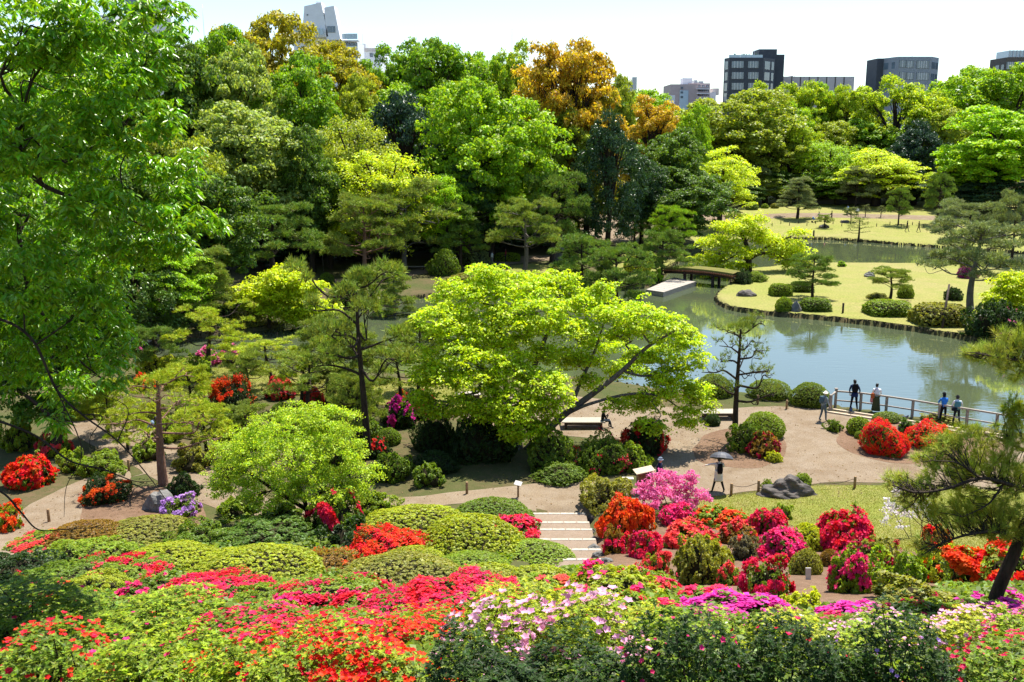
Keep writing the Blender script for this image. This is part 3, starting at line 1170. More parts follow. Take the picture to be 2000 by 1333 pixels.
SHRUBS = {
    'clip': [shrub(101, 'clip', leafn=7000, L=.085, W=.05), shrub(102, 'clip', leafn=7000, L=.085, W=.05)],
    'box': [shrub(103, 'box', leafn=7500, L=.08, W=.045)],
    'loose': [shrub(104, 'loose', leafn=6500), shrub(105, 'loose', leafn=6500), shrub(106, 'loose', leafn=6500)],
    'wild': [shrub(107, 'wild', leafn=5200, L=.13, W=.07), shrub(108, 'wild', leafn=5200, L=.13, W=.07)],
    'full': [shrub(111, 'loose', 1.25, 3500), shrub(112, 'loose', 1.25, 3500), shrub(113, 'loose', 1.2, 3500)],
    'half': [shrub(114, 'loose', .55, 5500), shrub(115, 'loose', .5, 5500), shrub(116, 'wild', .5, 5200)],
    'few': [shrub(117, 'loose', .12, 6000), shrub(118, 'loose', .10, 6000)],
    'wildfull': [shrub(119, 'wild', .9, 3200), shrub(120, 'wild', .9, 3200)],
    # the same for wide shrubs: finer leaves and flowers
    'clip_L': [shrub(131, 'clip', leafn=15000, L=.052, W=.03), shrub(132, 'clip', leafn=15000, L=.052, W=.03)],
    'loose_L': [shrub(133, 'loose', leafn=15000, L=.055, W=.032)],
    'wild_L': [shrub(134, 'wild', leafn=12000, L=.07, W=.04)],
    'full_L': [shrub(135, 'loose', 1.2, 8000, .05, .03, .4), shrub(136, 'loose', 1.2, 8000, .05, .03, .4)],
    'half_L': [shrub(137, 'loose', .5, 14000, .05, .03, .4), shrub(138, 'loose', .55, 14000, .05, .03, .4)],
    'few_L': [shrub(139, 'loose', .05, 15000, .05, .03, .4)],
    'wildfull_L': [shrub(140, 'wild', .8, 8000, .06, .035, .4)],
}


def bush(box, kind, col, label, flower=None, group=None, name=None, deep=.92, rz=None, var=None, lift=0.0, grow=1.0):
    """box: outline of the shrub in the photo (x0, y0, x1, y1); its foot rests where the lower edge meets the ground"""
    x0, y0, x1, y1 = box
    cx = (x0 + x1) / 2
    if not kind.startswith('near'):
        for _ in range(12):             # keep the head rounder than it is tall
            q = gp(cx, y1)
            t = q[1] / ray(cx, y1)[1]
            r = (x1 - x0) / F * t / 2
            if (y1 - y0) / F * t < 1.62 * r or y1 - y0 < 14:
                break
            y1 -= 3
    q = gp(cx, y1)
    dd = ray(cx, y1)
    t = q[1] / dd[1]
    dep = math.atan2(-dd[2], math.hypot(dd[0], dd[1]))
    w = (x1 - x0) / F * t
    r = w / 2
    E = (y1 - y0) / F * t
    s, c = math.sin(dep), math.cos(dep)
    rd = r * deep
    loc = q + np.array((q[0] / q[1] * rd * .8, rd * .8, 0))
    loc[2] = zt1(loc[0], loc[1])
    h = math.sqrt(max((E - rd * s) ** 2 - (rd * s) ** 2, (.32 * r) ** 2)) / c + max(0, q[2] - loc[2])
    loc[2] += lift
    r *= grow
    rd *= grow
    if grow > 1 and not kind.startswith('near'):
        h *= .84
    nm = name or ('azalea_shrub' if flower else 'garden_shrub')
    e = empty(nm, loc, rz if rz is not None else rz_.random() * 6.28, label, 'shrub', group)
    e.scale = (r, r, h)
    if kind == 'box':
        e.scale = (r, rd, h)
        e.rotation_euler[2] = 0
    if r > 1.05 and kind + '_L' in SHRUBS:
        kind = kind + '_L'
    if kind.startswith('near'):
        e.scale = (r, r, h / 1.6)
    st, fo, bl = SHRUBS[kind][var] if var is not None else pick(SHRUBS[kind], kind)
    obj('stems', st, e)  # light-blocking dome inside the leaves; true stems in near and wild shrubs
    obj('foliage', fo, e, col)
    if bl is not None and flower is not None:
        obj('blossoms', bl, e, flower)
    return e
# ------------------------------------------------------------------ the trees of the garden
K = dict(green=(.17, .32, .02), bright=(.25, .42, .02), vivid=(.30, .51, .018), lime=(.46, .58, .03), yellow=(.35, .47, .025), sage=(.28, .37, .10),
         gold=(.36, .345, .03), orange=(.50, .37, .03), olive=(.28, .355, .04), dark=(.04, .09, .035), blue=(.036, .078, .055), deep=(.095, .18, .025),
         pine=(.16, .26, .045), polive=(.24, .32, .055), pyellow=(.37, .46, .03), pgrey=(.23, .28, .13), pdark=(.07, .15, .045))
GB = 'trees of the wood behind the western bank'
GR = 'trees of the wood behind the far lawn'
# kind, centre x, top y, width, distance, colour, label
for a in [
    ('billow', 405, 58, 190, 128, K['green'], 'mid green tree right beside the big overhanging tree, touching the skyline'),
    ('billow', 505, 30, 215, 150, K['gold'], 'golden-brown rounded tree, tallest in front of the white tower building'),
    ('billow', 630, 84, 180, 142, K['gold'], 'golden-brown tree directly below the white tower with a dark limb showing'),
    ('billow', 690, 150, 110, 132, K['olive'], 'small olive-gold tree between the gold tree and the dark glossy one'),
    ('billow', 455, 92, 165, 120, K['sage'], 'grey-green tree under the golden-brown skyline crown'),
    ('billow', 575, 108, 180, 124, K['green'], 'fresh green tree below the golden-brown pair'),
    ('billow', 490, 205, 240, 106, K['sage'], 'wide sage-green tree with pale new leaves, middle of the western wood'),
    ('billow', 600, 250, 120, 104, K['deep'], 'deep green tree squeezed between sage tree and lime dome'),
    ('plume', 765, 92, 150, 146, K['green'], 'loose green tree on the skyline right of the white tower'),
    ('plume', 860, 80, 200, 146, K['green'], 'tall green tree with broad open top, middle of the skyline'),
    ('billow', 800, 165, 190, 136, K['bright'], 'fresh green tree just below the open-topped skyline trees'),
    ('fine', 690, 232, 165, 113, K['olive'], 'yellow-olive fine-leaved dome beside the dark glossy tree'),
    ('dark', 782, 185, 175, 120, K['blue'], 'blackish glossy evergreen between the lime dome and the big bright tree'),
    ('billow', 955, 160, 225, 116, K['bright'], 'largest bright green rounded tree in the middle of the wood'),
    ('billow', 900, 195, 120, 124, K['bright'], 'pale green billowing crown left of the largest bright tree'),
    ('plume', 1003, 84, 105, 150, K['yellow'], 'yellow-green column-topped tree left of the big orange tree'),
    ('plume', 1112, 86, 185, 130, K['orange'], 'big orange-leaved tree with bare dark limbs on the skyline'),
    ('plume', 1150, 150, 130, 132, K['gold'], 'golden lower crown leaning right of the big orange tree'),
    ('plume', 1085, 215, 130, 126, K['olive'], 'olive-yellow undercrown at the foot of the orange tree'),
    ('billow', 1210, 150, 70, 190, K['olive'], 'small olive crown on the skyline right of the orange tree'),
    ('billow', 1255, 178, 140, 195, K['bright'], 'low green crown behind the orange dome on the skyline'),
    ('plume', 1275, 190, 140, 172, K['orange'], 'low orange dome-shaped tree with grey stems showing'),
    ('billow', 1355, 205, 70, 170, K['bright'], 'narrow green tree right of the orange dome'),
    ('dark', 1190, 222, 125, 118, K['dark'], 'tall dark glossy evergreen cone in front of the orange trees'),
    ('billow', 1310, 255, 140, 136, K['deep'], 'dark olive evergreen beside the glossy cone'),
    ('billow', 1335, 330, 150, 128, K['deep'], 'low dark rounded evergreen at the lawn corner'),
    ('billow', 1258, 300, 90, 126, K['dark'], 'blackish evergreen filling the gap right of the glossy cone'),
    ('layer', 1412, 288, 120, 148, K['lime'], 'lime-green tree standing alone at the western end of the far lawn'),
    ('fine', 735, 298, 200, 107, K['lime'], 'lime layered maple spreading above the western pines'),
    ('layer', 868, 345, 90, 107, K['vivid'], 'light green maple spray between two western pines'),
    ('layer', 640, 350, 110, 107, K['lime'], 'pale lime maple peeping out left of the red-trunked pine'),
    ('billow', 540, 335, 210, 113, K['green'], 'leafy green tree right above the flat-topped pine'),
    ('billow', 390, 330, 190, 84, K['deep'], 'deep green tree half hidden by the overhanging branches'),
    ('billow', 700, 350, 130, 118, K['deep'], 'shaded dark tree below the lime maple'),
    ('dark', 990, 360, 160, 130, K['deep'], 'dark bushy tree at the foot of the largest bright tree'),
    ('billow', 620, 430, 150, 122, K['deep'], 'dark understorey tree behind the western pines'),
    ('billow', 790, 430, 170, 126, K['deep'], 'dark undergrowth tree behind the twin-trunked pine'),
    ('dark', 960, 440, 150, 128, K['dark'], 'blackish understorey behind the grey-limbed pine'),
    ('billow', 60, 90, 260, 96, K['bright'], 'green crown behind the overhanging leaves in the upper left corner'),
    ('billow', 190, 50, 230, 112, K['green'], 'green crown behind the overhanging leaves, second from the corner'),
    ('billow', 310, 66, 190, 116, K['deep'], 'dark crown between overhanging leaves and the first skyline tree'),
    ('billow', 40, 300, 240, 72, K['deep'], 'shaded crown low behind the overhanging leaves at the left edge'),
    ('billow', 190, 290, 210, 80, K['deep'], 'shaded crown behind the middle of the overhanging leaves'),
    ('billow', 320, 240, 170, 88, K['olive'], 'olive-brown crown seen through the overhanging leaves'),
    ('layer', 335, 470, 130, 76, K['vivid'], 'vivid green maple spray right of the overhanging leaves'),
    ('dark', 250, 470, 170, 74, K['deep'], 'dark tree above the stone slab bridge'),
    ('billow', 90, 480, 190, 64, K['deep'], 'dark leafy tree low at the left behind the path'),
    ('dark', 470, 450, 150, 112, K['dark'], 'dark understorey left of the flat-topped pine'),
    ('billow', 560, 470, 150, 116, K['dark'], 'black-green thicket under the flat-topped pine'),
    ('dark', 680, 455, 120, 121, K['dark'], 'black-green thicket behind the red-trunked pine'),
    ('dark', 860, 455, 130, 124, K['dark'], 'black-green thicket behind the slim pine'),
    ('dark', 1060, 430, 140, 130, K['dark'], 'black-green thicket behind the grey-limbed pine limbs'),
    ('billow', 1040, 330, 130, 128, K['green'], 'green tree between the bright crown and the rounded pine'),
    ('billow', 1130, 330, 120, 134, K['olive'], 'olive crown left of the glossy cone'),
    ('billow', 712, 128, 110, 152, K['green'], 'green crown at the foot of the beige building'),
    ('plume', 940, 105, 120, 150, K['bright'], 'green open crown left of the column-topped tree'),
]:
    tree(a[0], a[1], a[2], a[3], a[4] * (1.09 if a[4] > 100 and a[2] < 420 else 1.03), a[5], a[6], GB)
for a in [
    ('billow', 1440, 178, 215, 205, K['olive'], 'wide olive-green dome below the dark apartment block'),
    ('plume', 1500, 163, 100, 222, K['yellow'], 'yellow-green crown behind the olive dome'),
    ('plume', 1570, 163, 105, 224, K['yellow'], 'upright yellow-green tree below the beige block'),
    ('plume', 1620, 165, 95, 226, K['bright'], 'tall airy green tree right under the beige block'),
    ('plume', 1665, 170, 95, 222, K['yellow'], 'loose yellowish tree left of the tall spreading one'),
    ('plume', 1755, 150, 165, 214, K['yellow'], 'tall spreading yellow-green tree below the grey block'),
    ('billow', 1700, 235, 120, 212, K['green'], 'green crown at the base of the tall spreading tree'),
    ('billow', 1880, 134, 170, 222, K['bright'], 'big green crown right of the grey block'),
    ('billow', 1975, 132, 190, 218, K['bright'], 'green crown filling the skyline at the far right edge'),
    ('billow', 1845, 215, 110, 206, K['olive'], 'olive tree with a gap of pale building beside it'),
    ('billow', 1962, 210, 205, 182, K['vivid'], 'huge bright lime-green tree at the right edge beyond the lawn'),
    ('billow', 1905, 300, 110, 186, K['vivid'], 'lower bright green crown left of the huge lime tree'),
    ('dark', 1795, 238, 110, 200, K['blue'], 'blue-black conifer between green crowns'),
    ('dark', 1760, 285, 90, 198, K['blue'], 'low blackish evergreen left of the blue-black conifer'),
    ('layer', 1715, 292, 150, 192, K['lime'], 'lime maple with tiered sprays behind the lawn pines'),
    ('plume', 1548, 240, 100, 203, K['yellow'], 'thin yellowish tree in front of the olive dome'),
    ('fine', 1610, 278, 125, 200, K['bright'], 'feathery light green tree in the middle of the far wood'),
    ('plume', 1500, 262, 110, 200, K['olive'], 'dull olive tree with stems showing near the lime one'),
    ('billow', 1470, 325, 90, 196, K['pgrey'], 'grey-green low tree right of the lime lawn tree'),
    ('billow', 1530, 335, 100, 198, K['deep'], 'dark green low tree behind the leaning lawn pine'),
    ('billow', 1600, 335, 110, 200, K['pgrey'], 'bluish grey shrubby tree by the far white fence'),
    ('layer', 1640, 330, 110, 196, K['green'], 'green tree left of the tiered lime maple'),
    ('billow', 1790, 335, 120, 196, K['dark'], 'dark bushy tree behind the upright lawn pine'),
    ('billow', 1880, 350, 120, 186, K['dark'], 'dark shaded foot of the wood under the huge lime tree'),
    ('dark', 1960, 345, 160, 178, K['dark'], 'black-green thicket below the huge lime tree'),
    ('layer', 1850, 320, 70, 188, K['lime'], 'small lime spray at the edge of the dark thicket'),
    ('billow', 1400, 330, 80, 188, K['green'], 'green tree just behind the lime tree at the western lawn end'),
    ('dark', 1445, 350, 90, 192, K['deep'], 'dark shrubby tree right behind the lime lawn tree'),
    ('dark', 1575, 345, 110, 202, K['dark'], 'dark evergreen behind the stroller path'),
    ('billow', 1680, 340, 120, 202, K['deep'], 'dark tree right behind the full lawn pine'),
    ('plume', 1530, 190, 110, 214, K['bright'], 'green open tree between olive dome and upright trees'),
    ('plume', 1820, 190, 110, 216, K['bright'], 'green open tree below the right corner of the grey block'),
    ('billow', 1650, 240, 130, 212, K['olive'], 'olive crown in the middle of the far wood'),
    ('billow', 1500, 340, 80, 196, K['olive'], 'small olive tree behind the three rounded lawn shrubs'),
]:
    tree(a[0], a[1], a[2], a[3], a[4], a[5], a[6], GR)
GP = 'trained pines of the garden'
# style, x, top, width, base row (or None), distance, colour, bark, label
for a in [
    ('spread', 540, 398, 215, None, 98, K['pine'], 'bark', 'wide flat-topped pine, widest of the western bank'),
    ('round', 712, 385, 135, (712, 546), 0, K['polive'], 'bark_red', 'pine with a red-brown bare trunk beside the orange soil'),
    ('round', 815, 355, 165, (790, 532), 0, K['polive'], 'bark_grey', 'big twin-trunked pine with pale limbs showing'),
    ('tier', 898, 392, 95, (898, 527), 0, K['pine'], 'bark', 'slim dark green pine between the twin-trunked and grey-limbed pines'),
    ('spread', 1025, 395, 165, (1023, 534), 0, K['polive'], 'bark_grey', 'grey-limbed pine with a straight trunk left of the dock'),
    ('round', 1078, 338, 125, None, 122, K['pine'], 'bark', 'rounded pine in front of the dark glossy cone'),
    ('tier', 915, 318, 140, None, 122, K['pdark'], 'bark', 'dark tiered pine below the largest bright tree'),
    ('tier', 418, 478, 110, (418, 640), 0, K['polive'], 'bark', 'olive tiered pine at the western end of the pond'),
    ('tier', 350, 540, 90, (352, 668), 0, K['pine'], 'bark', 'small pine leaning over the stone slab bridge'),
    ('round', 1135, 462, 130, None, 97, K['pine'], 'bark', 'fluffy young pine left of two behind the big maple'),
    ('round', 1205, 482, 120, None, 93, K['pine'], 'bark', 'fluffy young pine right of two behind the big maple'),
    ('round', 1252, 402, 70, (1240, 487), 0, K['pine'], 'bark', 'small pine with a dark leaning trunk by the shaded path'),
    ('round', 1312, 405, 80, (1312, 500), 0, K['bright'], 'bark', 'small bright green pine at the corner of the far lawn'),
    ('round', 1300, 452, 95, (1290, 560), 0, K['pine'], 'bark', 'pine standing between the dock and the log bridge'),
    ('round', 1588, 498, 82, (1587, 582), 0, K['pine'], 'bark', 'small round-headed pine alone on the peninsula lawn'),
    ('spread', 1735, 523, 100, (1737, 588), 0, K['polive'], 'bark', 'low spreading pine behind the long clipped hedge'),
    ('spread', 1890, 438, 230, (1897, 612), 0, K['pgrey'], 'bark_grey', 'large spreading pine with grey limbs on the peninsula'),
    ('spread', 1905, 395, 170, None, 128, K['pgrey'], 'bark', 'flat pine beyond the large spreading one'),
    ('spread', 1985, 380, 110, None, 120, K['pgrey'], 'bark', 'pine cut by the right edge beyond the peninsula'),
    ('tier', 1560, 343, 78, (1557, 427), 0, K['pgrey'], 'bark', 'pine with a leaning trunk on the far lawn'),
    ('round', 1675, 328, 72, None, 188, K['pgrey'], 'bark', 'full pine behind the strollers on the far lawn'),
    ('tier', 1722, 335, 62, None, 192, K['pgrey'], 'bark', 'pine left of the tidy lawn pine'),
    ('round', 1754, 368, 44, (1754, 440), 0, K['pine'], 'bark', 'tidy upright lawn pine left of the two walkers'),
    ('round', 1830, 343, 54, (1829, 440), 0, K['pine'], 'bark', 'upright pine right of the two walkers'),
    ('tier', 1858, 325, 55, None, 184, K['pgrey'], 'bark', 'taller pine touching the one right of the walkers'),
    ('sparse', 1680, 424, 52, (1676, 472), 0, K['polive'], 'bark', 'little crooked pine on the far shore'),
    ('spread', 1612, 420, 36, (1612, 446), 0, K['polive'], 'bark', 'tiny pine growing on a rock in the far lawn'),
    ('spread', 1662, 406, 34, (1662, 434), 0, K['pgrey'], 'bark', 'tiny pine by the far path stone'),
    ('round', 1434, 398, 32, (1434, 424), 0, K['pgrey'], 'bark', 'small clipped pine at the western edge of the far lawn'),
    ('sparse', 1692, 400, 22, (1690, 424), 0, K['pgrey'], 'bark', 'thin sapling pine, left of the two in the far lawn'),
    ('sparse', 1722, 402, 22, (1720, 425), 0, K['pgrey'], 'bark', 'thin sapling pine, right of the two in the far lawn'),
    ('slender', 535, 662, 120, (533, 756), 0, K['pyellow'], 'bark', 'low yellow-green pine on the bank above pink azaleas'),
    ('spread', 640, 622, 180, (640, 792), 0, K['polive'], 'bark', 'crooked dark-limbed pine in front of the western water'),
    ('slender', 395, 600, 130, (412, 737), 0, K['pyellow'], 'bark', 'yellow-green pine with a leaning trunk on the western bank'),
    ('slender', 448, 655, 70, (456, 748), 0, K['pyellow'], 'bark', 'second leaning pine right beside the yellow-green one'),
    ('slender', 742, 515, 190, (718, 895), 0, K['polive'], 'bark', 'tall thin dark-trunked pine left of the big maple'),
    ('tier', 770, 515, 90, (770, 640), 0, K['polive'], 'bark_grey', 'pine with grey limbs on the far bank left of the maple top'),
    ('sparse', 1436, 618, 150, (1436, 862), 0, K['polive'], 'bark', 'sparse plucked pine with a straight dark trunk at the landing'),
    ('sparse', 312, 722, 230, (320, 948), 0, K['pyellow'], 'bark_red', 'red-barked open pine by the left path'),
    ('round', 400, 790, 110, (405, 890), 0, K['pyellow'], 'bark', 'bushy young pine right of the red-barked one'),
    ('round', 255, 800, 80, (250, 880), 0, K['pyellow'], 'bark', 'bushy young pine left of the red-barked one'),
    ('round', 690, 650, 120, (690, 800), 0, K['polive'], 'bark', 'airy pine between the crooked and the tall thin one'),
    ('spread', 570, 690, 120, (590, 800), 0, K['pyellow'], 'bark', 'low airy pine left of the crooked one'),
    ('round', 480, 790, 80, (480, 860), 0, K['polive'], 'bark', 'small bushy pine above the lime small-leaved tree'),
    ('round', 205, 745, 95, (212, 852), 0, K['pyellow'], 'bark', 'fluffy light pine left of the red-barked one, behind the path'),
    ('spread', 365, 712, 120, (368, 805), 0, K['pyellow'], 'bark', 'flat light pine behind the red-barked crown'),
    ('spread', 485, 688, 100, (488, 778), 0, K['polive'], 'bark', 'low pine behind the orange-topped dark azalea'),
    ('slender', 605, 690, 130, (612, 838), 0, K['polive'], 'bark', 'thin pine in front of the crooked one'),
    ('round', 690, 735, 100, (700, 872), 0, K['polive'], 'bark', 'bushy pine at the foot of the tall thin one'),
    ('spread', 825, 630, 130, (818, 765), 0, K['polive'], 'bark', 'pine half hidden by the left edge of the big maple'),
    ('slender', 770, 668, 110, (775, 812), 0, K['polive'], 'bark', 'thin pine right of the tall dark-trunked one'),
    ('round', 300, 640, 90, (302, 735), 0, K['pine'], 'bark', 'small dark pine above the bamboo grass'),
]:
    tree(a[0], a[1], a[2], a[3], a[5], a[6], a[8], GP, 'pine_tree', a[7], a[4])
# ------------------------------------------------------------------ near azaleas: whorls of leaves and five-petalled flowers
def near_azalea(seed, nfl, nwh=1150, L=.068, W=.028, fs=.068, amp=.17, cluster=1, tall=0.0):
    nwh = int(nwh * 1.5)
    rng = np.random.default_rng(seed)
    d = rdir(rng, nwh)
    d[:, 2] = np.abs(d[:, 2]) ** .9
    d = unit(d)
    P = d * (lump(d, seed, amp) * (1 - .35 * rng.random(nwh) ** 2))[:, None]
    P[:, 2] *= 1.6
    P[:, 2] += tall * np.clip(rng.normal(size=nwh), 0, 2) * .1
    ax = unit(d * .7 + np.array((0, 0, .7)) + rng.normal(size=d.shape) * .3)
    u = unit(np.cross(ax, rdir(rng, nwh)))
    w = np.cross(ax, u)
    parts = []
    for k in range(6):
        an = 6.283 * k / 6 + rng.random(nwh) * .6
        el = .25 + .55 * rng.random(nwh)
        dd = unit(u * np.cos(an)[:, None] + w * np.sin(an)[:, None] + ax * el[:, None])
        s = .6 + .7 * rng.random(nwh)
        parts.append(leaf_arrays(P + dd * (L * .5 * s)[:, None], dd, unit(ax + dd * -.3), L * s, W * s, .2))
    fol = leaf_mesh('azalea_foliage', parts, M['leaf_near'], rng, quads=False)
    blo = None
    if nfl:
        d2 = rdir(rng, nfl * 3)
        d2[:, 2] = np.abs(d2[:, 2])
        d2 = unit(d2)
        mask = lump(d2, seed + 3, 1.0) * cluster + rng.normal(size=len(d2))
        d2 = d2[np.argsort(-mask)[:nfl]]
        P2 = d2 * (lump(d2, seed, amp) * (1.0 + .05 * rng.random(nfl)))[:, None]
        P2[:, 2] = P2[:, 2] * 1.6 + tall * .08
        fn = unit(d2 + np.array((0, -.35, .35)) + rng.normal(size=d2.shape) * .45)
        u = unit(np.cross(fn, rdir(rng, nfl)))
        w = np.cross(fn, u)
        V, rn = [], []
        s = fs * (.7 + .5 * rng.random(nfl))
        r0 = rng.random(nfl)
        for k in range(5):
            an = 6.283 * k / 5
            pd = u * math.cos(an) + w * math.sin(an)
            sd_ = -u * math.sin(an) + w * math.cos(an)
            b = P2
            m1 = P2 + (pd * .30 + fn * .36) * s[:, None]
            tip = P2 + (pd * .62 + fn * .40) * s[:, None]
            l_ = m1 + sd_ * (.25 * s)[:, None]
            r_ = m1 - sd_ * (.25 * s)[:, None]
            V.append(np.stack([b, l_, tip, r_], 1).reshape(-1, 3))
            rn.append(np.repeat(np.clip(r0 + rng.normal(size=nfl) * .06, 0, 1), 4))
        V = np.concatenate(V)
        n = len(V) // 4
        bq = np.arange(n)[:, None] * 4
        Fs = np.concatenate([bq + np.array([[0, 1, 2]]), bq + np.array([[0, 2, 3]])])
        blo = np_mesh('azalea_blossoms', V, Fs, M['petal'], np.concatenate(rn))
    g = Geo()
    for k in range(40):
        dd = d[k]
        limb(g, (dd[0] * .12, dd[1] * .12, -.15), P[k] * .97, .016, .006, rng, .08, 4)
    return g.mesh('azalea_stems', M['bark']), fol, blo


M['leaf_near'] = foliage_mat('azalea_leaf', rough=.5, spec=.2, trans=.36, hue=.035, val=(.35, 1.4), tipscale=5.0, tip=(1.5, 1.4, .7))
SHRUBS['near_none'] = [near_azalea(201, 0, 1700), near_azalea(202, 0, 1700)]
SHRUBS['near_few'] = [near_azalea(203, 26, 1600, tall=1), near_azalea(204, 40, 1600), near_azalea(205, 30, 1600, tall=1)]
SHRUBS['near_half'] = [near_azalea(206, 460, 1400), near_azalea(207, 480, 1400), near_azalea(208, 430, 1400)]
SHRUBS['near_full'] = [near_azalea(209, 1050, 900, fs=.075), near_azalea(210, 1050, 900, fs=.075)]
SHRUBS['near_big'] = [near_azalea(211, 240, 900, fs=.135, cluster=.7, tall=2), near_azalea(212, 220, 1000, fs=.135, cluster=.7, tall=2)]

FL = dict(red=(.80, .035, .018), vermil=(.85, .055, .012), crim=(.82, .03, .085), hot=(.85, .04, .20), mag=(.78, .05, .42), orange=(.85, .13, .012),
          salmon=(.86, .10, .075), pale=(.90, .50, .68), lilac=(.62, .36, .80), white=(.85, .83, .85), pink=(.86, .20, .42), deep=(.45, .012, .03), purple=(.42, .03, .28))
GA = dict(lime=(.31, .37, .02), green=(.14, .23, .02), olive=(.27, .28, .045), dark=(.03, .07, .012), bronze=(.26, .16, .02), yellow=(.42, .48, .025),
          mid=(.21, .31, .022), grey=(.17, .155, .11), clip=(.15, .22, .02))
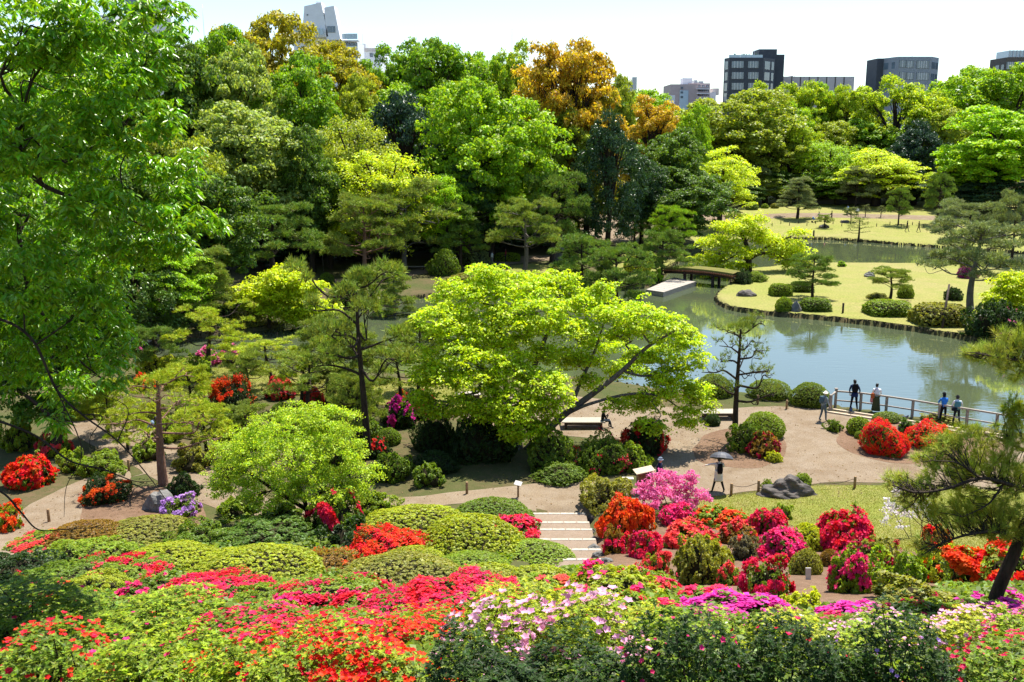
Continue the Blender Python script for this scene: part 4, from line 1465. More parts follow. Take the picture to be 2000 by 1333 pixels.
# box in the photo, kind, leaf colour, flower colour or None, label
for b in [
    # shore and landing
    ((1353, 728, 1434, 779), 'clip', 'clip', None, 'clipped oval shrub at the water, half behind the big maple'),
    ((1455, 738, 1547, 783), 'clip', 'clip', None, 'clipped oval shrub at the water, middle of the row of three'),
    ((1537, 744, 1622, 798), 'clip', 'clip', None, 'clipped oval shrub at the water next to the railing corner'),
    ((1445, 802, 1536, 862), 'clip', 'mid', None, 'bright clipped round shrub behind the sparse landing pine'),
    ((1418, 822, 1502, 888), 'wild', 'green', None, 'loose small-leaved shrub with bare stems beside the landing pine'),
    ((1459, 846, 1524, 906), 'half', 'bronze', 'deep', 'bronze clipped shrub with a few red blooms near the umbrella'),
    ((1374, 808, 1408, 846), 'clip', 'dark', None, 'small dark ball shrub left of the landing pine trunk'),
    ((1495, 880, 1528, 905), 'loose', 'yellow', None, 'low yellow tuft at the foot of the bronze shrub'),
    ((1650, 813, 1703, 856), 'clip', 'mid', None, 'small clipped ball left of the red azaleas on the landing'),
    ((1702, 803, 1763, 828), 'clip', 'clip', None, 'flattened clipped shrub in front of the railing'),
    ((1798, 807, 1872, 830), 'loose', 'olive', None, 'low olive juniper behind the second red azalea'),
    ((1677, 826, 1769, 893), 'full', 'green', 'vermil', 'round vermilion azalea ball on the sandy landing'),
    ((1766, 824, 1862, 880), 'full', 'green', 'vermil', 'irregular vermilion azalea right of the round ball'),
    ((1612, 820, 1646, 852), 'wild', 'green', None, 'small sprawling plant below the man in the cap'),
    ((1667, 842, 1690, 874), 'clip', 'mid', None, 'tiny clipped ball tucked against the vermilion azalea'),
    ((1752, 822, 1790, 848), 'wild', 'deep', None, 'small dark plant between the two vermilion azaleas'),
    ((1486, 938, 1512, 962), 'loose', 'mid', None, 'grassy tuft at the left end of the big dark rock'),
    ((1545, 924, 1586, 952), 'loose', 'mid', None, 'grassy tuft on the back of the big dark rock'),
    # below the big maple
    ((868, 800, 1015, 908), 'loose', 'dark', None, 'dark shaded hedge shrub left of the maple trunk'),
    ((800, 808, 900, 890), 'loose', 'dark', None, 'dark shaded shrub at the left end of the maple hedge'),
    ((1022, 838, 1132, 946), 'loose', 'green', None, 'glossy speckled shrub right of the maple trunk'),
    ((1125, 846, 1228, 944), 'few', 'green', 'crim', 'green shrub with a few pink blooms below the bench sitter'),
    ((1200, 868, 1272, 934), 'loose', 'mid', None, 'loose green shrub left of the man in navy'),
    ((1214, 818, 1306, 892), 'half', 'dark', 'red', 'dark red flowering azalea behind the man in navy'),
    ((1040, 902, 1145, 950), 'loose', 'green', None, 'low leafy edging shrub along the shaded path'),
    ((742, 778, 818, 848), 'half', 'dark', 'mag', 'magenta azalea beside the tall thin pine'),
    ((785, 768, 852, 832), 'half', 'dark', 'deep', 'deep red azalea under the left side of the maple'),
    ((765, 765, 805, 800), 'half', 'green', 'orange', 'little orange-red azalea behind the magenta one'),
    ((688, 812, 748, 872), 'loose', 'green', None, 'green shrub left of the tall thin pine trunk'),
    ((733, 834, 786, 872), 'clip', 'green', None, 'small clipped shrub right of the tall thin pine trunk'),
    ((722, 878, 808, 948), 'loose', 'green', None, 'rounded leafy shrub at the foot of the tall thin pine'),
    ((712, 856, 766, 900), 'few', 'dark', 'red', 'dark shrub with a few orange blooms by the thin pine'),
    # western bank
    ((525, 785, 576, 824), 'clip', 'green', None, 'small clipped ball on the western bank'),
    ((412, 736, 502, 822), 'half', 'dark', 'orange', 'dark azalea topped with orange-red flowers on the bank'),
    ((520, 738, 576, 788), 'full', 'green', 'salmon', 'pink-red azalea below the low yellow pine'),
    ((590, 758, 636, 794), 'full', 'green', 'salmon', 'small coral azalea at the crooked pine'),
    ((668, 698, 692, 718), 'full', 'green', 'red', 'tiny red azalea at the western water'),
    ((378, 680, 432, 716), 'half', 'green', 'pink', 'pink azalea behind the leaning pine trunk'),
    ((430, 676, 478, 714), 'half', 'mid', 'pink', 'pale pink azalea between leaning pines and water'),
    ((245, 674, 278, 704), 'half', 'green', 'pink', 'pink azalea at the foot of the stone slab bridge'),
    ((262, 690, 350, 744), 'wild', 'yellow', None, 'yellow-green bamboo grass mound, left of two on the bank'),
    ((335, 692, 420, 748), 'wild', 'mid', None, 'green bamboo grass mound, right of two on the bank'),
    ((255, 732, 305, 768), 'half', 'mid', 'orange', 'orange azalea behind the red-barked pine'),
    ((560, 742, 660, 772), 'loose', 'olive', None, 'olive ground shrub under the crooked pine'),
    ((650, 735, 740, 800), 'wild', 'mid', None, 'yellow-green thicket right of the crooked pine'),
    ((345, 765, 425, 850), 'wild', 'mid', None, 'soft green thicket right of the red-barked pine'),
    ((400, 800, 470, 880), 'wild', 'green', None, 'green thicket above the lime small-leaved tree'),
    # left path
    ((18, 893, 106, 957), 'full', 'green', 'vermil', 'round scarlet azalea at the far left beside the path'),
    ((80, 846, 142, 898), 'wildfull', 'mid', 'salmon', 'coral azalea around the dark trunk at the left'),
    ((158, 926, 256, 988), 'half', 'dark', 'orange', 'dark mound with scattered orange blooms by the left path'),
    ((-20, 985, 48, 1058), 'wildfull', 'mid', 'orange', 'orange azalea cut by the left edge'),
    ((32, 1034, 135, 1076), 'half', 'mid', 'salmon', 'low coral azalea at the end of the left path'),
    ((330, 926, 392, 978), 'loose', 'dark', None, 'dark green shrub right of the red-barked trunk'),
    ((318, 968, 392, 1014), 'wildfull', 'green', 'lilac', 'lilac azalea above the clipped mounds at left'),
    ((600, 962, 708, 1056), 'half', 'green', 'crim', 'crimson azalea on bare stems under the lime tree'),
    ((150, 880, 250, 935), 'wild', 'mid', None, 'soft yellow-green shrub by the left path bend'),
    ((0, 820, 80, 905), 'wild', 'mid', None, 'green shrub behind the round scarlet azalea'),
    ((255, 860, 320, 905), 'wild', 'mid', None, 'wispy green shrub between the left path and red-barked trunk'),
    ((340, 870, 420, 925), 'wild', 'olive', None, 'wispy olive shrub right of the red-barked trunk'),
    ((120, 760, 215, 822), 'wild', 'mid', None, 'wispy green shrub where the left path disappears'),
    ((255, 785, 335, 835), 'wild', 'lime', None, 'yellow-green shrub behind the red-barked pine'),
    ((420, 880, 490, 940), 'wild', 'mid', None, 'green shrub left of the lime small-leaved tree'),
    ((480, 830, 560, 880), 'loose', 'mid', None, 'low green shrub behind the lime small-leaved tree'),
    ((580, 795, 690, 850), 'wild', 'mid', None, 'soft green thicket in front of the crooked pine'),
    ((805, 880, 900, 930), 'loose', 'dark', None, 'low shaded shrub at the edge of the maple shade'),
    ((430, 800, 520, 860), 'wild', 'mid', None, 'tangled green shrub left of the clipped bank ball'),
    ((620, 850, 715, 915), 'wild', 'green', None, 'dense green shrub between lime tree and tall thin pine'),
    ((560, 805, 640, 850), 'wild', 'lime', None, 'yellow-green shrub below the thin front pine'),
    ((300, 820, 360, 868), 'wild', 'mid', None, 'small green shrub at the bend of the left path'),
    ((425, 965, 515, 1014), 'wild', 'mid', None, 'leafy green shrub under the left side of the lime small-leaved tree'),
    ((500, 975, 600, 1022), 'wild', 'green', None, 'dark leafy shrub right under the lime small-leaved tree'),
    ((690, 958, 770, 1006), 'wild', 'mid', None, 'leafy shrub at the path edge right of the lime small-leaved tree'),
    ((115, 880, 175, 925), 'wild', 'mid', None, 'wispy shrub beside the first bend of the left path'),
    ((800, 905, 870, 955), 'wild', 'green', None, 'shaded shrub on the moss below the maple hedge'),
    # far side
    ((1500, 552, 1548, 580), 'box', 'mid', None, 'clipped hedge block beside the peninsula rock'),
    ((1540, 548, 1590, 572), 'box', 'green', None, 'clipped hedge block behind the round-headed pine'),
    ((1560, 580, 1624, 610), 'box', 'green', None, 'clipped hedge in front of the round-headed pine'),
    ((1512, 579, 1550, 612), 'clip', 'mid', None, 'clipped ball on the peninsula left of the small rock'),
    ((1514, 598, 1532, 614), 'clip', 'mid', None, 'tiny clipped ball at the peninsula edge'),
    ((1684, 583, 1782, 620), 'box', 'mid', None, 'long clipped hedge on the peninsula, left section'),
    ((1775, 588, 1892, 640), 'box', 'olive', None, 'long clipped hedge on the peninsula, right section'),
    ((1750, 556, 1786, 584), 'clip', 'mid', None, 'clipped ball right of the low spreading pine'),
    ((1690, 572, 1735, 586), 'loose', 'olive', None, 'low juniper mat in the shade of the low pine'),
    ((1842, 560, 1880, 600), 'loose', 'dark', None, 'dark shrub left of the large spreading pine'),
    ((1868, 520, 1908, 545), 'full', 'green', 'purple', 'magenta azalea glowing behind the large spreading pine'),
    ((1880, 590, 1990, 668), 'wild', 'dark', None, 'dark leafy bank at the right shore'),
    ((1940, 610, 2060, 690), 'few', 'dark', 'pink', 'shaded shore shrub at the right edge below the lime maple'),
    ((1450, 395, 1482, 411), 'clip', 'green', None, 'rounded shrub at the back of the far lawn, leftmost'),
    ((1486, 398, 1502, 408), 'clip', 'mid', None, 'small rounded shrub at the back of the far lawn, middle'),
    ((1504, 397, 1522, 408), 'clip', 'olive', None, 'small rounded shrub at the back of the far lawn, right of three'),
    ((1880, 385, 1950, 412), 'loose', 'olive', None, 'flat olive shrub at the foot of the dark thicket'),
    ((1215, 497, 1275, 535), 'clip', 'yellow', None, 'mossy clipped mound left of the dock pine'),
    ((1240, 490, 1290, 525), 'clip', 'mid', None, 'clipped mound behind the mossy one'),
    ((1262, 535, 1295, 556), 'wild', 'vivid', None, 'bright green plant at the back of the dock'),
    ((1430, 528, 1470, 556), 'loose', 'dark', None, 'dark shrub at the foot of the peninsula maple'),
    ((1455, 532, 1500, 552), 'loose', 'mid', None, 'low green shrub right of the peninsula maple trunk'),
    ((1555, 508, 1582, 526), 'loose', 'green', None, 'dark green shrub at the back edge of the peninsula'),
    ((1634, 510, 1652, 522), 'wild', 'vivid', None, 'bright water plant at the back edge of the peninsula'),
    ((672, 525, 708, 552), 'clip', 'green', None, 'clipped shrub left of the red-trunked pine'),
    ((622, 532, 655, 556), 'clip', 'green', None, 'clipped shrub under the flat-topped pine'),
    ((835, 492, 898, 540), 'loose', 'green', None, 'round shrub by the path below the twin-trunked pine'),
    ((898, 488, 962, 522), 'loose', 'pgrey', None, 'pale grey-green shrub beside the walker in white'),
    ((962, 493, 1020, 512), 'box', 'mid', None, 'low hedge behind the far western path'),
    ((385, 590, 470, 645), 'wild', 'dark', None, 'dark shore shrub below the olive tiered pine'),
    ((440, 610, 520, 655), 'loose', 'olive', None, 'grassy olive shore shrub left of the lime maple'),
    ((640, 558, 720, 606), 'loose', 'deep', None, 'shaded shrub between the orange soil and the water'),
    ((860, 540, 960, 575), 'loose', 'olive', None, 'low olive shore shrub left of the dock'),
    ((1060, 530, 1160, 570), 'loose', 'olive', None, 'shore shrub behind the top of the big maple'),
    ((1160, 545, 1260, 572), 'loose', 'green', None, 'shore shrub left of the dock'),
    # azalea bed right of the steps
    ((1120, 924, 1242, 1002), 'wild', 'olive', None, 'olive rounded shrub above the steps'),
    ((1165, 966, 1272, 1052), 'full', 'bronze', 'orange', 'large orange-red azalea ball right of the steps'),
    ((1286, 984, 1362, 1030), 'full', 'green', 'hot', 'pink azalea behind the bed, left end of the back row'),
    ((1358, 984, 1462, 1034), 'half', 'mid', 'orange', 'orange-topped azalea in the back row of the bed'),
    ((1462, 994, 1538, 1048), 'full', 'green', 'crim', 'crimson-pink azalea in the back row, below the big rock'),
    ((1294, 1014, 1408, 1074), 'full', 'mid', 'salmon', 'wide coral azalea with a pink top in the bed'),
    ((1398, 1016, 1480, 1066), 'half', 'bronze', 'salmon', 'rust-red azalea in the middle of the bed'),
    ((1474, 1034, 1574, 1098), 'full', 'green', 'hot', 'brightest hot-pink azalea in the middle of the bed'),
    ((1534, 1020, 1612, 1078), 'clip', 'yellow', None, 'bright lime clipped shrub between two pink azaleas'),
    ((1596, 1000, 1708, 1080), 'full', 'green', 'crim', 'large crimson azalea dome beside the lawn'),
    ((1514, 988, 1550, 1032), 'wild', 'mid', None, 'small upright green plant at the lawn edge'),
    ((1660, 1046, 1758, 1108), 'few', 'olive', 'deep', 'olive clipped dome in front of the large crimson azalea'),
    ((1224, 1036, 1296, 1104), 'full', 'green', 'crim', 'pink-red azalea ball below the large orange-red one'),
    ((1242, 1076, 1312, 1130), 'wildfull', 'mid', 'salmon', 'small coral azalea with bare stems in front of the bed'),
    ((1172, 1034, 1232, 1100), 'half', 'bronze', 'crim', 'thin twiggy red azalea beside the step stones'),
    ((1306, 1042, 1440, 1144), 'loose', 'olive', None, 'wide olive shrub without flowers in the bed'),
    ((1420, 1046, 1484, 1112), 'wild', 'grey', None, 'grey-brown twiggy shrub beside the hot-pink azalea'),
    ((1538, 1070, 1608, 1134), 'clip', 'olive', None, 'square-clipped olive shrub behind the white marker'),
    ((1598, 1072, 1644, 1118), 'clip', 'bronze', None, 'dull bronze shrub right of the white marker'),
    ((1612, 1072, 1722, 1176), 'half', 'mid', 'hot', 'pink azalea with green gaps right of the white marker'),
    ((1446, 1092, 1546, 1184), 'wildfull', 'green', 'crim', 'crimson azalea on dark stems, lowest in the bed'),
    ((1394, 1102, 1452, 1164), 'half', 'mid', 'salmon', 'sparse coral azalea left of the lowest crimson one'),
    ((1700, 1082, 1830, 1176), 'wild', 'mid', None, 'fresh green leafy shrub below the near pine bough'),
    ((1790, 1072, 1876, 1144), 'half', 'yellow', 'orange', 'yellow-leaved shrub with orange specks by the near pine'),
    ((1798, 1028, 1856, 1070), 'half', 'bronze', 'vermil', 'small vermilion azalea behind the white-blossomed shrub'),
    ((1846, 1062, 1960, 1190), 'wildfull', 'mid', 'orange', 'tall orange-red azalea left of the near pine trunk'),
    ((1935, 1050, 2070, 1190), 'wildfull', 'mid', 'vermil', 'tall vermilion azalea right of the near pine trunk'),
    ((1715, 1128, 1870, 1210), 'wild', 'olive', None, 'tangled olive shrub below the orange azalea'),
    # slope
    ((718, 972, 902, 1062), 'clip', 'lime', None, 'wide lime clipped mound below the shaded path'),
    ((878, 962, 1048, 1032), 'clip', 'green', None, 'green clipped mound beside the top of the steps'),
    ((838, 988, 1010, 1092), 'clip', 'lime', None, 'large lime clipped mound left of the crimson azalea by the steps'),
    ((958, 1004, 1060, 1052), 'full', 'green', 'crim', 'crimson azalea touching the left side of the steps'),
    ((972, 1044, 1106, 1108), 'clip', 'mid', None, 'rounded green mound left of the lower steps'),
    ((696, 1020, 820, 1096), 'full', 'bronze', 'vermil', 'scarlet azalea ball in the middle of the green mounds'),
    ((758, 1060, 862, 1114), 'clip', 'lime', None, 'small lime mound in front of the scarlet ball'),
    ((890, 1090, 1015, 1152), 'clip', 'lime', None, 'lime mound left of three below the steps'),
    ((995, 1096, 1115, 1152), 'clip', 'lime', None, 'lime mound middle of three below the steps'),
    ((1100, 1104, 1215, 1156), 'clip', 'mid', None, 'lime mound right of three below the steps'),
    ((120, 1110, 260, 1175), 'loose', 'lime', None, 'yellow-green mound below the pink azalea at left'),
    ((235, 1120, 350, 1185), 'few', 'green', 'hot', 'green azalea left of the broad crimson one'),
    ((480, 1165, 600, 1225), 'half', 'lime', 'hot', 'pink-specked azalea under the yellow-green shrub'),
    ((660, 1150, 790, 1215), 'half', 'mid', 'crim', 'crimson-specked azalea left of the long low crimson one'),
    ((1000, 1150, 1110, 1205), 'half', 'lime', 'crim', 'crimson azalea right above the pale pink flowers'),
    ((1180, 1150, 1300, 1215), 'few', 'mid', 'crim', 'green azalea right of the pale pink flowers'),
    ((1230, 1128, 1345, 1180), 'half', 'mid', 'salmon', 'coral-specked azalea at the lower left of the bed'),
    ((1440, 1168, 1560, 1225), 'few', 'mid', 'hot', 'green azalea just above the left magenta one'),
    ((300, 1175, 420, 1235), 'few', 'lime', 'crim', 'yellow-green azalea left of the dense crimson patch'),
    ((60, 1140, 190, 1210), 'few', 'mid', 'red', 'green azalea with scarlet specks left side of the slope'),
    ((852, 1078, 985, 1126), 'clip', 'mid', None, 'green mound between the small lime mound and the steps'),
    ((638, 1010, 722, 1104), 'wild', 'dark', None, 'dark twiggy shrub left of the scarlet ball'),
    ((200, 1002, 368, 1070), 'clip', 'olive', None, 'olive clipped mound below the lilac azalea'),
    ((105, 1008, 235, 1074), 'clip', 'bronze', None, 'bronze clipped mound below the left path'),
    ((345, 1008, 445, 1072), 'wild', 'green', None, 'loose dark green shrub right of the olive mound'),
    ((428, 1000, 605, 1078), 'loose', 'deep', None, 'shaded green shrub below the lime small-leaved tree'),
    ((392, 1052, 612, 1142), 'clip', 'lime', None, 'wide lime mound in the middle left of the slope'),
    ((240, 1058, 420, 1128), 'clip', 'lime', None, 'lime mound left of the wide one'),
    ((588, 1070, 694, 1124), 'few', 'bronze', 'orange', 'bronze mound with orange tips below the dark shrub'),
    ((70, 1062, 260, 1126), 'loose', 'mid', None, 'yellow-green mound near the left edge'),
    ((-40, 1070, 115, 1154), 'loose', 'dark', None, 'dark green shrub at the left edge of the slope'),
    ((40, 1084, 205, 1160), 'few', 'green', 'crim', 'green azalea with red specks near the left edge'),
    ((180, 1080, 312, 1142), 'half', 'mid', 'crim', 'pink-flowered azalea near the left end of the slope'),
    ((328, 1122, 505, 1190), 'full', 'green', 'crim', 'broad crimson azalea, brightest on the left slope'),
    ((556, 1126, 765, 1206), 'half', 'mid', 'crim', 'crimson azalea with green gaps in the middle slope'),
    ((676, 1094, 885, 1156), 'clip', 'olive', None, 'olive mound above the crimson band'),
    ((856, 1108, 1015, 1174), 'loose', 'olive', None, 'grey-green mound above the pale pink flowers'),
    ((768, 1152, 1005, 1216), 'full', 'green', 'crim', 'long low crimson azalea left of the pale pink flowers'),
    ((975, 1118, 1115, 1180), 'half', 'mid', 'salmon', 'coral azalea in front of the long lime mound'),
    ((1096, 1108, 1305, 1184), 'few', 'lime', 'hot', 'lime azalea with pink specks below the steps'),
    ((1196, 1106, 1325, 1160), 'half', 'mid', 'crim', 'crimson azalea band at the lower end of the bed'),
    ((1336, 1144, 1458, 1192), 'half', 'mid', 'crim', 'low red azalea under the lowest crimson one'),
    ((1355, 1178, 1532, 1236), 'full', 'green', 'mag', 'magenta azalea behind the dark foreground leaves, left of two'),
    ((1520, 1148, 1602, 1226), 'wild', 'yellow', None, 'pale yellow-green young shrub right of the magenta azalea'),
    ((1620, 1176, 1745, 1232), 'full', 'green', 'mag', 'magenta azalea behind the dark foreground leaves, right of two'),
    ((1286, 1176, 1385, 1226), 'half', 'mid', 'hot', 'pink azalea left of the magenta ones'),
    ((1590, 1196, 1700, 1246), 'few', 'olive', 'hot', 'olive shrub between the two magenta azaleas'),
    ((1740, 1160, 1900, 1240), 'half', 'mid', 'crim', 'red-specked azalea at the foot of the near pine'),
    ((1870, 1160, 2060, 1240), 'half', 'mid', 'mag', 'magenta-specked azalea right of the near pine foot'),
    ((470, 1130, 580, 1185), 'loose', 'mid', None, 'yellow-green shrub between the crimson azaleas'),
    # nearest rows
    ((-60, 1140, 200, 1290), 'near_few', 'green', 'crim', 'leafy azalea with red specks at the left edge, second row'),
    ((170, 1150, 430, 1290), 'near_few', 'mid', 'hot', 'leafy azalea with pink specks left of the crimson patch'),
    ((395, 1180, 620, 1290), 'near_full', 'green', 'crim', 'dense crimson azalea patch, nearest of the left slope'),
    ((575, 1190, 790, 1300), 'near_full', 'mid', 'crim', 'pinkish red azalea right of the dense crimson patch'),
    ((745, 1190, 930, 1300), 'near_full', 'mid', 'vermil', 'coral azalea left of the pale pink flowers'),
    ((-80, 1235, 210, 1430), 'near_half', 'green', 'red', 'green azalea in the bottom left corner'),
    ((160, 1232, 440, 1430), 'near_few', 'mid', 'hot', 'yellow-green azalea at the bottom, second from the left corner'),
    ((400, 1236, 660, 1430), 'near_half', 'mid', 'vermil', 'azalea with scarlet blooms at the bottom, left of centre'),
    ((610, 1226, 880, 1430), 'near_full', 'mid', 'vermil', 'azalea with most scarlet blooms at the bottom centre'),
    ((895, 1150, 1110, 1300), 'near_few', 'lime', 'hot', 'yellow-green azalea behind the pale pink flowers'),
    ((1090, 1165, 1300, 1300), 'near_few', 'lime', 'hot', 'yellow-green azalea right behind the pale pink flowers'),
    ((885, 1186, 1080, 1350), 'near_big', 'mid', 'pale', 'pale pink large-flowered azalea, left clump'),
    ((1040, 1182, 1240, 1350), 'near_big', 'mid', 'pale', 'pale pink large-flowered azalea, right clump'),
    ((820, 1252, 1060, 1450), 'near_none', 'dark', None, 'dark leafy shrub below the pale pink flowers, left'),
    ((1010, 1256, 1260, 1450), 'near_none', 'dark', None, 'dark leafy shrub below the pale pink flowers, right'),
    ((1250, 1190, 1460, 1320), 'near_few', 'mid', 'hot', 'sunlit azalea behind the dark bottom leaves near centre'),
    ((1430, 1200, 1640, 1320), 'near_few', 'lime', 'white', 'sunlit azalea with white blooms behind the dark leaves'),
    ((1600, 1195, 1820, 1320), 'near_half', 'mid', 'pale', 'sunlit pale-flowered azalea behind the lilac blooms'),
    ((1780, 1195, 1980, 1320), 'near_half', 'lime', 'pale', 'sunlit pale-flowered azalea below the near pine trunk'),
    ((1920, 1190, 2120, 1330), 'near_half', 'mid', 'pink', 'pink-flecked azalea at the right edge'),
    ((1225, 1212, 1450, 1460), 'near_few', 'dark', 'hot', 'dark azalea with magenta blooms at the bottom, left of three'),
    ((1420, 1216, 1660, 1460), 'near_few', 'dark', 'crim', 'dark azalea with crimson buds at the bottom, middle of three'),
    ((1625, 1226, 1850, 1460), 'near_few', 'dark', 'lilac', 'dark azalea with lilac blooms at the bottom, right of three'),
    ((1815, 1240, 2090, 1460), 'near_half', 'green', 'crim', 'azalea with red flecks in the bottom right corner'),
]:
    col = GA.get(b[2]) or K[b[2]]
    sl = b[0][3] > 1060 and not (1120 < (b[0][0] + b[0][2]) / 2 < 1900 and b[0][3] < 1186)
    bush(b[0], b[1], col, b[4], FL[b[3]] if b[3] else None, None, grow=1.32 if sl else 1.0)
# ------------------------------------------------------------------ low azalea leaves closing the gaps on the slope
rng = np.random.default_rng(91)
cy_ = 4.5 + 31 * rng.random(75000) ** 1.0
cx_ = (rng.random(75000) - .5) * 2 * (cy_ * .56 + 1.5)
keep = rng.random(75000) < np.clip(10 / cy_ + .3, 0, 1)
stair_zone = (np.abs(cx_ - (1100 - 1000) / F * cy_ * 1.05) < 1.6) & (cy_ > 27)
bedsd = union(BED, 0)(cx_, cy_)
pthsd = union([PATH_A, PATH_B, PATH_C, PATH_D, LAWN_A], 0)(cx_, cy_)
keep &= ~stair_zone & (bedsd > .3) & (pthsd > .4)
cx_, cy_ = cx_[keep], cy_[keep]
n = len(cx_)
hgt = .12 + .28 * (.5 + .5 * hash_noise(cx_, cy_, 1.3, 7)) * rng.random(n) ** .5
P = np.stack([cx_, cy_, zt(cx_, cy_) + hgt], -1)
nn = unit(np.array((0, -.1, 1.0)) + rng.normal(size=P.shape) * .5)
t = unit(np.cross(nn, rdir(rng, n)))
s = (.03 + .0026 * cy_) * (.7 + .6 * rng.random(n))
o = obj('ground_cover', leaf_mesh('ground_cover', [leaf_arrays(P, t, nn, s * 1.9, s * 1.05)], M['leaf'], rng), None, (.15, .23, .018))
tag(o, 'low azalea leaves covering the slope between the mounds', 'ground cover', kind='stuff')
# ------------------------------------------------------------------ grass blades and fallen leaves
rng = np.random.default_rng(95)


def scatter(poly, n, extra=None):
    lo, hi = poly.min(0), poly.max(0)
    x = lo[0] + (hi[0] - lo[0]) * rng.random(n)
    y = lo[1] + (hi[1] - lo[1]) * rng.random(n)
    ok = (poly_sd(poly, x, y) < .15) & (np.abs(x) < .56 * y + 1)
    return x[ok], y[ok]


parts_v, rn = [], []
for poly, n, hgt, wd in ((LAWN_A, 130000, .06, .022), (LAWN_D, 60000, .08, .03)):
    x, y = scatter(poly, n)
    ok = pond_sd(x, y) > .15
    ok &= (union([PATH_A, PATH_B], .12)(x, y) > -.12)
    x, y = x[ok], y[ok]
    m_ = len(x)
    P = np.stack([x, y, zt(x, y) + .008], -1)
    a = rng.random(m_) * 6.283
    s_ = np.stack([np.cos(a), np.sin(a), np.zeros(m_)], -1) * wd * .5
    tip = P + np.stack([rng.normal(size=m_) * .4, rng.normal(size=m_) * .4, np.ones(m_)], -1) * (hgt * (.4 + .8 * rng.random(m_) * (.6 + .6 * hash_noise(x, y, .9, 3) ** 2)))[:, None]
    parts_v.append(np.stack([P - s_, P + s_, tip], 1).reshape(-1, 3))
    rn.append(np.repeat(np.clip(.5 + .3 * hash_noise(x, y, .35, 9) + .2 * rng.normal(size=m_), 0, 1), 3))
V = np.concatenate(parts_v)
o = obj('grass', np_mesh('grass', V, np.arange(len(V)).reshape(-1, 3), M['needle'], np.concatenate(rn)), None, (.30, .33, .05))
tag(o, 'short grass blades of the lawns', 'grass', kind='stuff')
n = 9000
x = -24 + 50 * rng.random(n)
y = 36 + 24 * rng.random(n)
w_ = hash_noise(x, y, .5, 2) + .6 * rng.normal(size=n)
x, y = x[w_ > .2], y[w_ > .2]
P = np.stack([x, y, zt(x, y) + .028], -1)
m_ = len(x)
nn = unit(np.array((0, 0, 1.0)) + rng.normal(size=P.shape) * .35)
t = unit(np.cross(nn, rdir(rng, m_)))
s = .05 + .06 * rng.random(m_)
o = obj('fallen_leaves', leaf_mesh('fallen_leaves', [leaf_arrays(P, t, nn, s, s * .6)], M['leaf'], rng), None, (.20, .13, .06))
tag(o, 'fallen leaves and litter strewn over path and soil', 'litter', kind='stuff')
# ------------------------------------------------------------------ trees shaped one by one
def hero(name, label, base, Y, lobes, limbs, col, cat='tree', bark='bark', style='spray', dens=1.0, L=.14, W=.1, srad=.45, k=40, mat='leaf', seed=1, group=None,
         twigs=5, r0=.2, part='crown', thick=.16, droop=.25, hair=.02, fl=1.0, lobe_s=1.0):
    """base: photo pixel of the foot; lobes (px, py, rx, ry, dY): leafy masses; limbs: lists of (px, py, dY) with radii"""
    rng = np.random.default_rng(seed)
    b = at(base[0], base[1], Y)
    b[2] = zt1(b[0], b[1])
    root = empty(name, b, 0, label, cat, group)
    g = Geo()
    skel = []
    for pts, ra, rb in limbs:
        P = [(at(q[0], q[1], Y + (q[2] if len(q) > 2 else 0)) - b) for q in pts]
        P = curve_pts(P, 6)
        g.tube(P, np.linspace(ra, rb, len(P)), 8, cap=True)
        skel.append(np.concatenate([P, np.linspace(ra, rb, len(P))[:, None]], 1))
    skel = np.concatenate(skel)
    parts = []
    for lb in lobes:
        px, py, rx, ry = lb[:4]
        dY = lb[4] if len(lb) > 4 else rng.normal() * .5
        c = at(px, py, Y + dY) - b
        m = ppm(Y + dY, py)
        rx, ry = rx * lobe_s, ry * lobe_s
        R3 = np.array((rx / m, max(rx, ry) * .85 / m, ry * fl / m))
        n = max(4, int(dens * 9 * (R3[0] * R3[1] + R3[0] * R3[2] * 1.6) / (srad * srad)))
        d = rdir(rng, n)
        rr = (.35 + .65 * rng.random((n, 1))) ** .6
        rr = rr * np.where(rng.random((n, 1)) < .14, 1.28, .93)
        cen = c + d * rr * R3
        rad = srad * (.6 + .7 * rng.random(n))
        if style == 'spray':
            parts.append(spray_leaves(rng, cen, rad, k, L, W, thick, .3, droop))
        elif style == 'clump':
            parts.append(clump_leaves(rng, cen, rad, k, L, W, .8, .4, .8, .1))
        elif style == 'hang':
            a = rng.random((n, k)) * 6.283
            out_ = np.stack([np.cos(a), np.sin(a), -.25 - .9 * rng.random((n, k))], -1).reshape(-1, 3)
            out_ = unit(out_)
            off = out_ * (L * (.35 + .75 * rng.random(n * k)))[:, None]
            P = np.repeat(cen, k, 0) + off + np.repeat(rng.normal(size=(n, 3)), k, 0) * 0
            nn = unit(np.array((0, 0, 1.0)) + rng.normal(size=P.shape) * .5)
            s = (.5 + .8 * rng.random(n * k)) * np.repeat(.7 + .5 * rng.random(n), k)
            parts.append(leaf_arrays(P, out_, nn, L * s, W * s, .18))
        # limb to the mass, twigs within it
        dist = np.linalg.norm(skel[:, :3] - (c - np.array((0, 0, R3[2] * .6))), axis=1)
        i = int(np.argmin(dist))
        a0 = skel[i, :3]
        ra = min(skel[i, 3] * .7, .03 + .02 * np.linalg.norm(c - a0))
        P = limb(g, a0, c, ra, ra * .35, rng, .1, 6, sag=.06)
        for t in range(twigs):
            e = cen[rng.integers(n)]
            limb(g, P[rng.integers(len(P) // 3, len(P))], e, max(hair * .5, ra * .4), hair * .3, rng, .1, 4)
    g.build('trunk' if cat == 'tree' else 'stems', M[bark], root)
    obj(part, leaf_mesh(part, parts, M[mat], rng, quads=(style != 'hang')), root, col)
    return root


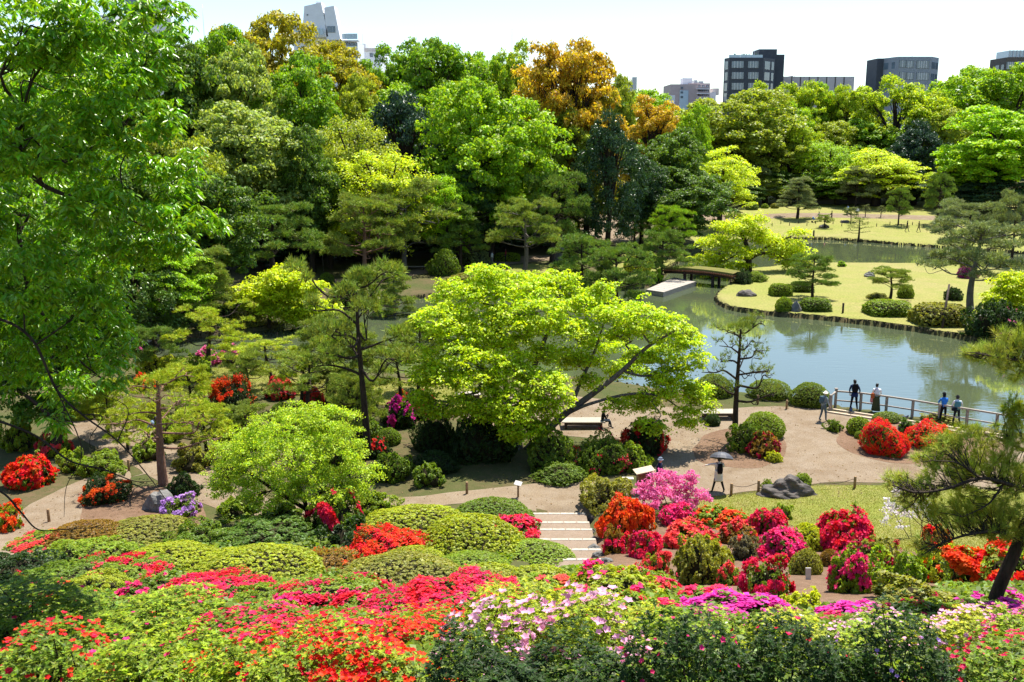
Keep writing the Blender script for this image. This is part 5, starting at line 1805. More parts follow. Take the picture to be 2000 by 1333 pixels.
# the big maple in the middle
hero('maple_tree', 'large spreading lime-green maple with several trunks in the centre of the garden', (1008, 884), 47.5,
     [(960, 640, 130, 70, 1.5), (1000, 555, 110, 38, 2), (905, 570, 75, 38, 1), (860, 625, 75, 48, -.5), (1085, 550, 55, 36, 2.5), (1140, 585, 60, 40, 2), (1045, 610, 90, 50, 0),
      (1120, 640, 60, 34, 1), (1175, 610, 40, 30, 1), (1235, 612, 70, 42, 0), (1300, 640, 62, 45, .5), (1345, 690, 42, 48, 0), (1290, 690, 45, 26, 1.5), (1320, 760, 62, 34, 0),
      (1345, 815, 40, 34, -.5), (1260, 780, 50, 26, 1), (1225, 720, 50, 24, 2), (880, 690, 80, 42, -1), (845, 735, 62, 38, -1.5), (930, 740, 80, 36, -1.5), (985, 700, 70, 40, -1),
      (1000, 790, 80, 50, -2.2), (1050, 745, 70, 40, -1.8), (950, 800, 50, 34, -1.5), (1085, 690, 60, 30, .8), (1180, 670, 50, 22, 2.2), (1010, 840, 55, 30, -2.4), (820, 775, 40, 26, -1),
      (870, 800, 50, 26, -1.5), (1250, 690, 46, 26, 1), (1300, 730, 50, 26, .5), (1355, 765, 30, 34, 0), (1345, 655, 34, 26, .6), (1040, 835, 46, 26, -2.2), (1095, 775, 40, 24, -1.6), (1150, 700, 40, 22, 1.5), (1200, 790, 36, 16, 0), (905, 790, 46, 30, -2), (1120, 700, 40, 24, 1.2), (1385, 780, 14, 30, 0), (800, 700, 26, 22, -.5), (950, 530, 50, 20, 1.5), (1180, 565, 30, 28, 2), (1210, 650, 40, 22, .5), (1065, 800, 36, 30, -2), (1150, 740, 34, 18, 1), (1270, 830, 40, 18, -1)],
     [([(1008, 890, 0), (1000, 850, 0), (985, 800, -.3), (960, 750, -.6), (920, 700, -.8), (870, 660, -1)], .26, .05),
      ([(1014, 888, .3), (1012, 840, .4), (1020, 780, .4), (1050, 700, .8), (1080, 620, 1.2), (1095, 560, 1.6)], .22, .05),
      ([(1024, 886, .2), (1060, 850, .3), (1100, 812, .4), (1160, 768, .5), (1215, 725, .6), (1262, 680, .5), (1320, 645, .4)], .24, .06),
      ([(1000, 880, .4), (990, 800, .8), (985, 700, 1.4), (975, 620, 1.8), (990, 560, 2)], .18, .05),
      ([(1100, 812, .4), (1150, 790, .2), (1230, 770, .2), (1290, 775, 0), (1330, 800, -.3)], .10, .03),
      ([(1110, 806, .4), (1135, 745, 1), (1160, 690, 1.6), (1180, 630, 1.8)], .12, .04),
      ([(1215, 725, .6), (1260, 735, .6), (1310, 725, .4), (1350, 720, .2)], .07, .03)],
     (.42, .57, .022), bark='bark_grey', dens=.40, L=.145, W=.10, srad=.42, k=40, seed=71, twigs=7, group='maples', thick=.07, droop=.4, fl=.82, lobe_s=.88)
# maple on the peninsula
hero('maple_tree', 'lime maple leaning over the water at the peninsula tip', (1462, 530), 113.5,
     [(1430, 440, 40, 16), (1470, 452, 36, 18), (1400, 470, 44, 20), (1440, 490, 40, 18), (1385, 505, 36, 16), (1405, 530, 40, 16), (1500, 465, 34, 18), (1535, 480, 38, 20),
      (1560, 496, 30, 18), (1550, 512, 30, 14), (1520, 495, 24, 14), (1560, 452, 22, 8), (1380, 548, 22, 10), (1445, 518, 26, 10), (1470, 428, 30, 10)],
     [([(1462, 532, 0), (1462, 505, 0), (1458, 480, .3), (1445, 450, .6), (1435, 430, .8)], .42, .1),
      ([(1464, 506, 0), (1485, 496, -.3), (1510, 497, -.5), (1530, 505, -.5)], .24, .08), ([(1462, 510, 0), (1440, 500, -.5), (1415, 510, -1)], .2, .06),
      ([(1466, 500, 0), (1500, 482, 0), (1545, 462, .5)], .2, .06)],
     (.46, .57, .02), dens=.6, L=.24, W=.17, srad=.8, k=32, thick=.07, droop=.35, fl=.7, seed=72, twigs=2, group='maples', hair=.05)
# maple on the western shore
hero('maple_tree', 'lime maple with a short trunk on the western pond shore', (526, 637), 81,
     [(545, 540, 45, 18), (520, 565, 55, 22), (580, 570, 50, 22), (500, 595, 40, 18), (550, 600, 60, 22), (610, 598, 45, 20), (640, 608, 24, 10), (590, 620, 40, 12), (480, 575, 26, 12), (610, 555, 30, 9), (560, 522, 26, 8)],
     [([(526, 640, 0), (528, 615, 0), (545, 585, .3), (560, 550, .5)], .2, .06), ([(528, 615, 0), (505, 595, -.3), (490, 580, -.5)], .12, .04), ([(532, 608, 0), (580, 600, 0), (620, 600, .2)], .12, .04)],
     (.46, .57, .02), dens=.8, L=.2, W=.15, srad=.65, k=34, thick=.06, droop=.35, fl=.75, seed=73, twigs=3, group='maples', hair=.04)
# maple at the right shore
hero('maple_tree', 'lime maple over the right shore, cut by the picture edge', (2010, 660), 80,
     [(1985, 545, 40, 20), (1960, 580, 40, 20), (1990, 600, 45, 22), (1945, 612, 34, 16), (1975, 635, 30, 14), (2030, 560, 40, 40), (1990, 565, 40, 16), (2040, 620, 40, 40)],
     [([(2010, 664, 0), (2005, 630, 0), (1990, 590, .3), (1980, 550, .5)], .16, .05)],
     (.46, .57, .02), dens=.8, L=.2, W=.15, srad=.65, k=34, thick=.06, droop=.35, fl=.75, seed=74, twigs=3, group='maples', hair=.04)
# small-leaved tree above the slope
hero('small_leaved_tree', 'broad low tree with tiny lime leaves and dark twigs above the azalea slope', (600, 1030), 37.5,
     [(560, 840, 90, 44, .5), (650, 830, 60, 34, .8), (480, 880, 70, 44, 0), (560, 900, 90, 50, -.6), (650, 890, 70, 48, 0), (700, 930, 46, 36, .2), (450, 930, 50, 36, 0), (520, 960, 70, 34, -.5),
      (620, 955, 80, 36, -.6), (690, 965, 40, 24, .2), (430, 960, 30, 20), (600, 812, 60, 22, 1)],
     [([(600, 1034, 0), (598, 990, 0), (575, 930, .2), (555, 870, .4)], .13, .03), ([(600, 1000, 0), (640, 940, .2), (660, 880, .4)], .09, .025), ([(598, 995, 0), (540, 960, -.2), (480, 920, -.2), (450, 900, 0)], .09, .02)],
     (.38, .53, .05), style='clump', dens=.27, L=.085, W=.055, srad=.3, k=46, seed=75, twigs=10, hair=.025)
# dark leaning trunk at the left
hero('broadleaf_tree', 'tree with a dark leaning trunk behind the red azaleas at the left', (105, 892), 46.5,
     [(60, 640, 110, 60, 2), (150, 600, 90, 50, 3), (30, 730, 80, 50, 1), (130, 700, 80, 50, 2), (200, 660, 60, 40, 3), (60, 540, 110, 60, 3), (170, 530, 90, 50, 4), (80, 800, 60, 30, 1)],
     [([(98, 896, 0), (112, 860, 0), (118, 800, .2), (105, 720, .6), (90, 640, 1)], .3, .12), ([(114, 830, 0), (60, 780, 0), (0, 740, .5)], .12, .05)],
     (.10, .22, .02), style='clump', dens=.4, L=.2, W=.12, srad=.55, k=55, seed=76, twigs=4)
# overhanging tree in the near left
NL = [(60, 50, 120, 80), (200, 35, 110, 60), (310, 12, 60, 22), (150, 150, 140, 80), (290, 120, 60, 60), (335, 60, 36, 26), (60, 270, 130, 90), (235, 235, 90, 66), (325, 220, 40, 44),
      (372, 320, 40, 40), (300, 330, 60, 34), (60, 400, 120, 80), (190, 400, 90, 56), (330, 415, 80, 34), (405, 430, 34, 26), (265, 470, 100, 46), (150, 500, 110, 66), (50, 540, 100, 80),
      (200, 590, 60, 46), (232, 665, 34, 66), (100, 650, 90, 56), (30, 700, 70, 56), (130, 745, 50, 40), (222, 735, 26, 34), (112, 815, 22, 40), (350, 375, 40, 26), (330, 470, 60, 26), (180, 320, 60, 40),
      (40, 165, 70, 60), (-60, 200, 90, 90), (-60, 420, 90, 90), (-60, 600, 90, 90), (165, 690, 40, 40), (250, 140, 50, 50), (120, 90, 80, 50)]
hero('overhanging_tree', 'near tree with drooping fresh green leaves filling the upper left', (-260, 1150), 14.5,
     [(a, b_, c, d, (i * 37 % 17) / 17 * 2.4 - 1.2) for i, (a, b_, c, d) in enumerate(NL)],
     [([(-260, 1190, 0), (-250, 900, 0), (-240, 600, .2), (-210, 300, .3), (-200, 50, .3), (-180, -150, .3)], .24, .12),
      ([(-240, 420, .2), (-120, 330, -.2), (0, 302, -.4), (38, 304, -.5), (65, 345, -.5), (100, 370, -.5), (170, 392, -.4), (260, 400, -.3), (330, 412, 0)], .07, .012),
      ([(-230, 400, .2), (-80, 300, .4), (10, 275, .4), (42, 235, .4), (60, 170, .5), (80, 90, .6)], .06, .012),
      ([(-240, 620, .2), (-100, 480, .2), (20, 420, .2), (40, 480, .2), (55, 560, 0), (100, 640, 0), (150, 700, 0), (200, 740, .2)], .05, .01),
      ([(-200, 200, .3), (0, 140, .5), (120, 110, .6), (230, 60, .7), (310, 20, .7)], .06, .012),
      ([(60, 345, -.4), (160, 300, .3), (235, 255, .5), (268, 190, .7), (280, 130, .7)], .035, .008),
      ([(170, 392, -.4), (240, 420, -.4), (300, 450, -.4), (350, 430, -.3), (400, 425, -.2)], .02, .006),
      ([(-100, 640, 0), (-20, 620, -.6), (60, 660, -.8), (110, 760, -.8), (160, 810, -.9), (230, 862, -1), (290, 930, -1), (330, 985, -1)], .026, .005),
      ([(-120, 800, -.8), (-20, 818, -.9), (70, 852, -.9), (135, 900, -1), (200, 917, -1), (262, 940, -1), (300, 940, -1)], .022, .005),
      ([(-80, 940, -1.2), (0, 960, -1.2), (40, 1000, -1.2), (75, 1035, -1.2), (130, 1034, -1.2), (190, 1030, -1.2)], .018, .004),
      ([(110, 760, -.8), (160, 880, -.8), (130, 950, -.8), (125, 1010, -.8)], .01, .003),
      ([(160, 810, -.9), (200, 815, -.9), (175, 860, -.9), (190, 900, -.9)], .01, .003), ([(230, 862, -1), (250, 800, -1), (200, 770, -1)], .01, .003)],
     (.165, .355, .012), style='hang', dens=.50, L=.125, W=.044, srad=.16, k=13, mat='leaf_hang', seed=77, twigs=5, hair=.012)
# near pine at the right
rng = np.random.default_rng(81)
YP = 13.5
pb = at(1918, 1240, YP)
pb[2] = zt1(pb[0], pb[1])
pr = empty('pine_tree', pb, 0, 'near pine with a slanting dark trunk at the right edge', 'tree', GP)
g = Geo()
boughs = [([(1918, 1245, 0), (1950, 1150, 0), (1985, 1070, 0), (2020, 980, 0), (2050, 880, 0), (2075, 740, .2), (2085, 640, .3)], .105, .06),
          ([(2025, 965, 0), (1975, 948, -.2), (1915, 935, -.4), (1850, 955, -.5), (1790, 962, -.5), (1742, 948, -.5)], .035, .008),
          ([(2045, 900, 0), (1990, 875, .3), (1930, 850, .4), (1880, 850, .5), (1840, 850, .5)], .03, .008),
          ([(1990, 1058, 0), (1950, 1040, -.2), (1890, 1045, -.4), (1840, 1062, -.4), (1800, 1085, -.5)], .03, .006),
          ([(2080, 730, .2), (2020, 710, 0), (1960, 700, -.2), (1905, 690, -.3)], .03, .006),
          ([(2060, 830, .1), (2010, 800, .2), (1970, 800, .2)], .025, .006), ([(1960, 945, -.2), (1930, 985, -.5), (1880, 1010, -.6)], .018, .005),
          ([(1915, 935, -.4), (1870, 905, -.6), (1820, 900, -.6)], .016, .005)]
sk = []
for pts, ra, rb in boughs:
    P = curve_pts([at(q[0], q[1], YP + q[2]) - pb for q in pts], 6)
    g.tube(P, np.linspace(ra, rb, len(P)), 7)
    sk.append(P)
sk = np.concatenate(sk)
cen, axs = [], []
for px, py, rx, ry, n in [(1790, 952, 60, 26, 90), (1860, 925, 70, 36, 130), (1930, 900, 60, 40, 120), (1975, 850, 40, 40, 90), (1975, 935, 45, 45, 100), (1850, 1005, 60, 30, 95), (1925, 1025, 60, 34, 100),
                          (1752, 935, 30, 16, 40), (1985, 800, 30, 30, 60), (1945, 692, 50, 26, 80), (1985, 660, 40, 26, 60), (1990, 720, 36, 26, 50), (1850, 868, 46, 22, 65), (1815, 895, 40, 18, 45),
                          (1810, 1068, 40, 18, 40), (1900, 980, 50, 28, 75), (1960, 1000, 45, 34, 70), (1905, 690, 24, 14, 26), (1890, 850, 46, 24, 60), (1795, 985, 50, 18, 45), (1990, 1040, 40, 30, 50)]:
    for _ in range(int(n * .72)):
        q = rng.normal(size=3)
        q /= np.linalg.norm(q) + 1e-9
        q *= rng.random() ** .45
        m = ppm(YP, py)
        c = at(px, py, YP) - pb + q * np.array((rx / m, rx / m * .9, ry / m))
        i = int(np.argmin(np.linalg.norm(sk - c, axis=1)))
        ax = unit(c - sk[i] + np.array((0, 0, .12)) + rng.normal(size=3) * .05)
        cen.append(c)
        axs.append(ax)
        if rng.random() < .55:
            limb(g, sk[i], c, .007, .004, rng, .08, 4)
    
cen, axs = np.array(cen), np.array(axs)
g.build('trunk', M['bark'], pr)
obj('crown', needle_mesh('near_needles', [needle_tufts(rng, cen, axs, 30, .13, .0065, .55), needle_tufts(rng, cen - axs * .06, axs, 22, .12, .0065, .6)], M['needle']), pr, (.34, .40, .05))
# flowering shrubs on bare stems
hero('azalea_shrub', 'tall airy pink azalea on thin stems hiding the wooden box', (1300, 1008), 39.2,
     [(1262, 965, 24, 16), (1300, 935, 34, 16), (1335, 945, 26, 18), (1290, 965, 30, 14), (1325, 972, 30, 12), (1270, 985, 18, 10), (1365, 965, 20, 8), (1350, 985, 14, 14), (1255, 948, 14, 8), (1350, 930, 12, 10), (1378, 975, 12, 6)],
     [([(1300, 1010, 0), (1302, 985, 0), (1290, 955, .1)], .03, .01), ([(1303, 1008, 0), (1318, 980, 0), (1335, 950, .1)], .025, .01), ([(1298, 1008, 0), (1280, 985, 0), (1265, 965, 0)], .02, .01), ([(1306, 1005, 0), (1345, 985, 0), (1370, 968, 0)], .02, .008)],
     (.86, .22, .48), cat='shrub', style='clump', dens=.30, L=.085, W=.075, srad=.16, k=13, mat='petal', seed=83, twigs=6, part='blossoms', hair=.012)
hero('blossom_shrub', 'thin shrub with white blossoms in front of the lawn', (1790, 1082), 35,
     [(1735, 990, 12, 22), (1750, 965, 12, 10), (1775, 1005, 16, 10), (1800, 990, 20, 12), (1730, 1018, 10, 10), (1760, 1030, 10, 8), (1812, 1010, 14, 8), (1745, 1000, 12, 12)],
     [([(1790, 1086, 0), (1775, 1050, 0), (1750, 1010, 0), (1738, 980, 0)], .02, .006), ([(1792, 1084, 0), (1798, 1040, 0), (1805, 1000, 0)], .018, .006), ([(1782, 1065, 0), (1778, 1030, 0), (1775, 1000, 0)], .012, .005)],
     (.82, .83, .86), cat='shrub', style='clump', dens=.22, L=.075, W=.06, srad=.14, k=8, mat='petal', seed=84, twigs=5, part='blossoms', bark='bark_grey', hair=.012)
# ------------------------------------------------------------------ buildings beyond the wood
M['glass'] = plain('window_glass', (.12, .17, .22), rough=.08, spec=.9, noise=.25, scale=.4)
M['glass_rail'] = plain('pale_glass', (.45, .58, .66), rough=.15, spec=.8)
M['white_wall'] = plain('white_rendered_wall', (.80, .82, .86), rough=.8, noise=.05, scale=.6)
M['slate_wall'] = plain('slate_tiled_wall', (.06, .068, .085), rough=.6, noise=.15, scale=1.5)
M['steel_wall'] = plain('blue_grey_wall', (.27, .30, .35), rough=.6, noise=.12, scale=1.5)
M['pink_wall'] = plain('pinkish_tiled_wall', (.46, .38, .37), rough=.8, noise=.08, scale=1.0)
M['beige_wall'] = plain('taupe_wall', (.62, .56, .53), rough=.85, noise=.08, scale=.5)
M['brown_wall'] = plain('brown_wall', (.13, .11, .095), rough=.8, noise=.1, scale=.8)
M['frame'] = plain('pale_metal', (.5, .52, .55), rough=.4, spec=.5, metal=.3)
M['dark_metal'] = plain('dark_metal', (.06, .06, .065), rough=.5, spec=.5)


def bld(name, label, px, row, Y):
    p = at(px, row, Y)
    return empty(name, (p[0], Y, zt1(p[0], Y)), 0, label, 'building')


def pbox(root, name, x0, y0, x1, y1, Y, depth, mat, parent=None, bottom=None):
    """a box whose front face covers the photo rectangle at distance Y"""
    a, b = at(x0, y0, Y), at(x1, y1, Y)
    zb = b[2] if bottom is None else bottom
    o = np.array(root.location)
    g = Geo().box(((a[0] + b[0]) / 2 - o[0], Y + depth / 2 - o[1], (a[2] + zb) / 2 - o[2]), (abs(b[0] - a[0]), depth, abs(a[2] - zb)))
    return g.build(name, mat, parent or root)


def pwin(root, x0, y0, x1, y1, Y, n=2):
    """a window: dark reveal, glass pane and bars, 12 cm proud of nothing: set just in front of the wall"""
    w = pbox(root, 'window', x0, y0, x1, y1, Y - .06, .1, M['dark_metal'])
    gl = pbox(root, 'pane', x0 + .4, y0 + .4, x1 - .4, y1 - .4, Y - .12, .04, M['glass'], w)
    for i in range(1, n):
        xm = x0 + (x1 - x0) * i / n
        pbox(root, 'bar', xm - .3, y0 + .4, xm + .3, y1 - .4, Y - .17, .04, M['frame'], w)
    return w


def prism(root, name, pts, zt_, zb, mat):
    """upright prism over a plan outline (world metres)"""
    o = np.array(root.location)
    n = len(pts)
    V = [(p[0] - o[0], p[1] - o[1], zb - o[2]) for p in pts] + [(p[0] - o[0], p[1] - o[1], zt_ - o[2]) for p in pts]
    Fs = [tuple(range(n))[::-1], tuple(range(n, 2 * n))] + [(i, (i + 1) % n, n + (i + 1) % n, n + i) for i in range(n)]
    return Geo().add(V, Fs).build(name, mat, root)


def slant_win(root, pa, pb, z0, z1, name='window', off=.1):
    """window on a slanted wall between plan points pa and pb"""
    o = np.array(root.location)
    pa, pb = np.array(pa), np.array(pb)
    d = pb - pa
    n = np.array((d[1], -d[0]))
    n /= np.linalg.norm(n)
    if n[1] > 0:
        n = -n
    pa, pb = pa + n * off, pb + n * off
    q = [pa, pb, pb - n * .08, pa - n * .08]
    V = [(p[0] - o[0], p[1] - o[1], z0 - o[2]) for p in q] + [(p[0] - o[0], p[1] - o[1], z1 - o[2]) for p in q]
    Fs = [(3, 2, 1, 0), (4, 5, 6, 7), (0, 1, 5, 4), (1, 2, 6, 5), (2, 3, 7, 6), (3, 0, 4, 7)]
    return Geo().add(V, Fs).build(name, M['glass'], root)


def mast(px, y0, y1, Y, label, r=.06):
    a, b = at(px, y0, Y), at(px, y1 + 70, Y)
    e = Geo().tube([(0, 0, 0), (0, 0, (a[2] - b[2]) * .5), (0, 0, a[2] - b[2])], [r * 1.3, r, r * .6], 6).build('antenna_mast', M['frame'], None, (b[0], Y, b[2]))
    return tag(e, label, 'mast')


# white tower with two slanting fins
Yb = 250
w = bld('apartment_building', 'white apartment building with two slanting fins on its roof tower', 640, 60, Yb)
zb = -1
pbox(w, 'wall', 572, 47, 664, 150, Yb + 3, 14, M['white_wall'], None, 0)
pbox(w, 'wing', 664, 80, 699, 150, Yb + 4, 12, M['white_wall'], None, 0)
o = np.array(w.location)
for nm, q in (('fin', [(594, 12.5), (627, 5), (641, 72), (590, 72)]), ('fin', [(633, 15), (652, 11.5), (665, 78), (638, 78)])):
    P = [at(a, b, Yb) - o for a, b in q]
    dep = 1.0 if q[0][0] < 600 else .8
    V = [tuple(p) for p in P] + [tuple(p + np.array((0, 5.0, 0))) for p in P]
    Geo().add(V, [(0, 3, 2, 1), (4, 5, 6, 7), (0, 1, 5, 4), (1, 2, 6, 5), (2, 3, 7, 6), (3, 0, 4, 7)]).build('fin', M['white_wall'], w)
pbox(w, 'roof_cap', 617, 3.5, 627, 6.5, Yb + .5, 3, M['white_wall'])
pwin(w, 639, 51.5, 655, 64, Yb + 0, 3)
pwin(w, 599, 28, 602, 31, Yb, 1)
for r_ in (78.5, 104, 127):
    pbox(w, 'balcony_slab', 660, r_, 700, r_ + 2, Yb + 1, 3.2, M['white_wall'])
for r_ in (66, 90.5, 115):
    rl = pbox(w, 'railing', 668, r_, 698, r_ + 11, Yb + 1.3, .08, M['glass_rail'])
    for i in range(6):
        pbox(w, 'baluster', 667.5 + i * 6, r_ - .5, 668.1 + i * 6, r_ + 11, Yb + 1.2, .1, M['frame'], rl)
for r_ in (84, 109):
    for x_ in (667, 676, 685, 692):
        pwin(w, x_, r_, x_ + 6.5, r_ + 17, Yb + 3.8, 2)
rl = pbox(w, 'railing', 576, 56, 632, 68, Yb - 1, .08, M['glass_rail'])
for i in range(10):
    pbox(w, 'baluster', 576 + i * 6, 55, 576.7 + i * 6, 68, Yb - 1.1, .1, M['frame'], rl)
# low beige neighbour
w = bld('office_building', 'low pale building right beside the white tower', 720, 100, 270)
pbox(w, 'wall', 699, 100, 745, 150, 270, 14, M['white_wall'], None, 0)
pbox(w, 'parapet', 698, 94, 743, 100, 269.5, 12, M['beige_wall'])
pbox(w, 'roof_hut', 700, 86, 714, 95, 271, 5, M['frame'])
pwin(w, 722, 104, 728, 112, 270, 2)
pwin(w, 733, 104, 739, 112, 270, 2)
w = bld('office_building', 'grey rooftop between the two open skyline trees', 820, 90, 265)
pbox(w, 'wall', 808, 94, 840, 150, 265, 12, M['white_wall'], None, 0)
pbox(w, 'roof_hut', 812, 90, 824, 95, 266, 5, M['frame'])
pwin(w, 812, 100, 820, 108, 265, 2)
pwin(w, 826, 100, 834, 108, 265, 2)
# left high block behind the near leaves
w = bld('apartment_building', 'grey tower block glimpsed through the upper left leaves', 280, 30, 190)
pbox(w, 'wall', 242, -30, 292, 140, 190, 14, M['steel_wall'], None, 0)
for i in range(5):
    pwin(w, 248, -20 + i * 20, 264, -10 + i * 20, 190, 3)
    pwin(w, 270, -20 + i * 20, 286, -10 + i * 20, 190, 3)
w = bld('apartment_building', 'pale block glimpsed through the leaves left of the grey tower', 190, 60, 200)
pbox(w, 'wall', 150, 30, 232, 160, 200, 12, M['white_wall'], None, 0)
for i in range(4):
    for x_ in (158, 182, 206):
        pwin(w, x_, 38 + i * 20, x_ + 16, 48 + i * 20, 200, 2)
# small roofs right of the orange tree
w = bld('office_building', 'small grey roof with two pillars on the skyline', 1222, 165, 340)
pbox(w, 'wall', 1205, 160, 1240, 215, 340, 12, M['white_wall'], None, 0)
pbox(w, 'pillar', 1202, 149.5, 1209, 164, 339, 3, M['frame'])
pbox(w, 'pillar', 1235.5, 151, 1243, 182, 338.5, 3, M['frame'])
pwin(w, 1213, 166, 1221, 172, 340, 2)
w = bld('office_building', 'low grey-blue roof left of the pinkish block', 1295, 190, 345)
pbox(w, 'wall', 1278, 186.5, 1317, 230, 345, 12, M['white_wall'], None, 0)
pwin(w, 1284, 191, 1292, 196, 345, 2)
# pinkish block
Yb = 380
w = bld('apartment_building', 'pinkish apartment block with stacked balconies', 1350, 180, Yb)
pbox(w, 'wall', 1310, 165, 1361, 240, Yb, 18, M['pink_wall'], None, 0)
pbox(w, 'wing', 1345, 163, 1384, 240, Yb + 2, 14, M['pink_wall'], None, 0)
pbox(w, 'stair_glass', 1328, 177, 1343.5, 214, Yb - .5, .6, M['glass_rail'])
pbox(w, 'roof_hut', 1334, 153, 1352, 166, Yb + 3, 6, M['white_wall'])
pbox(w, 'roof_tank', 1356, 157, 1362, 164, Yb + 3, 4, M['frame'])
pbox(w, 'roof_tank', 1366, 159, 1374, 164, Yb + 3, 4, M['frame'])
for r_ in (168, 177, 186, 195, 204):
    sl = pbox(w, 'balcony_slab', 1361, r_ + 5.5, 1386, r_ + 6.7, Yb - 1, 3, M['white_wall'])
    pbox(w, 'balcony_front', 1361.5, r_ + 2.2, 1385.5, r_ + 5.4, Yb - .9, .15, M['pink_wall'], sl)
    for x_ in (1363, 1371, 1379):
        pwin(w, x_, r_ - 1, x_ + 5, r_ + 5, Yb + 1.9, 2)
for r_ in (170, 179, 188):
    pwin(w, 1329.5, r_, 1334, r_ + 4, Yb - .55, 1)
pbox(w, 'wing', 1386, 181, 1396, 240, Yb + 4, 9, M['white_wall'], None, 0)
pbox(w, 'chimney', 1392, 173, 1404, 186, Yb + 6, 5, M['beige_wall'])
# slate block with chamfered corners
Yb = 330


def P2(px, Y):
    return at(px, 150, Y)[:2]


zr = at(1450, 113, Yb)[2]
w = bld('apartment_building', 'dark slate apartment block with chamfered corners and glass roof rail', 1465, 150, Yb)
plan = [P2(1413.5, Yb + 4), P2(1423.5, Yb), P2(1490, Yb), P2(1512, Yb + 6), P2(1512, Yb + 20), P2(1413.5, Yb + 20)]
prism(w, 'wall', plan, zr, 0, M['slate_wall'])
pbox(w, 'stair_tower', 1483, 96.5, 1513, 190, Yb + 7.5, 9, M['slate_wall'], None, 0)
pbox(w, 'lift_tower', 1513.5, 107, 1528, 190, Yb + 9, 8, M['slate_wall'], None, 0)
for r_ in (119.5, 141, 162, 182):
    pwin(w, 1429, r_, 1452.5, r_ + 14, Yb, 4)
    pwin(w, 1461, r_, 1481.5, r_ + 14, Yb, 4)
    a, b = at(1450, r_, Yb)[2], at(1450, r_ + 16, Yb)[2]
    u = np.array(plan[0]), np.array(plan[1])
    slant_win(w, u[0] * .75 + u[1] * .25, u[0] * .2 + u[1] * .8, b, a)
    u = np.array(plan[2]), np.array(plan[3])
    slant_win(w, u[0] * .9 + u[1] * .1, u[0] * .45 + u[1] * .55, b, a)
    slant_win(w, u[0] * .3 + u[1] * .7, u[0] * .1 + u[1] * .9, b, a)
for i in range(6):
    rl = pbox(w, 'roof_railing', 1424 + i * 11, 107.5, 1434.5 + i * 11, 113, Yb + .5, .06, M['glass_rail'])
rng = np.random.default_rng(7)
for i in range(11):
    x_ = 1429 + i * 4.7 + rng.random() * 2
    h_ = 103 + rng.random() * 6
    q0, q1 = at(x_, 113, Yb + 2.5) - np.array(w.location), at(x_, h_, Yb + 2.5) - np.array(w.location)
    Geo().tube([q0, q0 * .6 + q1 * .4, q0 * .3 + q1 * .7, q1], [.25, .4, .3, .05], 6).build('roof_plant', M['roofgreen'] if 'roofgreen' in M else M.setdefault('roofgreen', plain('rooftop_leaves', (.02, .06, .03), rough=.8, noise=.4)), w)
# taupe hall
w = bld('office_building', 'flat taupe building between the slate and grey blocks', 1600, 160, 350)
pbox(w, 'wall', 1527, 150, 1663, 240, 350, 16, M['beige_wall'], None, 0)
pbox(w, 'roof_step', 1545, 148.5, 1549, 150.5, 349.8, 16, M['frame'])
for i in range(7):
    pbox(w, 'joint', 1546 + i * 17, 150.6, 1546.5 + i * 17, 175, 349.9, .1, M['brown_wall'])
# grey block
Yb = 300
zr = at(1770, 111, Yb)[2]
w = bld('apartment_building', 'blue-grey apartment block above the far wood', 1775, 150, Yb)
plan = [P2(1722, Yb + 7), P2(1752, Yb), P2(1817, Yb), P2(1831, Yb + 5), P2(1831, Yb + 18), P2(1722, Yb + 18)]
prism(w, 'wall', plan, zr, 0, M['steel_wall'])
pbox(w, 'side_tower', 1714, 114.5, 1723, 200, Yb + 6.5, 9, M['slate_wall'], None, 0)
for r_ in (119, 142, 165):
    pwin(w, 1757, r_ - 1, 1769, r_ + 13, Yb, 2)
    pwin(w, 1770.5, r_, 1784, r_ + 14, Yb, 3)
    pwin(w, 1790.5, r_, 1814, r_ + 15, Yb, 5)
    a, b = at(1770, r_ + 2, Yb)[2], at(1770, r_ + 15, Yb)[2]
    u = np.array(plan[2]), np.array(plan[3])
    slant_win(w, u[0] * .95 + u[1] * .05, u[0] * .5 + u[1] * .5, b, a)
    slant_win(w, u[0] * .38 + u[1] * .62, u[0] * .1 + u[1] * .9, b, a)
    u = np.array(plan[0]), np.array(plan[1])
    slant_win(w, u[0] * .9 + u[1] * .1, u[0] * .62 + u[1] * .38, b, a)
    slant_win(w, u[0] * .38 + u[1] * .62, u[0] * .2 + u[1] * .8, b, a)
# brown block at the right edge
Yb = 310
zr = at(1960, 113, Yb)[2]
w = bld('apartment_building', 'brown building with a glass roof house at the right edge', 1990, 125, Yb)
plan = [P2(1931, Yb + 9), P2(1962, Yb), P2(2080, Yb), P2(2080, Yb + 18), P2(1931, Yb + 18)]
prism(w, 'wall', plan, zr, 0, M['brown_wall'])
pbox(w, 'roof_house', 1971, 99, 2040, 112, Yb + 2, 8, M['glass_rail'])
for i in range(5):
    pbox(w, 'rib', 1972 + i * 7, 98.6, 1972.7 + i * 7, 112, Yb + 1.8, .15, M['frame'])
pwin(w, 1966, 121, 1981, 136, Yb, 4)
pwin(w, 1986, 120, 2010, 136, Yb, 4)
u = np.array(plan[0]), np.array(plan[1])
a, b = at(1950, 126, Yb)[2], at(1950, 136, Yb)[2]
slant_win(w, u[0] * .6 + u[1] * .4, u[0] * .38 + u[1] * .62, b, a)
slant_win(w, u[0] * .25 + u[1] * .75, u[0] * .08 + u[1] * .92, b, a)
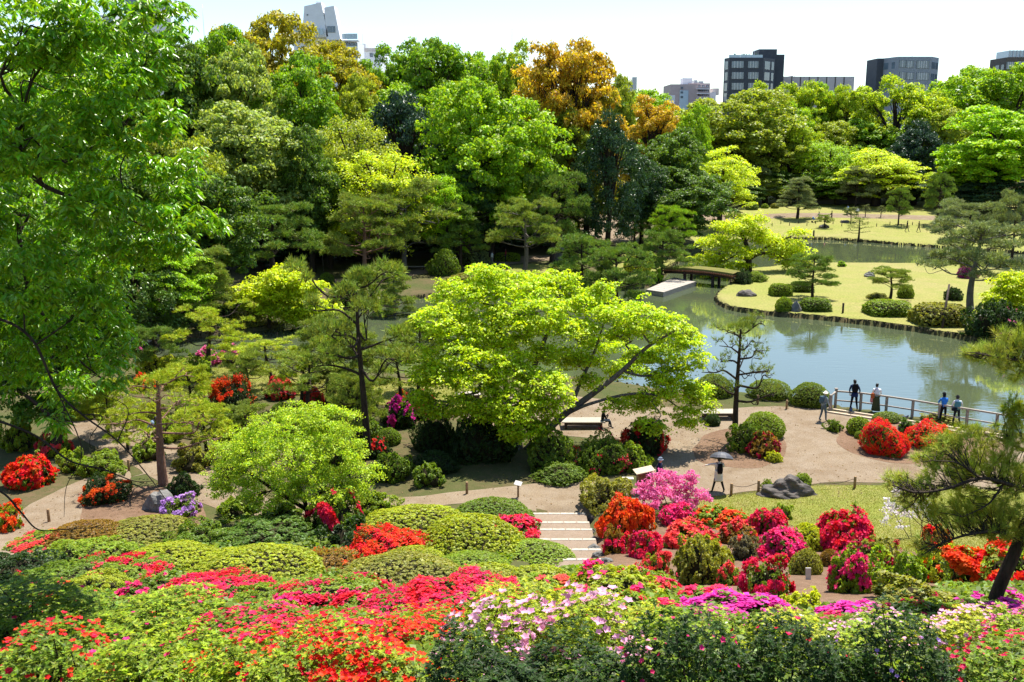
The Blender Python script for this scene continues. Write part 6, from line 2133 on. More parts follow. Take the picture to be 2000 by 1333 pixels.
# pale house seen low between the far trees
w = bld('house', 'pale house glimpsed low between the far trees at right', 1838, 290, 236)
pbox(w, 'wall', 1828, 262, 1850, 330, 236, 8, M['white_wall'], None, 0)
pbox(w, 'eaves', 1825, 283, 1853, 285, 235, 3, M['brown_wall'])
pwin(w, 1833, 291, 1843, 300, 236, 2)
w = bld('house', 'pale wall glimpsed between the upright far trees', 1610, 240, 245)
pbox(w, 'wall', 1590, 238, 1670, 330, 245, 8, M['white_wall'], None, 0)
pbox(w, 'roof', 1586, 233, 1674, 238, 244, 10, M['brown_wall'])
pwin(w, 1600, 246, 1612, 256, 245, 2)
pwin(w, 1640, 246, 1652, 256, 245, 2)
for a in [(1000, 56, 100, 255, 'thin mast above the column-topped tree'), (1242, 104, 152, 341, 'thin mast beside the small pillared roof'), (403, 8, 70, 240, 'thin mast above the first skyline tree'),
          (711, 58, 88, 270, 'thin mast on the low pale building'), (1461, 82, 110, 334, 'thin mast on the slate block, left'), (1470, 86, 110, 336, 'thin mast on the slate block, right'),
          (1776, 86, 112, 304, 'thin mast on the blue-grey block'), (1992, 80, 100, 312, 'thin mast on the brown building'), (1548, 105, 150, 352, 'thin mast on the taupe building'), (855, 56, 82, 262, 'thin mast behind the broad open tree')]:
    mast(*a)

# ------------------------------------------------------------------ rocks
def rock(label, box, seed, mat='stone', flat=1.0, name='garden_rock', sub=3, deep=.8, rz=0, sink=.15, group=None, Y=None):
    x0, y0, x1, y1 = box
    cx = (x0 + x1) / 2
    q = gp(cx, y1) if Y is None else at(cx, y1, Y)
    t = q[1] / ray(cx, y1)[1]
    r = (x1 - x0) / F * t / 2
    dd = ray(cx, y1)
    dep = math.atan2(-dd[2], math.hypot(dd[0], dd[1]))
    h = max((y1 - y0) / F * t - r * deep * math.sin(dep) * .8, .25 * r)
    bm = bmesh.new()
    bmesh.ops.create_icosphere(bm, subdivisions=sub, radius=1)
    rng = np.random.default_rng(seed)
    k = rng.random(12) * 6
    cuts = [(unit(rng.normal(size=3) + np.array((0, -.2, .35))), .62 + .3 * rng.random()) for _ in range(9)]
    for v in bm.verts:
        p = np.array(v.co)
        for n_, d_ in cuts:
            e = p @ n_ - d_
            if e > 0:
                p = p - n_ * e * .85
        w_ = 1 + .07 * math.sin(p[0] * 5 + k[0]) * math.sin(p[2] * 7 + k[1]) + .05 * math.sin(p[0] * 11 + p[2] * 9 + k[2]) + .04 * math.sin(p[1] * 13 + k[3] + p[0] * 4)
        if sub > 3:                      # furrowed face
            w_ += .06 * abs(math.sin(p[0] * 3 + p[2] * 9 + 1.5 * math.sin(p[0] * 4))) - .04 * abs(math.sin(p[0] * 7 - p[2] * 6 + k[4]))
            p = p + np.array((.0, 0, .04 * math.exp(-((p[0] - .1) / .6) ** 2) - .3 * max(0, -p[0]) * max(0, p[2])))
        p = p * w_
        v.co = (p[0] * r, p[1] * r * deep, max(p[2], -.35) * h * 1.0)
    me = bpy.data.meshes.new(name)
    bm.to_mesh(me)
    bm.free()
    me.materials.append(M[mat])
    me.polygons.foreach_set('use_smooth', [False] * len(me.polygons))
    z = q[2] if Y is not None else zt1(q[0], q[1] + r * deep * .8)
    ob = obj(name, me, None, None, (q[0], q[1] + r * deep * .8, z - sink * h * .2))
    ob.rotation_euler[2] = rz
    return tag(ob, label, 'rock', group)


rock('big dark furrowed rock on the lawn edge', (1488, 930, 1602, 974), 2, 'stone_dark', deep=.55, sub=5)
rock('long dark rock lying on the peninsula', (1440, 564, 1482, 580), 3, 'stone_dark', deep=.6)
rock('upright grey rock between clipped ball and hedge', (1546, 588, 1568, 610), 4, 'stone')
rock('grey rock behind the vermilion azaleas', (1752, 826, 1782, 842), 5, 'stone')
rock('grey rock at the back edge of the peninsula', (1690, 528, 1712, 542), 6, 'stone')
rock('rock under the tiny far lawn pine', (1600, 438, 1622, 446), 7, 'stone_dark')
rock('flat stone by the far path', (1642, 430, 1662, 436), 8, 'stone_dark')
rock('dark shore rock below the western pines', (464, 704, 492, 722), 9, 'stone_dark')
rock('boulder at the foot of the red-barked pine', (270, 955, 345, 1002), 10, 'stone')
rock('mossy stone beside the steps, uppermost', (1138, 1000, 1166, 1026), 11, 'stone_dark')
for i, (bx_, lb) in enumerate([((1144, 1028, 1166, 1046), 'second stone from the top beside the steps'), ((1146, 1044, 1172, 1062), 'third stone from the top beside the steps'), ((1148, 1060, 1176, 1076), 'fourth stone from the top beside the steps'),
                               ((1156, 1072, 1186, 1090), 'fifth stone from the top beside the steps'), ((1172, 1084, 1200, 1100), 'lowest stone beside the steps'), ((1204, 1096, 1234, 1118), 'slanted grey stone in the soil below the steps')]):
    rock(lb, bx_, 20 + i, 'stone')
rock('stone at the foot of the bridge pine', (1258, 536, 1276, 550), 31, 'stone')
rock('stone behind the dock', (1244, 548, 1262, 560), 32, 'stone')
rock('dark rock under the stone slab bridge', (300, 662, 330, 690), 33, 'stone_dark')
rock('white boulder behind the left benches', (690, 744, 706, 756), 34, 'stone')

# ------------------------------------------------------------------ steps
rows = [1003, 1020, 1034, 1053, 1073, 1092, 1112]
cxs = [1092, 1098, 1102, 1107, 1114, 1122, 1130]


def nat(px, py):
    d = ray(px, py)
    Y = np.arange(20, 60, .02)
    t_ = Y / d[1]
    Z = HC + d[2] * t_
    g_ = zt(d[0] * t_, Y, cut=False)
    i = int(np.argmax(Z <= g_))
    return np.array((d[0] * t_[i], Y[i], g_[i]))


nose = [nat(a, b) for a, b in zip(cxs, rows)]
st = empty('garden_steps', nose[0], 0, 'broad garden steps with pale stone edges climbing the slope', 'steps')
o = np.array(st.location)
M['tread'] = ground_mat('packed_tread', (.24, .18, .13), (.21, .155, .11), (.27, .21, .16), .8, 6, .3, 40, 60)
for i in range(len(nose) - 1):
    a, b = nose[i], nose[i + 1]
    ln = abs(a[1] - b[1])
    c = (a + b) / 2
    zt_ = a[2]
    tr_ = Geo().box((c[0] - o[0], c[1] - o[1] - .02, zt_ - .3 - o[2]), (2.15, ln + .04, .6), -math.atan2(b[0] - a[0], -(b[1] - a[1])) * 0).build('step', M['tread'], st)
    xx = a[0] - o[0] - 1.08
    for k, wd in enumerate((.48, .66, .52, .5) if i % 2 else (.62, .5, .6, .44)):
        Geo().box((xx + wd / 2, a[1] - o[1] - .06, zt_ - .09 - o[2]), (wd - .015, .17, .22), 0, 0, .012).build('edge_stone', M['granite'], tr_)
        xx += wd

# ------------------------------------------------------------------ benches
def bench(label, px, py, wid, dep, rz, h=.42, seed=0):
    """px,py: photo pixel of the foot of its front edge centre"""
    q = gp(px, py)
    e = empty('bench', (q[0], q[1] + dep / 2, q[2]), rz, label, 'bench', 'broad plank benches')
    n = 6
    for i in range(n):
        y = -dep / 2 + dep * (i + .5) / n
        Geo().box((0, y, h - .025 + (i % 2) * .003), (wid, dep / n - .014, .05), 0, 0, .006).build('plank', M['bench_top'], e)
    for sx in (-1, 1):
        for sy in (-1, 1):
            Geo().box((sx * (wid / 2 - .22), sy * (dep / 2 - .14), (h - .1) / 2), (.12, .12, h - .1), 0, 0, .01).build('leg', M['wood_dark'], e)
        Geo().box((sx * (wid / 2 - .22), 0, h - .075), (.1, dep - .08, .048)).build('bearer', M['wood_dark'], e)
    Geo().box((0, -dep / 2 + .06, h - .12), (wid - .3, .05, .1)).build('apron', M['wood_dark'], e)
    Geo().box((0, dep / 2 - .06, h - .12), (wid - .3, .05, .1)).build('apron', M['wood_dark'], e)
    return e


M['bench_top'] = plain('pale_bench_wood', (.40, .35, .28), rough=.75, spec=.25, noise=.18, scale=4, bump=.3, bscale=30, stretch=(1, 8, 8))
bench('pale plank bench with the sitter in black', 1140, 840, 2.3, .95, 0)
bench('pale plank bench half hidden by the maple trunk', 975, 824, 2.0, .95, math.radians(-28))
bench('pale plank bench farthest left under the maple', 914, 786, 1.5, .9, math.radians(14))
bench('pale plank bench behind the landing pine', 1404, 822, 1.9, .9, 0)
bench('dark bench in the shaded clearing beyond the pond', 1160, 466, 2.2, .6, 0)
bench('low bench by the far western path', 812, 528, 2.2, .5, 0)

# ------------------------------------------------------------------ railing at the landing
rp = [(1631, 797, 1.12), (1680, 801, 1.0), (1730, 808, 1.0), (1781, 816, 1.0), (1833, 825, 1.0), (1887, 834, 1.0), (1945, 844, 1.0), (2010, 856, 1.0)]
pos = [gp(a, b) for a, b, _ in rp]
rr_ = empty('railing', pos[0], 0, 'weathered wooden railing along the landing with people leaning on it', 'railing')
o = np.array(rr_.location)
for q, (a, b, h_) in zip(pos, rp):
    Geo().box((q[0] - o[0], q[1] - o[1], h_ / 2 - .25 + q[2] - o[2] + .0), (.13, .13, h_ + .5), 0, 0, .012).build('post', M['wood_rail'] if 'wood_rail' in M else M.setdefault('wood_rail', plain('grey_rail_wood', (.30, .26, .225), rough=.8, spec=.25, noise=.25, scale=6, bump=.4, bscale=30)), rr_)
q = pos[0]
Geo().box((0, 0, 1.14), (.19, .19, .06), 0, 0, .015).build('post_cap', M['wood_rail'], rr_)
for z_, d_ in ((.93, (.085, .11)), (.45, (.07, .08))):
    for i in range(len(pos) - 1):
        a, b = pos[i] - o, pos[i + 1] - o
        a[2] += z_
        b[2] += z_
        d = b - a
        L_ = np.linalg.norm(d)
        n_ = unit(np.cross(d, (0, 0, 1)))
        u_ = np.array((0, 0, 1.0))
        ww, hh = d_[1] / 2, d_[0] / 2
        off = .09 if z_ < .6 else 0
        V = []
        for p in (a + d * .004, b - d * .004):
            V += [p + n_ * ww - u_ * hh, p - n_ * ww - u_ * hh, p - n_ * ww + u_ * hh, p + n_ * ww + u_ * hh]
        if z_ > .6:
            V = [v + np.array((0, 0, .065)) for v in V]
        Geo().add(V, [(0, 1, 2, 3), (7, 6, 5, 4), (0, 4, 5, 1), (1, 5, 6, 2), (2, 6, 7, 3), (3, 7, 4, 0)]).build('top_rail' if z_ > .6 else 'lower_rail', M['wood_pale'] if z_ > .6 else M['wood_rail'], rr_)
q2 = gp(1621, 803) - o
Geo().box((q2[0], q2[1], .35), (.16, .16, 1.2), 0, 0, .012).build('post', M['wood_rail'], rr_)
a, b = np.array((0, 0, .99)), q2 + np.array((0, 0, .88))
Geo().tube([a, (a + b) / 2, b], .06, 6).build('top_rail', M['wood_pale'], rr_)
# timber edge of the landing
le = empty('landing_edge', gp(1640, 806), 0, 'pale timber edging boards of the landing below the railing', 'edging')
o = np.array(le.location)
for k, dr in enumerate((3.0, 9.5)):
    prev = None
    for i in range(8):
        px0, px1 = 1616 + i * 46, 1616 + (i + 1) * 46 - 1.5
        f_ = lambda x: 797 + (x - 1616) * .152 + dr
        a, b = gp(px0, f_(px0)) - o, gp(px1, f_(px1)) - o
        c = (a + b) / 2
        Geo().box((c[0], c[1], c[2] + .04), (np.linalg.norm(b - a), .16, .11), math.atan2(b[1] - a[1], b[0] - a[0]), 0, .01).build('board', M['plank_pale'] if 'plank_pale' in M else M.setdefault('plank_pale', plain('pale_timber', (.50, .40, .28), rough=.8, noise=.15, scale=5, bump=.3)), le)

# ------------------------------------------------------------------ log bridge, dock and stone slab
A_, B_ = plane(1304, 549, WATER), plane(1440, 562, WATER)
lb_ = empty('log_bridge', (A_ + B_) / 2, math.atan2(B_[1] - A_[1], B_[0] - A_[0]), 'moss-covered log bridge on dark posts beside the dock', 'bridge')
Lb = np.linalg.norm(B_ - A_)
M['moss'] = ground_mat('deck_moss', (.15, .16, .035), (.19, .15, .055), (.10, .125, .022), .8, 4, .8, 20, 30)
g = Geo()
nseg = 10
V, Fs = [], []
for i in range(nseg + 1):
    x = -Lb / 2 + Lb * i / nseg
    z = 1.5 + .18 * (1 - (2 * i / nseg - 1) ** 2)
    for y, dz in ((-1.2, -.08), (-1.15, .1), (0, .16), (1.15, .1), (1.2, -.08)):
        V.append((x, y, z + dz))
for i in range(nseg):
    for k in range(4):
        Fs.append((i * 5 + k, (i + 1) * 5 + k, (i + 1) * 5 + k + 1, i * 5 + k + 1))
    Fs.append((i * 5 + 4, (i + 1) * 5 + 4, (i + 1) * 5, i * 5))
g.add(V, Fs)
g.build('deck', M['moss'], lb_)
for i in range(32):
    x = -Lb / 2 + Lb * (i + .5) / 32
    z = 1.5 + .18 * (1 - (2 * (i + .5) / 32 - 1) ** 2) - .19
    Geo().tube([(x, -1.3, z), (x, 0, z), (x, 1.3, z)], .1, 6).build('log', M['wood_brown'], lb_)
for y in (-.85, .85):
    P = [(-Lb / 2 + Lb * i / 8, y, 1.5 + .18 * (1 - (2 * i / 8 - 1) ** 2) - .42) for i in range(9)]
    Geo().tube(P, .16, 7).build('beam', M['wood_dark'], lb_)
for fx in (-.2, .2):
    for y in (-.8, .8):
        Geo().tube([(fx * Lb, y, -1.3), (fx * Lb, y, 0), (fx * Lb, y, 1.36)], .17, 8).build('post', M['wood_dark'], lb_)
    Geo().tube([(fx * Lb, -1.2, 1.18), (fx * Lb, 0, 1.18), (fx * Lb, 1.2, 1.18)], .14, 7).build('cross_beam', M['wood_dark'], lb_)
cor = [plane(1262, 566, WATER + .5), plane(1296, 571, WATER + .5), plane(1360, 550, WATER + .5), plane(1316, 542, WATER + .5)]
dk = empty('dock', plane(1308, 558, WATER), 0, 'pale wooden dock floating beside the log bridge', 'dock')
o = np.array(dk.location)
nb_ = 9
for i in range(nb_):
    t0_, t1_ = i / nb_ + .004, (i + 1) / nb_ - .004
    q = [cor[0] * (1 - t0_) + cor[3] * t0_, cor[1] * (1 - t0_) + cor[2] * t0_, cor[1] * (1 - t1_) + cor[2] * t1_, cor[0] * (1 - t1_) + cor[3] * t1_]
    V = [tuple(p - o + np.array((0, 0, -.09))) for p in q] + [tuple(p - o + np.array((0, 0, 0))) for p in q]
    Geo().add(V, [(3, 2, 1, 0), (4, 5, 6, 7), (0, 1, 5, 4), (1, 2, 6, 5), (2, 3, 7, 6), (3, 0, 4, 7)]).build('plank', M['wood_pale'], dk)
V = [tuple(p - o + np.array((0, 0, -.62))) for p in cor] + [tuple(p - o + np.array((0, 0, -.10))) for p in cor]
Geo().add(V, [(3, 2, 1, 0), (4, 5, 6, 7), (0, 1, 5, 4), (1, 2, 6, 5), (2, 3, 7, 6), (3, 0, 4, 7)]).build('hull', M['wood_rail'], dk)
a, b = plane(258, 672, .35), plane(322, 640, .35)
sb = empty('stone_bridge', (a + b) / 2, math.atan2(b[1] - a[1], b[0] - a[0]), 'grey stone slab bridge over the shaded inlet at the left', 'bridge')
Ls = np.linalg.norm(b - a)
Geo().box((-Ls * .25, 0, 0), (Ls * .5 - .02, 1.5, .34), 0, 0, .03).build('slab', M['stone'], sb)
Geo().box((Ls * .25, .15, .04), (Ls * .5 - .02, 1.45, .34), 0, 0, .03).build('slab', M['stone'], sb)
Geo().box((0, 0, -.65), (.5, 1.7, .95), 0, 0, .05).build('pier', M['stone_dark'], sb)

M['edge_wood'] = plain('wet_stakes', (.07, .052, .035), rough=.9, spec=.15, col2=(.13, .11, .05), scale=1.2)
# ------------------------------------------------------------------ stakes along the water's edge
rng = np.random.default_rng(44)
g = Geo()
pl = np.concatenate([POND, POND[:1]])
acc = 0.0
for i in range(len(pl) - 1):
    a, b = pl[i], pl[i + 1]
    L_ = np.linalg.norm(b - a)
    n_ = max(1, int(L_ / .2))
    for k in range(n_):
        p = a + (b - a) * (k + rng.random() * .5) / n_
        if abs(p[0]) > .54 * p[1] + 2 or (p[1] < 62 and p[0] > 17):
            continue
        r_ = .05 + .06 * rng.random()
        h_ = -.14 + .15 * rng.random()
        x, y = p + rng.normal(size=2) * .05
        g.tube([(x, y, -1.0), (x + rng.normal() * .02, y, h_ - .1), (x + rng.normal() * .03, y, h_)], [r_, r_, r_ * .8], 5, smooth=False)
tag(g.build('shore_edging', M['edge_wood']), 'dark log stakes and stones holding the pond bank', 'edging', kind='stuff')

# ------------------------------------------------------------------ posts, signs, small things
def post(label, px, py, h=.55, r=.06, mat='log', group='short path posts', name='path_post', lean=0):
    q = gp(px, py)
    g_ = Geo().tube([(0, 0, -.1), (lean * .5, 0, h * .5), (lean, 0, h - .02), (lean, 0, h)], [r, r, r, r * .85], 8)
    return tag(g_.build(name, M[mat], None, q), label, 'post', group)


for a in [('log post left of the big dark rock', 1481, 962), ('log post right of the big dark rock', 1669, 954), ('log post right of the umbrella walker', 1428, 968), ('log post between pink azalea and lawn', 1343, 985),
          ('log post behind the large orange-red azalea', 1257, 992), ('log post on the shaded path below the maple', 912, 965), ('log post between the oval shrubs at the water', 1536, 800), ('log post left of the oval shrubs', 1480, 790),
          ('log post on the left path bend', 192, 905), ('log post beside the red-barked pine', 252, 920), ('log post at the left stone path', 96, 1020), ('post on the far western path', 986, 524)]:
    post(a[0], a[1], a[2])
post('dark post at the tip of the peninsula lawn', 1646, 612, .9, .09, 'wood_dark')
post('dark post on the far shore', 1589, 463, .95, .12, 'wood_dark')
for i, x in enumerate(list(range(1362, 1440, 19)) + list(range(1508, 1720, 17)) + list(range(1738, 1850, 22))):
    y = np.interp(x, [1350, 1420, 1540, 1700, 1900], [434, 444, 439, 441, 444]) + (2 if i % 2 else -2)
    q = gp(x, y)
    e = Geo().tube([(0, 0, -.1), (0, 0, .3), (0, 0, .55)], [.06, .06, .05], 5).build('path_stake', M['wood_dark'], None, q)
    nth = ['first', 'second', 'third', 'fourth', 'fifth', 'sixth', 'seventh', 'eighth', 'ninth', 'tenth', 'eleventh', 'twelfth', 'thirteenth', 'fourteenth', 'fifteenth', 'sixteenth', 'seventeenth', 'eighteenth', 'nineteenth', 'twentieth', 'twenty-first', 'twenty-second', 'twenty-third', 'twenty-fourth', 'twenty-fifth', 'twenty-sixth'][i]
    tag(e, nth + ' dark stake from the western end of the far lawn path', 'post', 'stakes along the far lawn path')
for a in [('thin rope strung from the umbrella walker to the big dark rock', (1428, 968, .45), (1481, 962, .45)), ('thin rope strung from the dark rock across the lawn edge', (1600, 956, .3), (1669, 954, .45)), ('thin rope between the posts at the oval shrubs', (1480, 790, .4), (1536, 800, .4))]:
    p, q = gp(*a[1][:2]), gp(*a[2][:2])
    p[2] += a[1][2]
    q[2] += a[2][2]
    mid = (p + q) / 2 - np.array((0, 0, .12))
    P = curve_pts([p - p, mid - p, q - p], 5)
    tag(Geo().tube(P, .012, 5).build('rope', M['wood_dark'], None, p), a[0], 'rope')
# leaflet box with a slanting roof
q = gp(1258, 962)
e = empty('leaflet_box', q, math.radians(8), 'small red-brown wooden box with a pale slanting roof beside the man in navy', 'box')
Geo().box((0, 0, .62), (.62, .45, .62), 0, 0, .01).build('body', M['wood_brown'], e)
Geo().box((0, 0, .15), (.12, .12, .36)).build('post', M['wood_brown'], e)
g = Geo()
V = [(-.45, -.34, .93), (.38, -.34, 1.08), (.38, .34, 1.08), (-.45, .34, .93), (-.45, -.34, .97), (.38, -.34, 1.12), (.38, .34, 1.12), (-.45, .34, .97)]
g.add(V, [(3, 2, 1, 0), (4, 5, 6, 7), (0, 1, 5, 4), (1, 2, 6, 5), (2, 3, 7, 6), (3, 0, 4, 7)])
g.build('roof', M['plank_pale'], e)
Geo().box((-.16, -.232, .62), (.27, .015, .5), 0, 0, .003).build('door', M['wood_brown'], e)
Geo().box((.14, -.232, .62), (.27, .015, .5), 0, 0, .003).build('door', M['wood_brown'], e)
M['white_paint'] = plain('white_board', (.48, .45, .40), rough=.6, noise=.06)
q = gp(1226, 952)
e = empty('notice_board', q, 0, 'low white board left of the wooden box', 'sign')
Geo().box((0, 0, .42), (.5, .3, .03), 0, 0, .005).build('board', M['white_paint'], e)
Geo().box((0, 0, .2), (.06, .06, .4)).build('post', M['wood_dark'], e)
q = gp(1579, 1134)
e = empty('plant_marker', q, 0, 'narrow white plant marker among the azaleas', 'sign')
V = [(-.065, 0, 0), (.065, 0, 0), (.065, .03, 0), (-.065, .03, 0), (-.065, .06, .3), (.065, .06, .3), (.065, .09, .3), (-.065, .09, .3)]
Geo().add(V, [(3, 2, 1, 0), (4, 5, 6, 7), (0, 1, 5, 4), (1, 2, 6, 5), (2, 3, 7, 6), (3, 0, 4, 7)]).build('plate', M['white_paint'], e)
Geo().box((0, .075, .05), (.04, .03, .3)).build('stake', M['wood_dark'], e)
q = gp(1012, 972)
e = empty('path_sign', q, math.radians(-20), 'wooden stake with a slanting white plate on the shaded path', 'sign')
Geo().tube([(0, 0, -.1), (0, 0, .3), (0, 0, .62)], .045, 8).build('stake', M['log'], e)
V = [(-.16, -.12, .6), (.16, -.12, .56), (.16, .12, .66), (-.16, .12, .7)]
V = V + [(x, y, z + .025) for x, y, z in V]
Geo().add(V, [(3, 2, 1, 0), (4, 5, 6, 7), (0, 1, 5, 4), (1, 2, 6, 5), (2, 3, 7, 6), (3, 0, 4, 7)]).build('plate', M['white_paint'], e)
# prop for the big peninsula pine
a, b = gp(1840, 642), at(1854, 556, gp(1840, 642)[1] + 2)
tag(Geo().tube([a - a, (b - a) * .5, b - a], [.11, .1, .08], 7).build('prop_pole', M['wood_dark'], None, a), 'dark wooden prop under the large spreading pine', 'pole')
a, b = gp(632, 530), at(628, 472, gp(632, 530)[1])
tag(Geo().tube([a - a, (b - a) * .5, b - a], .05, 6).build('prop_pole', M['bark_grey'], None, a), 'pale bamboo prop under the flat-topped pine', 'pole')
# stone lantern
Yl = 124.0
q = at(1095, 470, Yl)
q[2] = zt1(q[0], Yl)
e = empty('stone_lantern', q, 0, 'grey stone lantern on a mound left of the glossy cone', 'lantern')


def lathe(g_, prof, n=10, c=(0, 0)):
    V, Fs = [], []
    for z, r_ in prof:
        for k in range(n):
            V.append((c[0] + r_ * math.cos(6.2832 * k / n), c[1] + r_ * math.sin(6.2832 * k / n), z))
    for i in range(len(prof) - 1):
        for k in range(n):
            j = (k + 1) % n
            Fs.append((i * n + k, i * n + j, (i + 1) * n + j, (i + 1) * n + k))
    Fs.append(tuple(range(n))[::-1])
    Fs.append(tuple((len(prof) - 1) * n + k for k in range(n)))
    return g_.add(V, Fs, 0, False)


lathe(Geo(), [(-.2, .9), (.9, .8), (1.5, .5), (1.75, .4)]).build('plinth', M['stone'], e)
lathe(Geo(), [(1.75, .3), (2.1, .2), (2.5, .2), (2.6, .4)], 8).build('shaft', M['stone'], e)
lathe(Geo(), [(2.6, .3), (3.05, .3)], 6).build('fire_box', M['stone'], e)
lathe(Geo(), [(3.05, .62), (3.12, .62), (3.35, .25), (3.45, .1), (3.6, .14), (3.75, .03)], 6).build('roof', M['stone'], e)
# low wall behind the far lawn
a, b = at(1588, 368, 199), at(1722, 368, 199)
zg = zt1((a[0] + b[0]) / 2, 199)
e = empty('garden_wall', ((a[0] + b[0]) / 2, 199, zg), 0, 'low wall with a pale coping behind the far lawn', 'wall')
Geo().box((0, 0, 1.3), (b[0] - a[0], .3, 2.6)).build('wall_face', M['brown_wall'], e)
Geo().box((0, 0, 2.7), (b[0] - a[0] + .3, .5, .18)).build('coping', M['white_wall'], e)
# ------------------------------------------------------------------ people
_cl = {}


def cloth(hexc, rough=.85):
    if hexc not in _cl:
        _cl[hexc] = plain('cloth_' + hexc.strip('#'), srgb(hexc), rough=rough, spec=.15, noise=.12, scale=6, bump=.15, bscale=30)
    return _cl[hexc]


M['skin'] = plain('skin', (.50, .30, .21), rough=.55, spec=.3, noise=.06)
M['hair_dark'] = plain('dark_hair', (.012, .010, .009), rough=.5, spec=.4, noise=.3, scale=20)
M['shoe'] = plain('shoe', (.02, .02, .022), rough=.5)


def person(label, loc, h, rz, pose, top, legs, hair=True, group=None, arms=None, lean=0.0, spread=.10, stride=0.0, sleeve=True, turn=0.0):
    """one continuous body grown over a posed skeleton; faces local +Y"""
    k = h / 1.72
    lr = math.radians(lean)

    def U(x, y, z):                       # upper-body point, leaning forward about the hips
        dz = z - .95
        return np.array((x, y * math.cos(lr) + dz * math.sin(lr), .95 + dz * math.cos(lr) - y * math.sin(lr)))
    sit = pose == 'sit'
    zs = -.50 if sit else 0.0
    J, E, Rr, Lb = [], [], [], []

    def add(p, r, lab, par=None):
        J.append(np.array(p, float) + np.array((0, 0, zs)))
        Rr.append(r)
        Lb.append(lab)
        if par is not None:
            E.append((par, len(J) - 1))
        return len(J) - 1
    pel = add((0, 0, .95), (.145, .115), 'legs')
    sp = add(U(0, .0, 1.12), (.13, .105), 'top', pel)
    ch = add(U(0, -.01, 1.33), (.155, .115), 'top', sp)
    nb = add(U(0, 0, 1.46), (.07, .065), 'top', ch)
    nk = add(U(0, .015, 1.52), (.052, .052), 'skin', nb)
    ct = math.radians(turn)
    hd = add(U(.02 * math.sin(ct), .035, 1.60), (.078, .088), 'skin', nk)
    ht = add(U(.02 * math.sin(ct), .02, 1.685), (.068, .078), 'skin', hd)
    A = arms or {-1: ((.24, .02, 1.14), (.25, .08, .92)), 1: ((.24, .02, 1.14), (.25, .08, .92))}
    hands = []
    for s_ in (-1, 1):
        el, wr = A[s_]
        sh = add(U(s_ * .185, 0, 1.40), (.066, .066), 'top', ch)
        e_ = add(U(s_ * el[0], el[1], el[2]), (.047, .047), 'top' if sleeve else 'skin', sh)
        w_ = add(U(s_ * wr[0], wr[1], wr[2]), (.032, .032), 'skin', e_)
        d_ = unit(J[w_] - J[e_])
        hn = add(J[w_] - np.array((0, 0, zs)) + d_ * .075, (.038, .022), 'skin', w_)
        hands.append((J[hn].copy(), d_))
    for s_ in (-1, 1):
        st_ = stride * s_
        if sit:
            hp = add((s_ * .09, .02, .93), (.09, .09), 'legs', pel)
            kn = add((s_ * .12, .44, .95), (.062, .062), 'legs', hp)
            an = add((s_ * .12, .46 + .06 * s_, .58), (.042, .042), 'legs', kn)
            add((s_ * .12, .60 + .06 * s_, .535), (.035, .03), 'shoe', an)
        else:
            hp = add((s_ * .09, 0, .90), (.092, .095), 'legs', pel)
            kn = add((s_ * (.09 + spread * .4), st_ * .45 + .03, .50), (.062, .064), 'legs', hp)
            an = add((s_ * (.09 + spread), st_ - .02, .085), (.043, .045), 'legs', kn)
            add((s_ * (.10 + spread), st_ + .13, .04), (.038, .03), 'shoe', an)
    me = bpy.data.meshes.new('skeleton')
    me.from_pydata([tuple(p * k) for p in J], E, [])
    ob = bpy.data.objects.new('skeleton', me)
    C.objects.link(ob)
    md = ob.modifiers.new('s', 'SKIN')
    for i, r in enumerate(Rr):
        sv = me.skin_vertices[0].data[i]
        sv.radius = (r[0] * k, r[1] * k)
        sv.use_root = (i == pel)
    md.use_smooth_shade = True
    ob.modifiers.new('d', 'SUBSURF').levels = 1
    dg = bpy.context.evaluated_depsgraph_get()
    ev = ob.evaluated_get(dg)
    tm = ev.to_mesh()
    V = [tuple(v.co) for v in tm.vertices]
    Fs = [tuple(p.vertices) for p in tm.polygons]
    ev.to_mesh_clear()
    bpy.data.objects.remove(ob)
    # material of each face: that of the nearest bone
    segs = [(J[a] * k, J[b] * k, Lb[b] if Lb[b] != 'skin' or Lb[a] == 'skin' else ('top' if Lb[a] == 'top' else 'skin')) for a, b in E]
    order = {'top': 0, 'legs': 1, 'skin': 2, 'shoe': 3}
    VA = np.array(V)
    cen = np.array([VA[list(f)].mean(0) for f in Fs])
    best = np.full(len(cen), 1e9)
    mi = np.zeros(len(cen), int)
    for a, b, lab in segs:
        d = b - a
        t = np.clip(((cen - a) @ d) / (d @ d + 1e-9), 0, 1)
        ds = np.linalg.norm(cen - a - t[:, None] * d, axis=1)
        lab_i = np.full(len(cen), order[lab])
        if lab == 'top':
            pass
        u_ = ds < best
        best = np.where(u_, ds, best)
        mi = np.where(u_, lab_i, mi)
    g = Geo()
    g.v = V
    g.f = [list(f) for f in Fs]
    g.m = [int(i) for i in mi]
    g.sm = [True] * len(Fs)
    for hp_, d_ in hands:                 # five fingers, unequal and slightly curled
        side = unit(np.cross(d_, (0.0, .3, 1.0)))
        dn = np.array((0, 0, -1.0))
        for i_, (o_, l_) in enumerate(((-.026, .060), (-.009, .072), (.009, .068), (.025, .052))):
            p0 = hp_ + side * o_ + d_ * .012
            p1 = p0 + d_ * l_ * .5 + dn * .006
            p2 = p0 + d_ * l_ * .85 + dn * .025
            g.tube([p0 * k, p1 * k, p2 * k], [.0095 * k, .0085 * k, .006 * k], 5, 2)
        p0 = hp_ + side * -.03 - d_ * .03
        g.tube([p0 * k, (p0 - side * .028 + d_ * .02) * k, (p0 - side * .03 + d_ * .05) * k], [.011 * k, .0095 * k, .007 * k], 5, 2)
    # face: nose, ears, eyes, mouth
    R_ = np.array(((math.cos(ct), -math.sin(ct), 0), (math.sin(ct), math.cos(ct), 0), (0, 0, 1)))
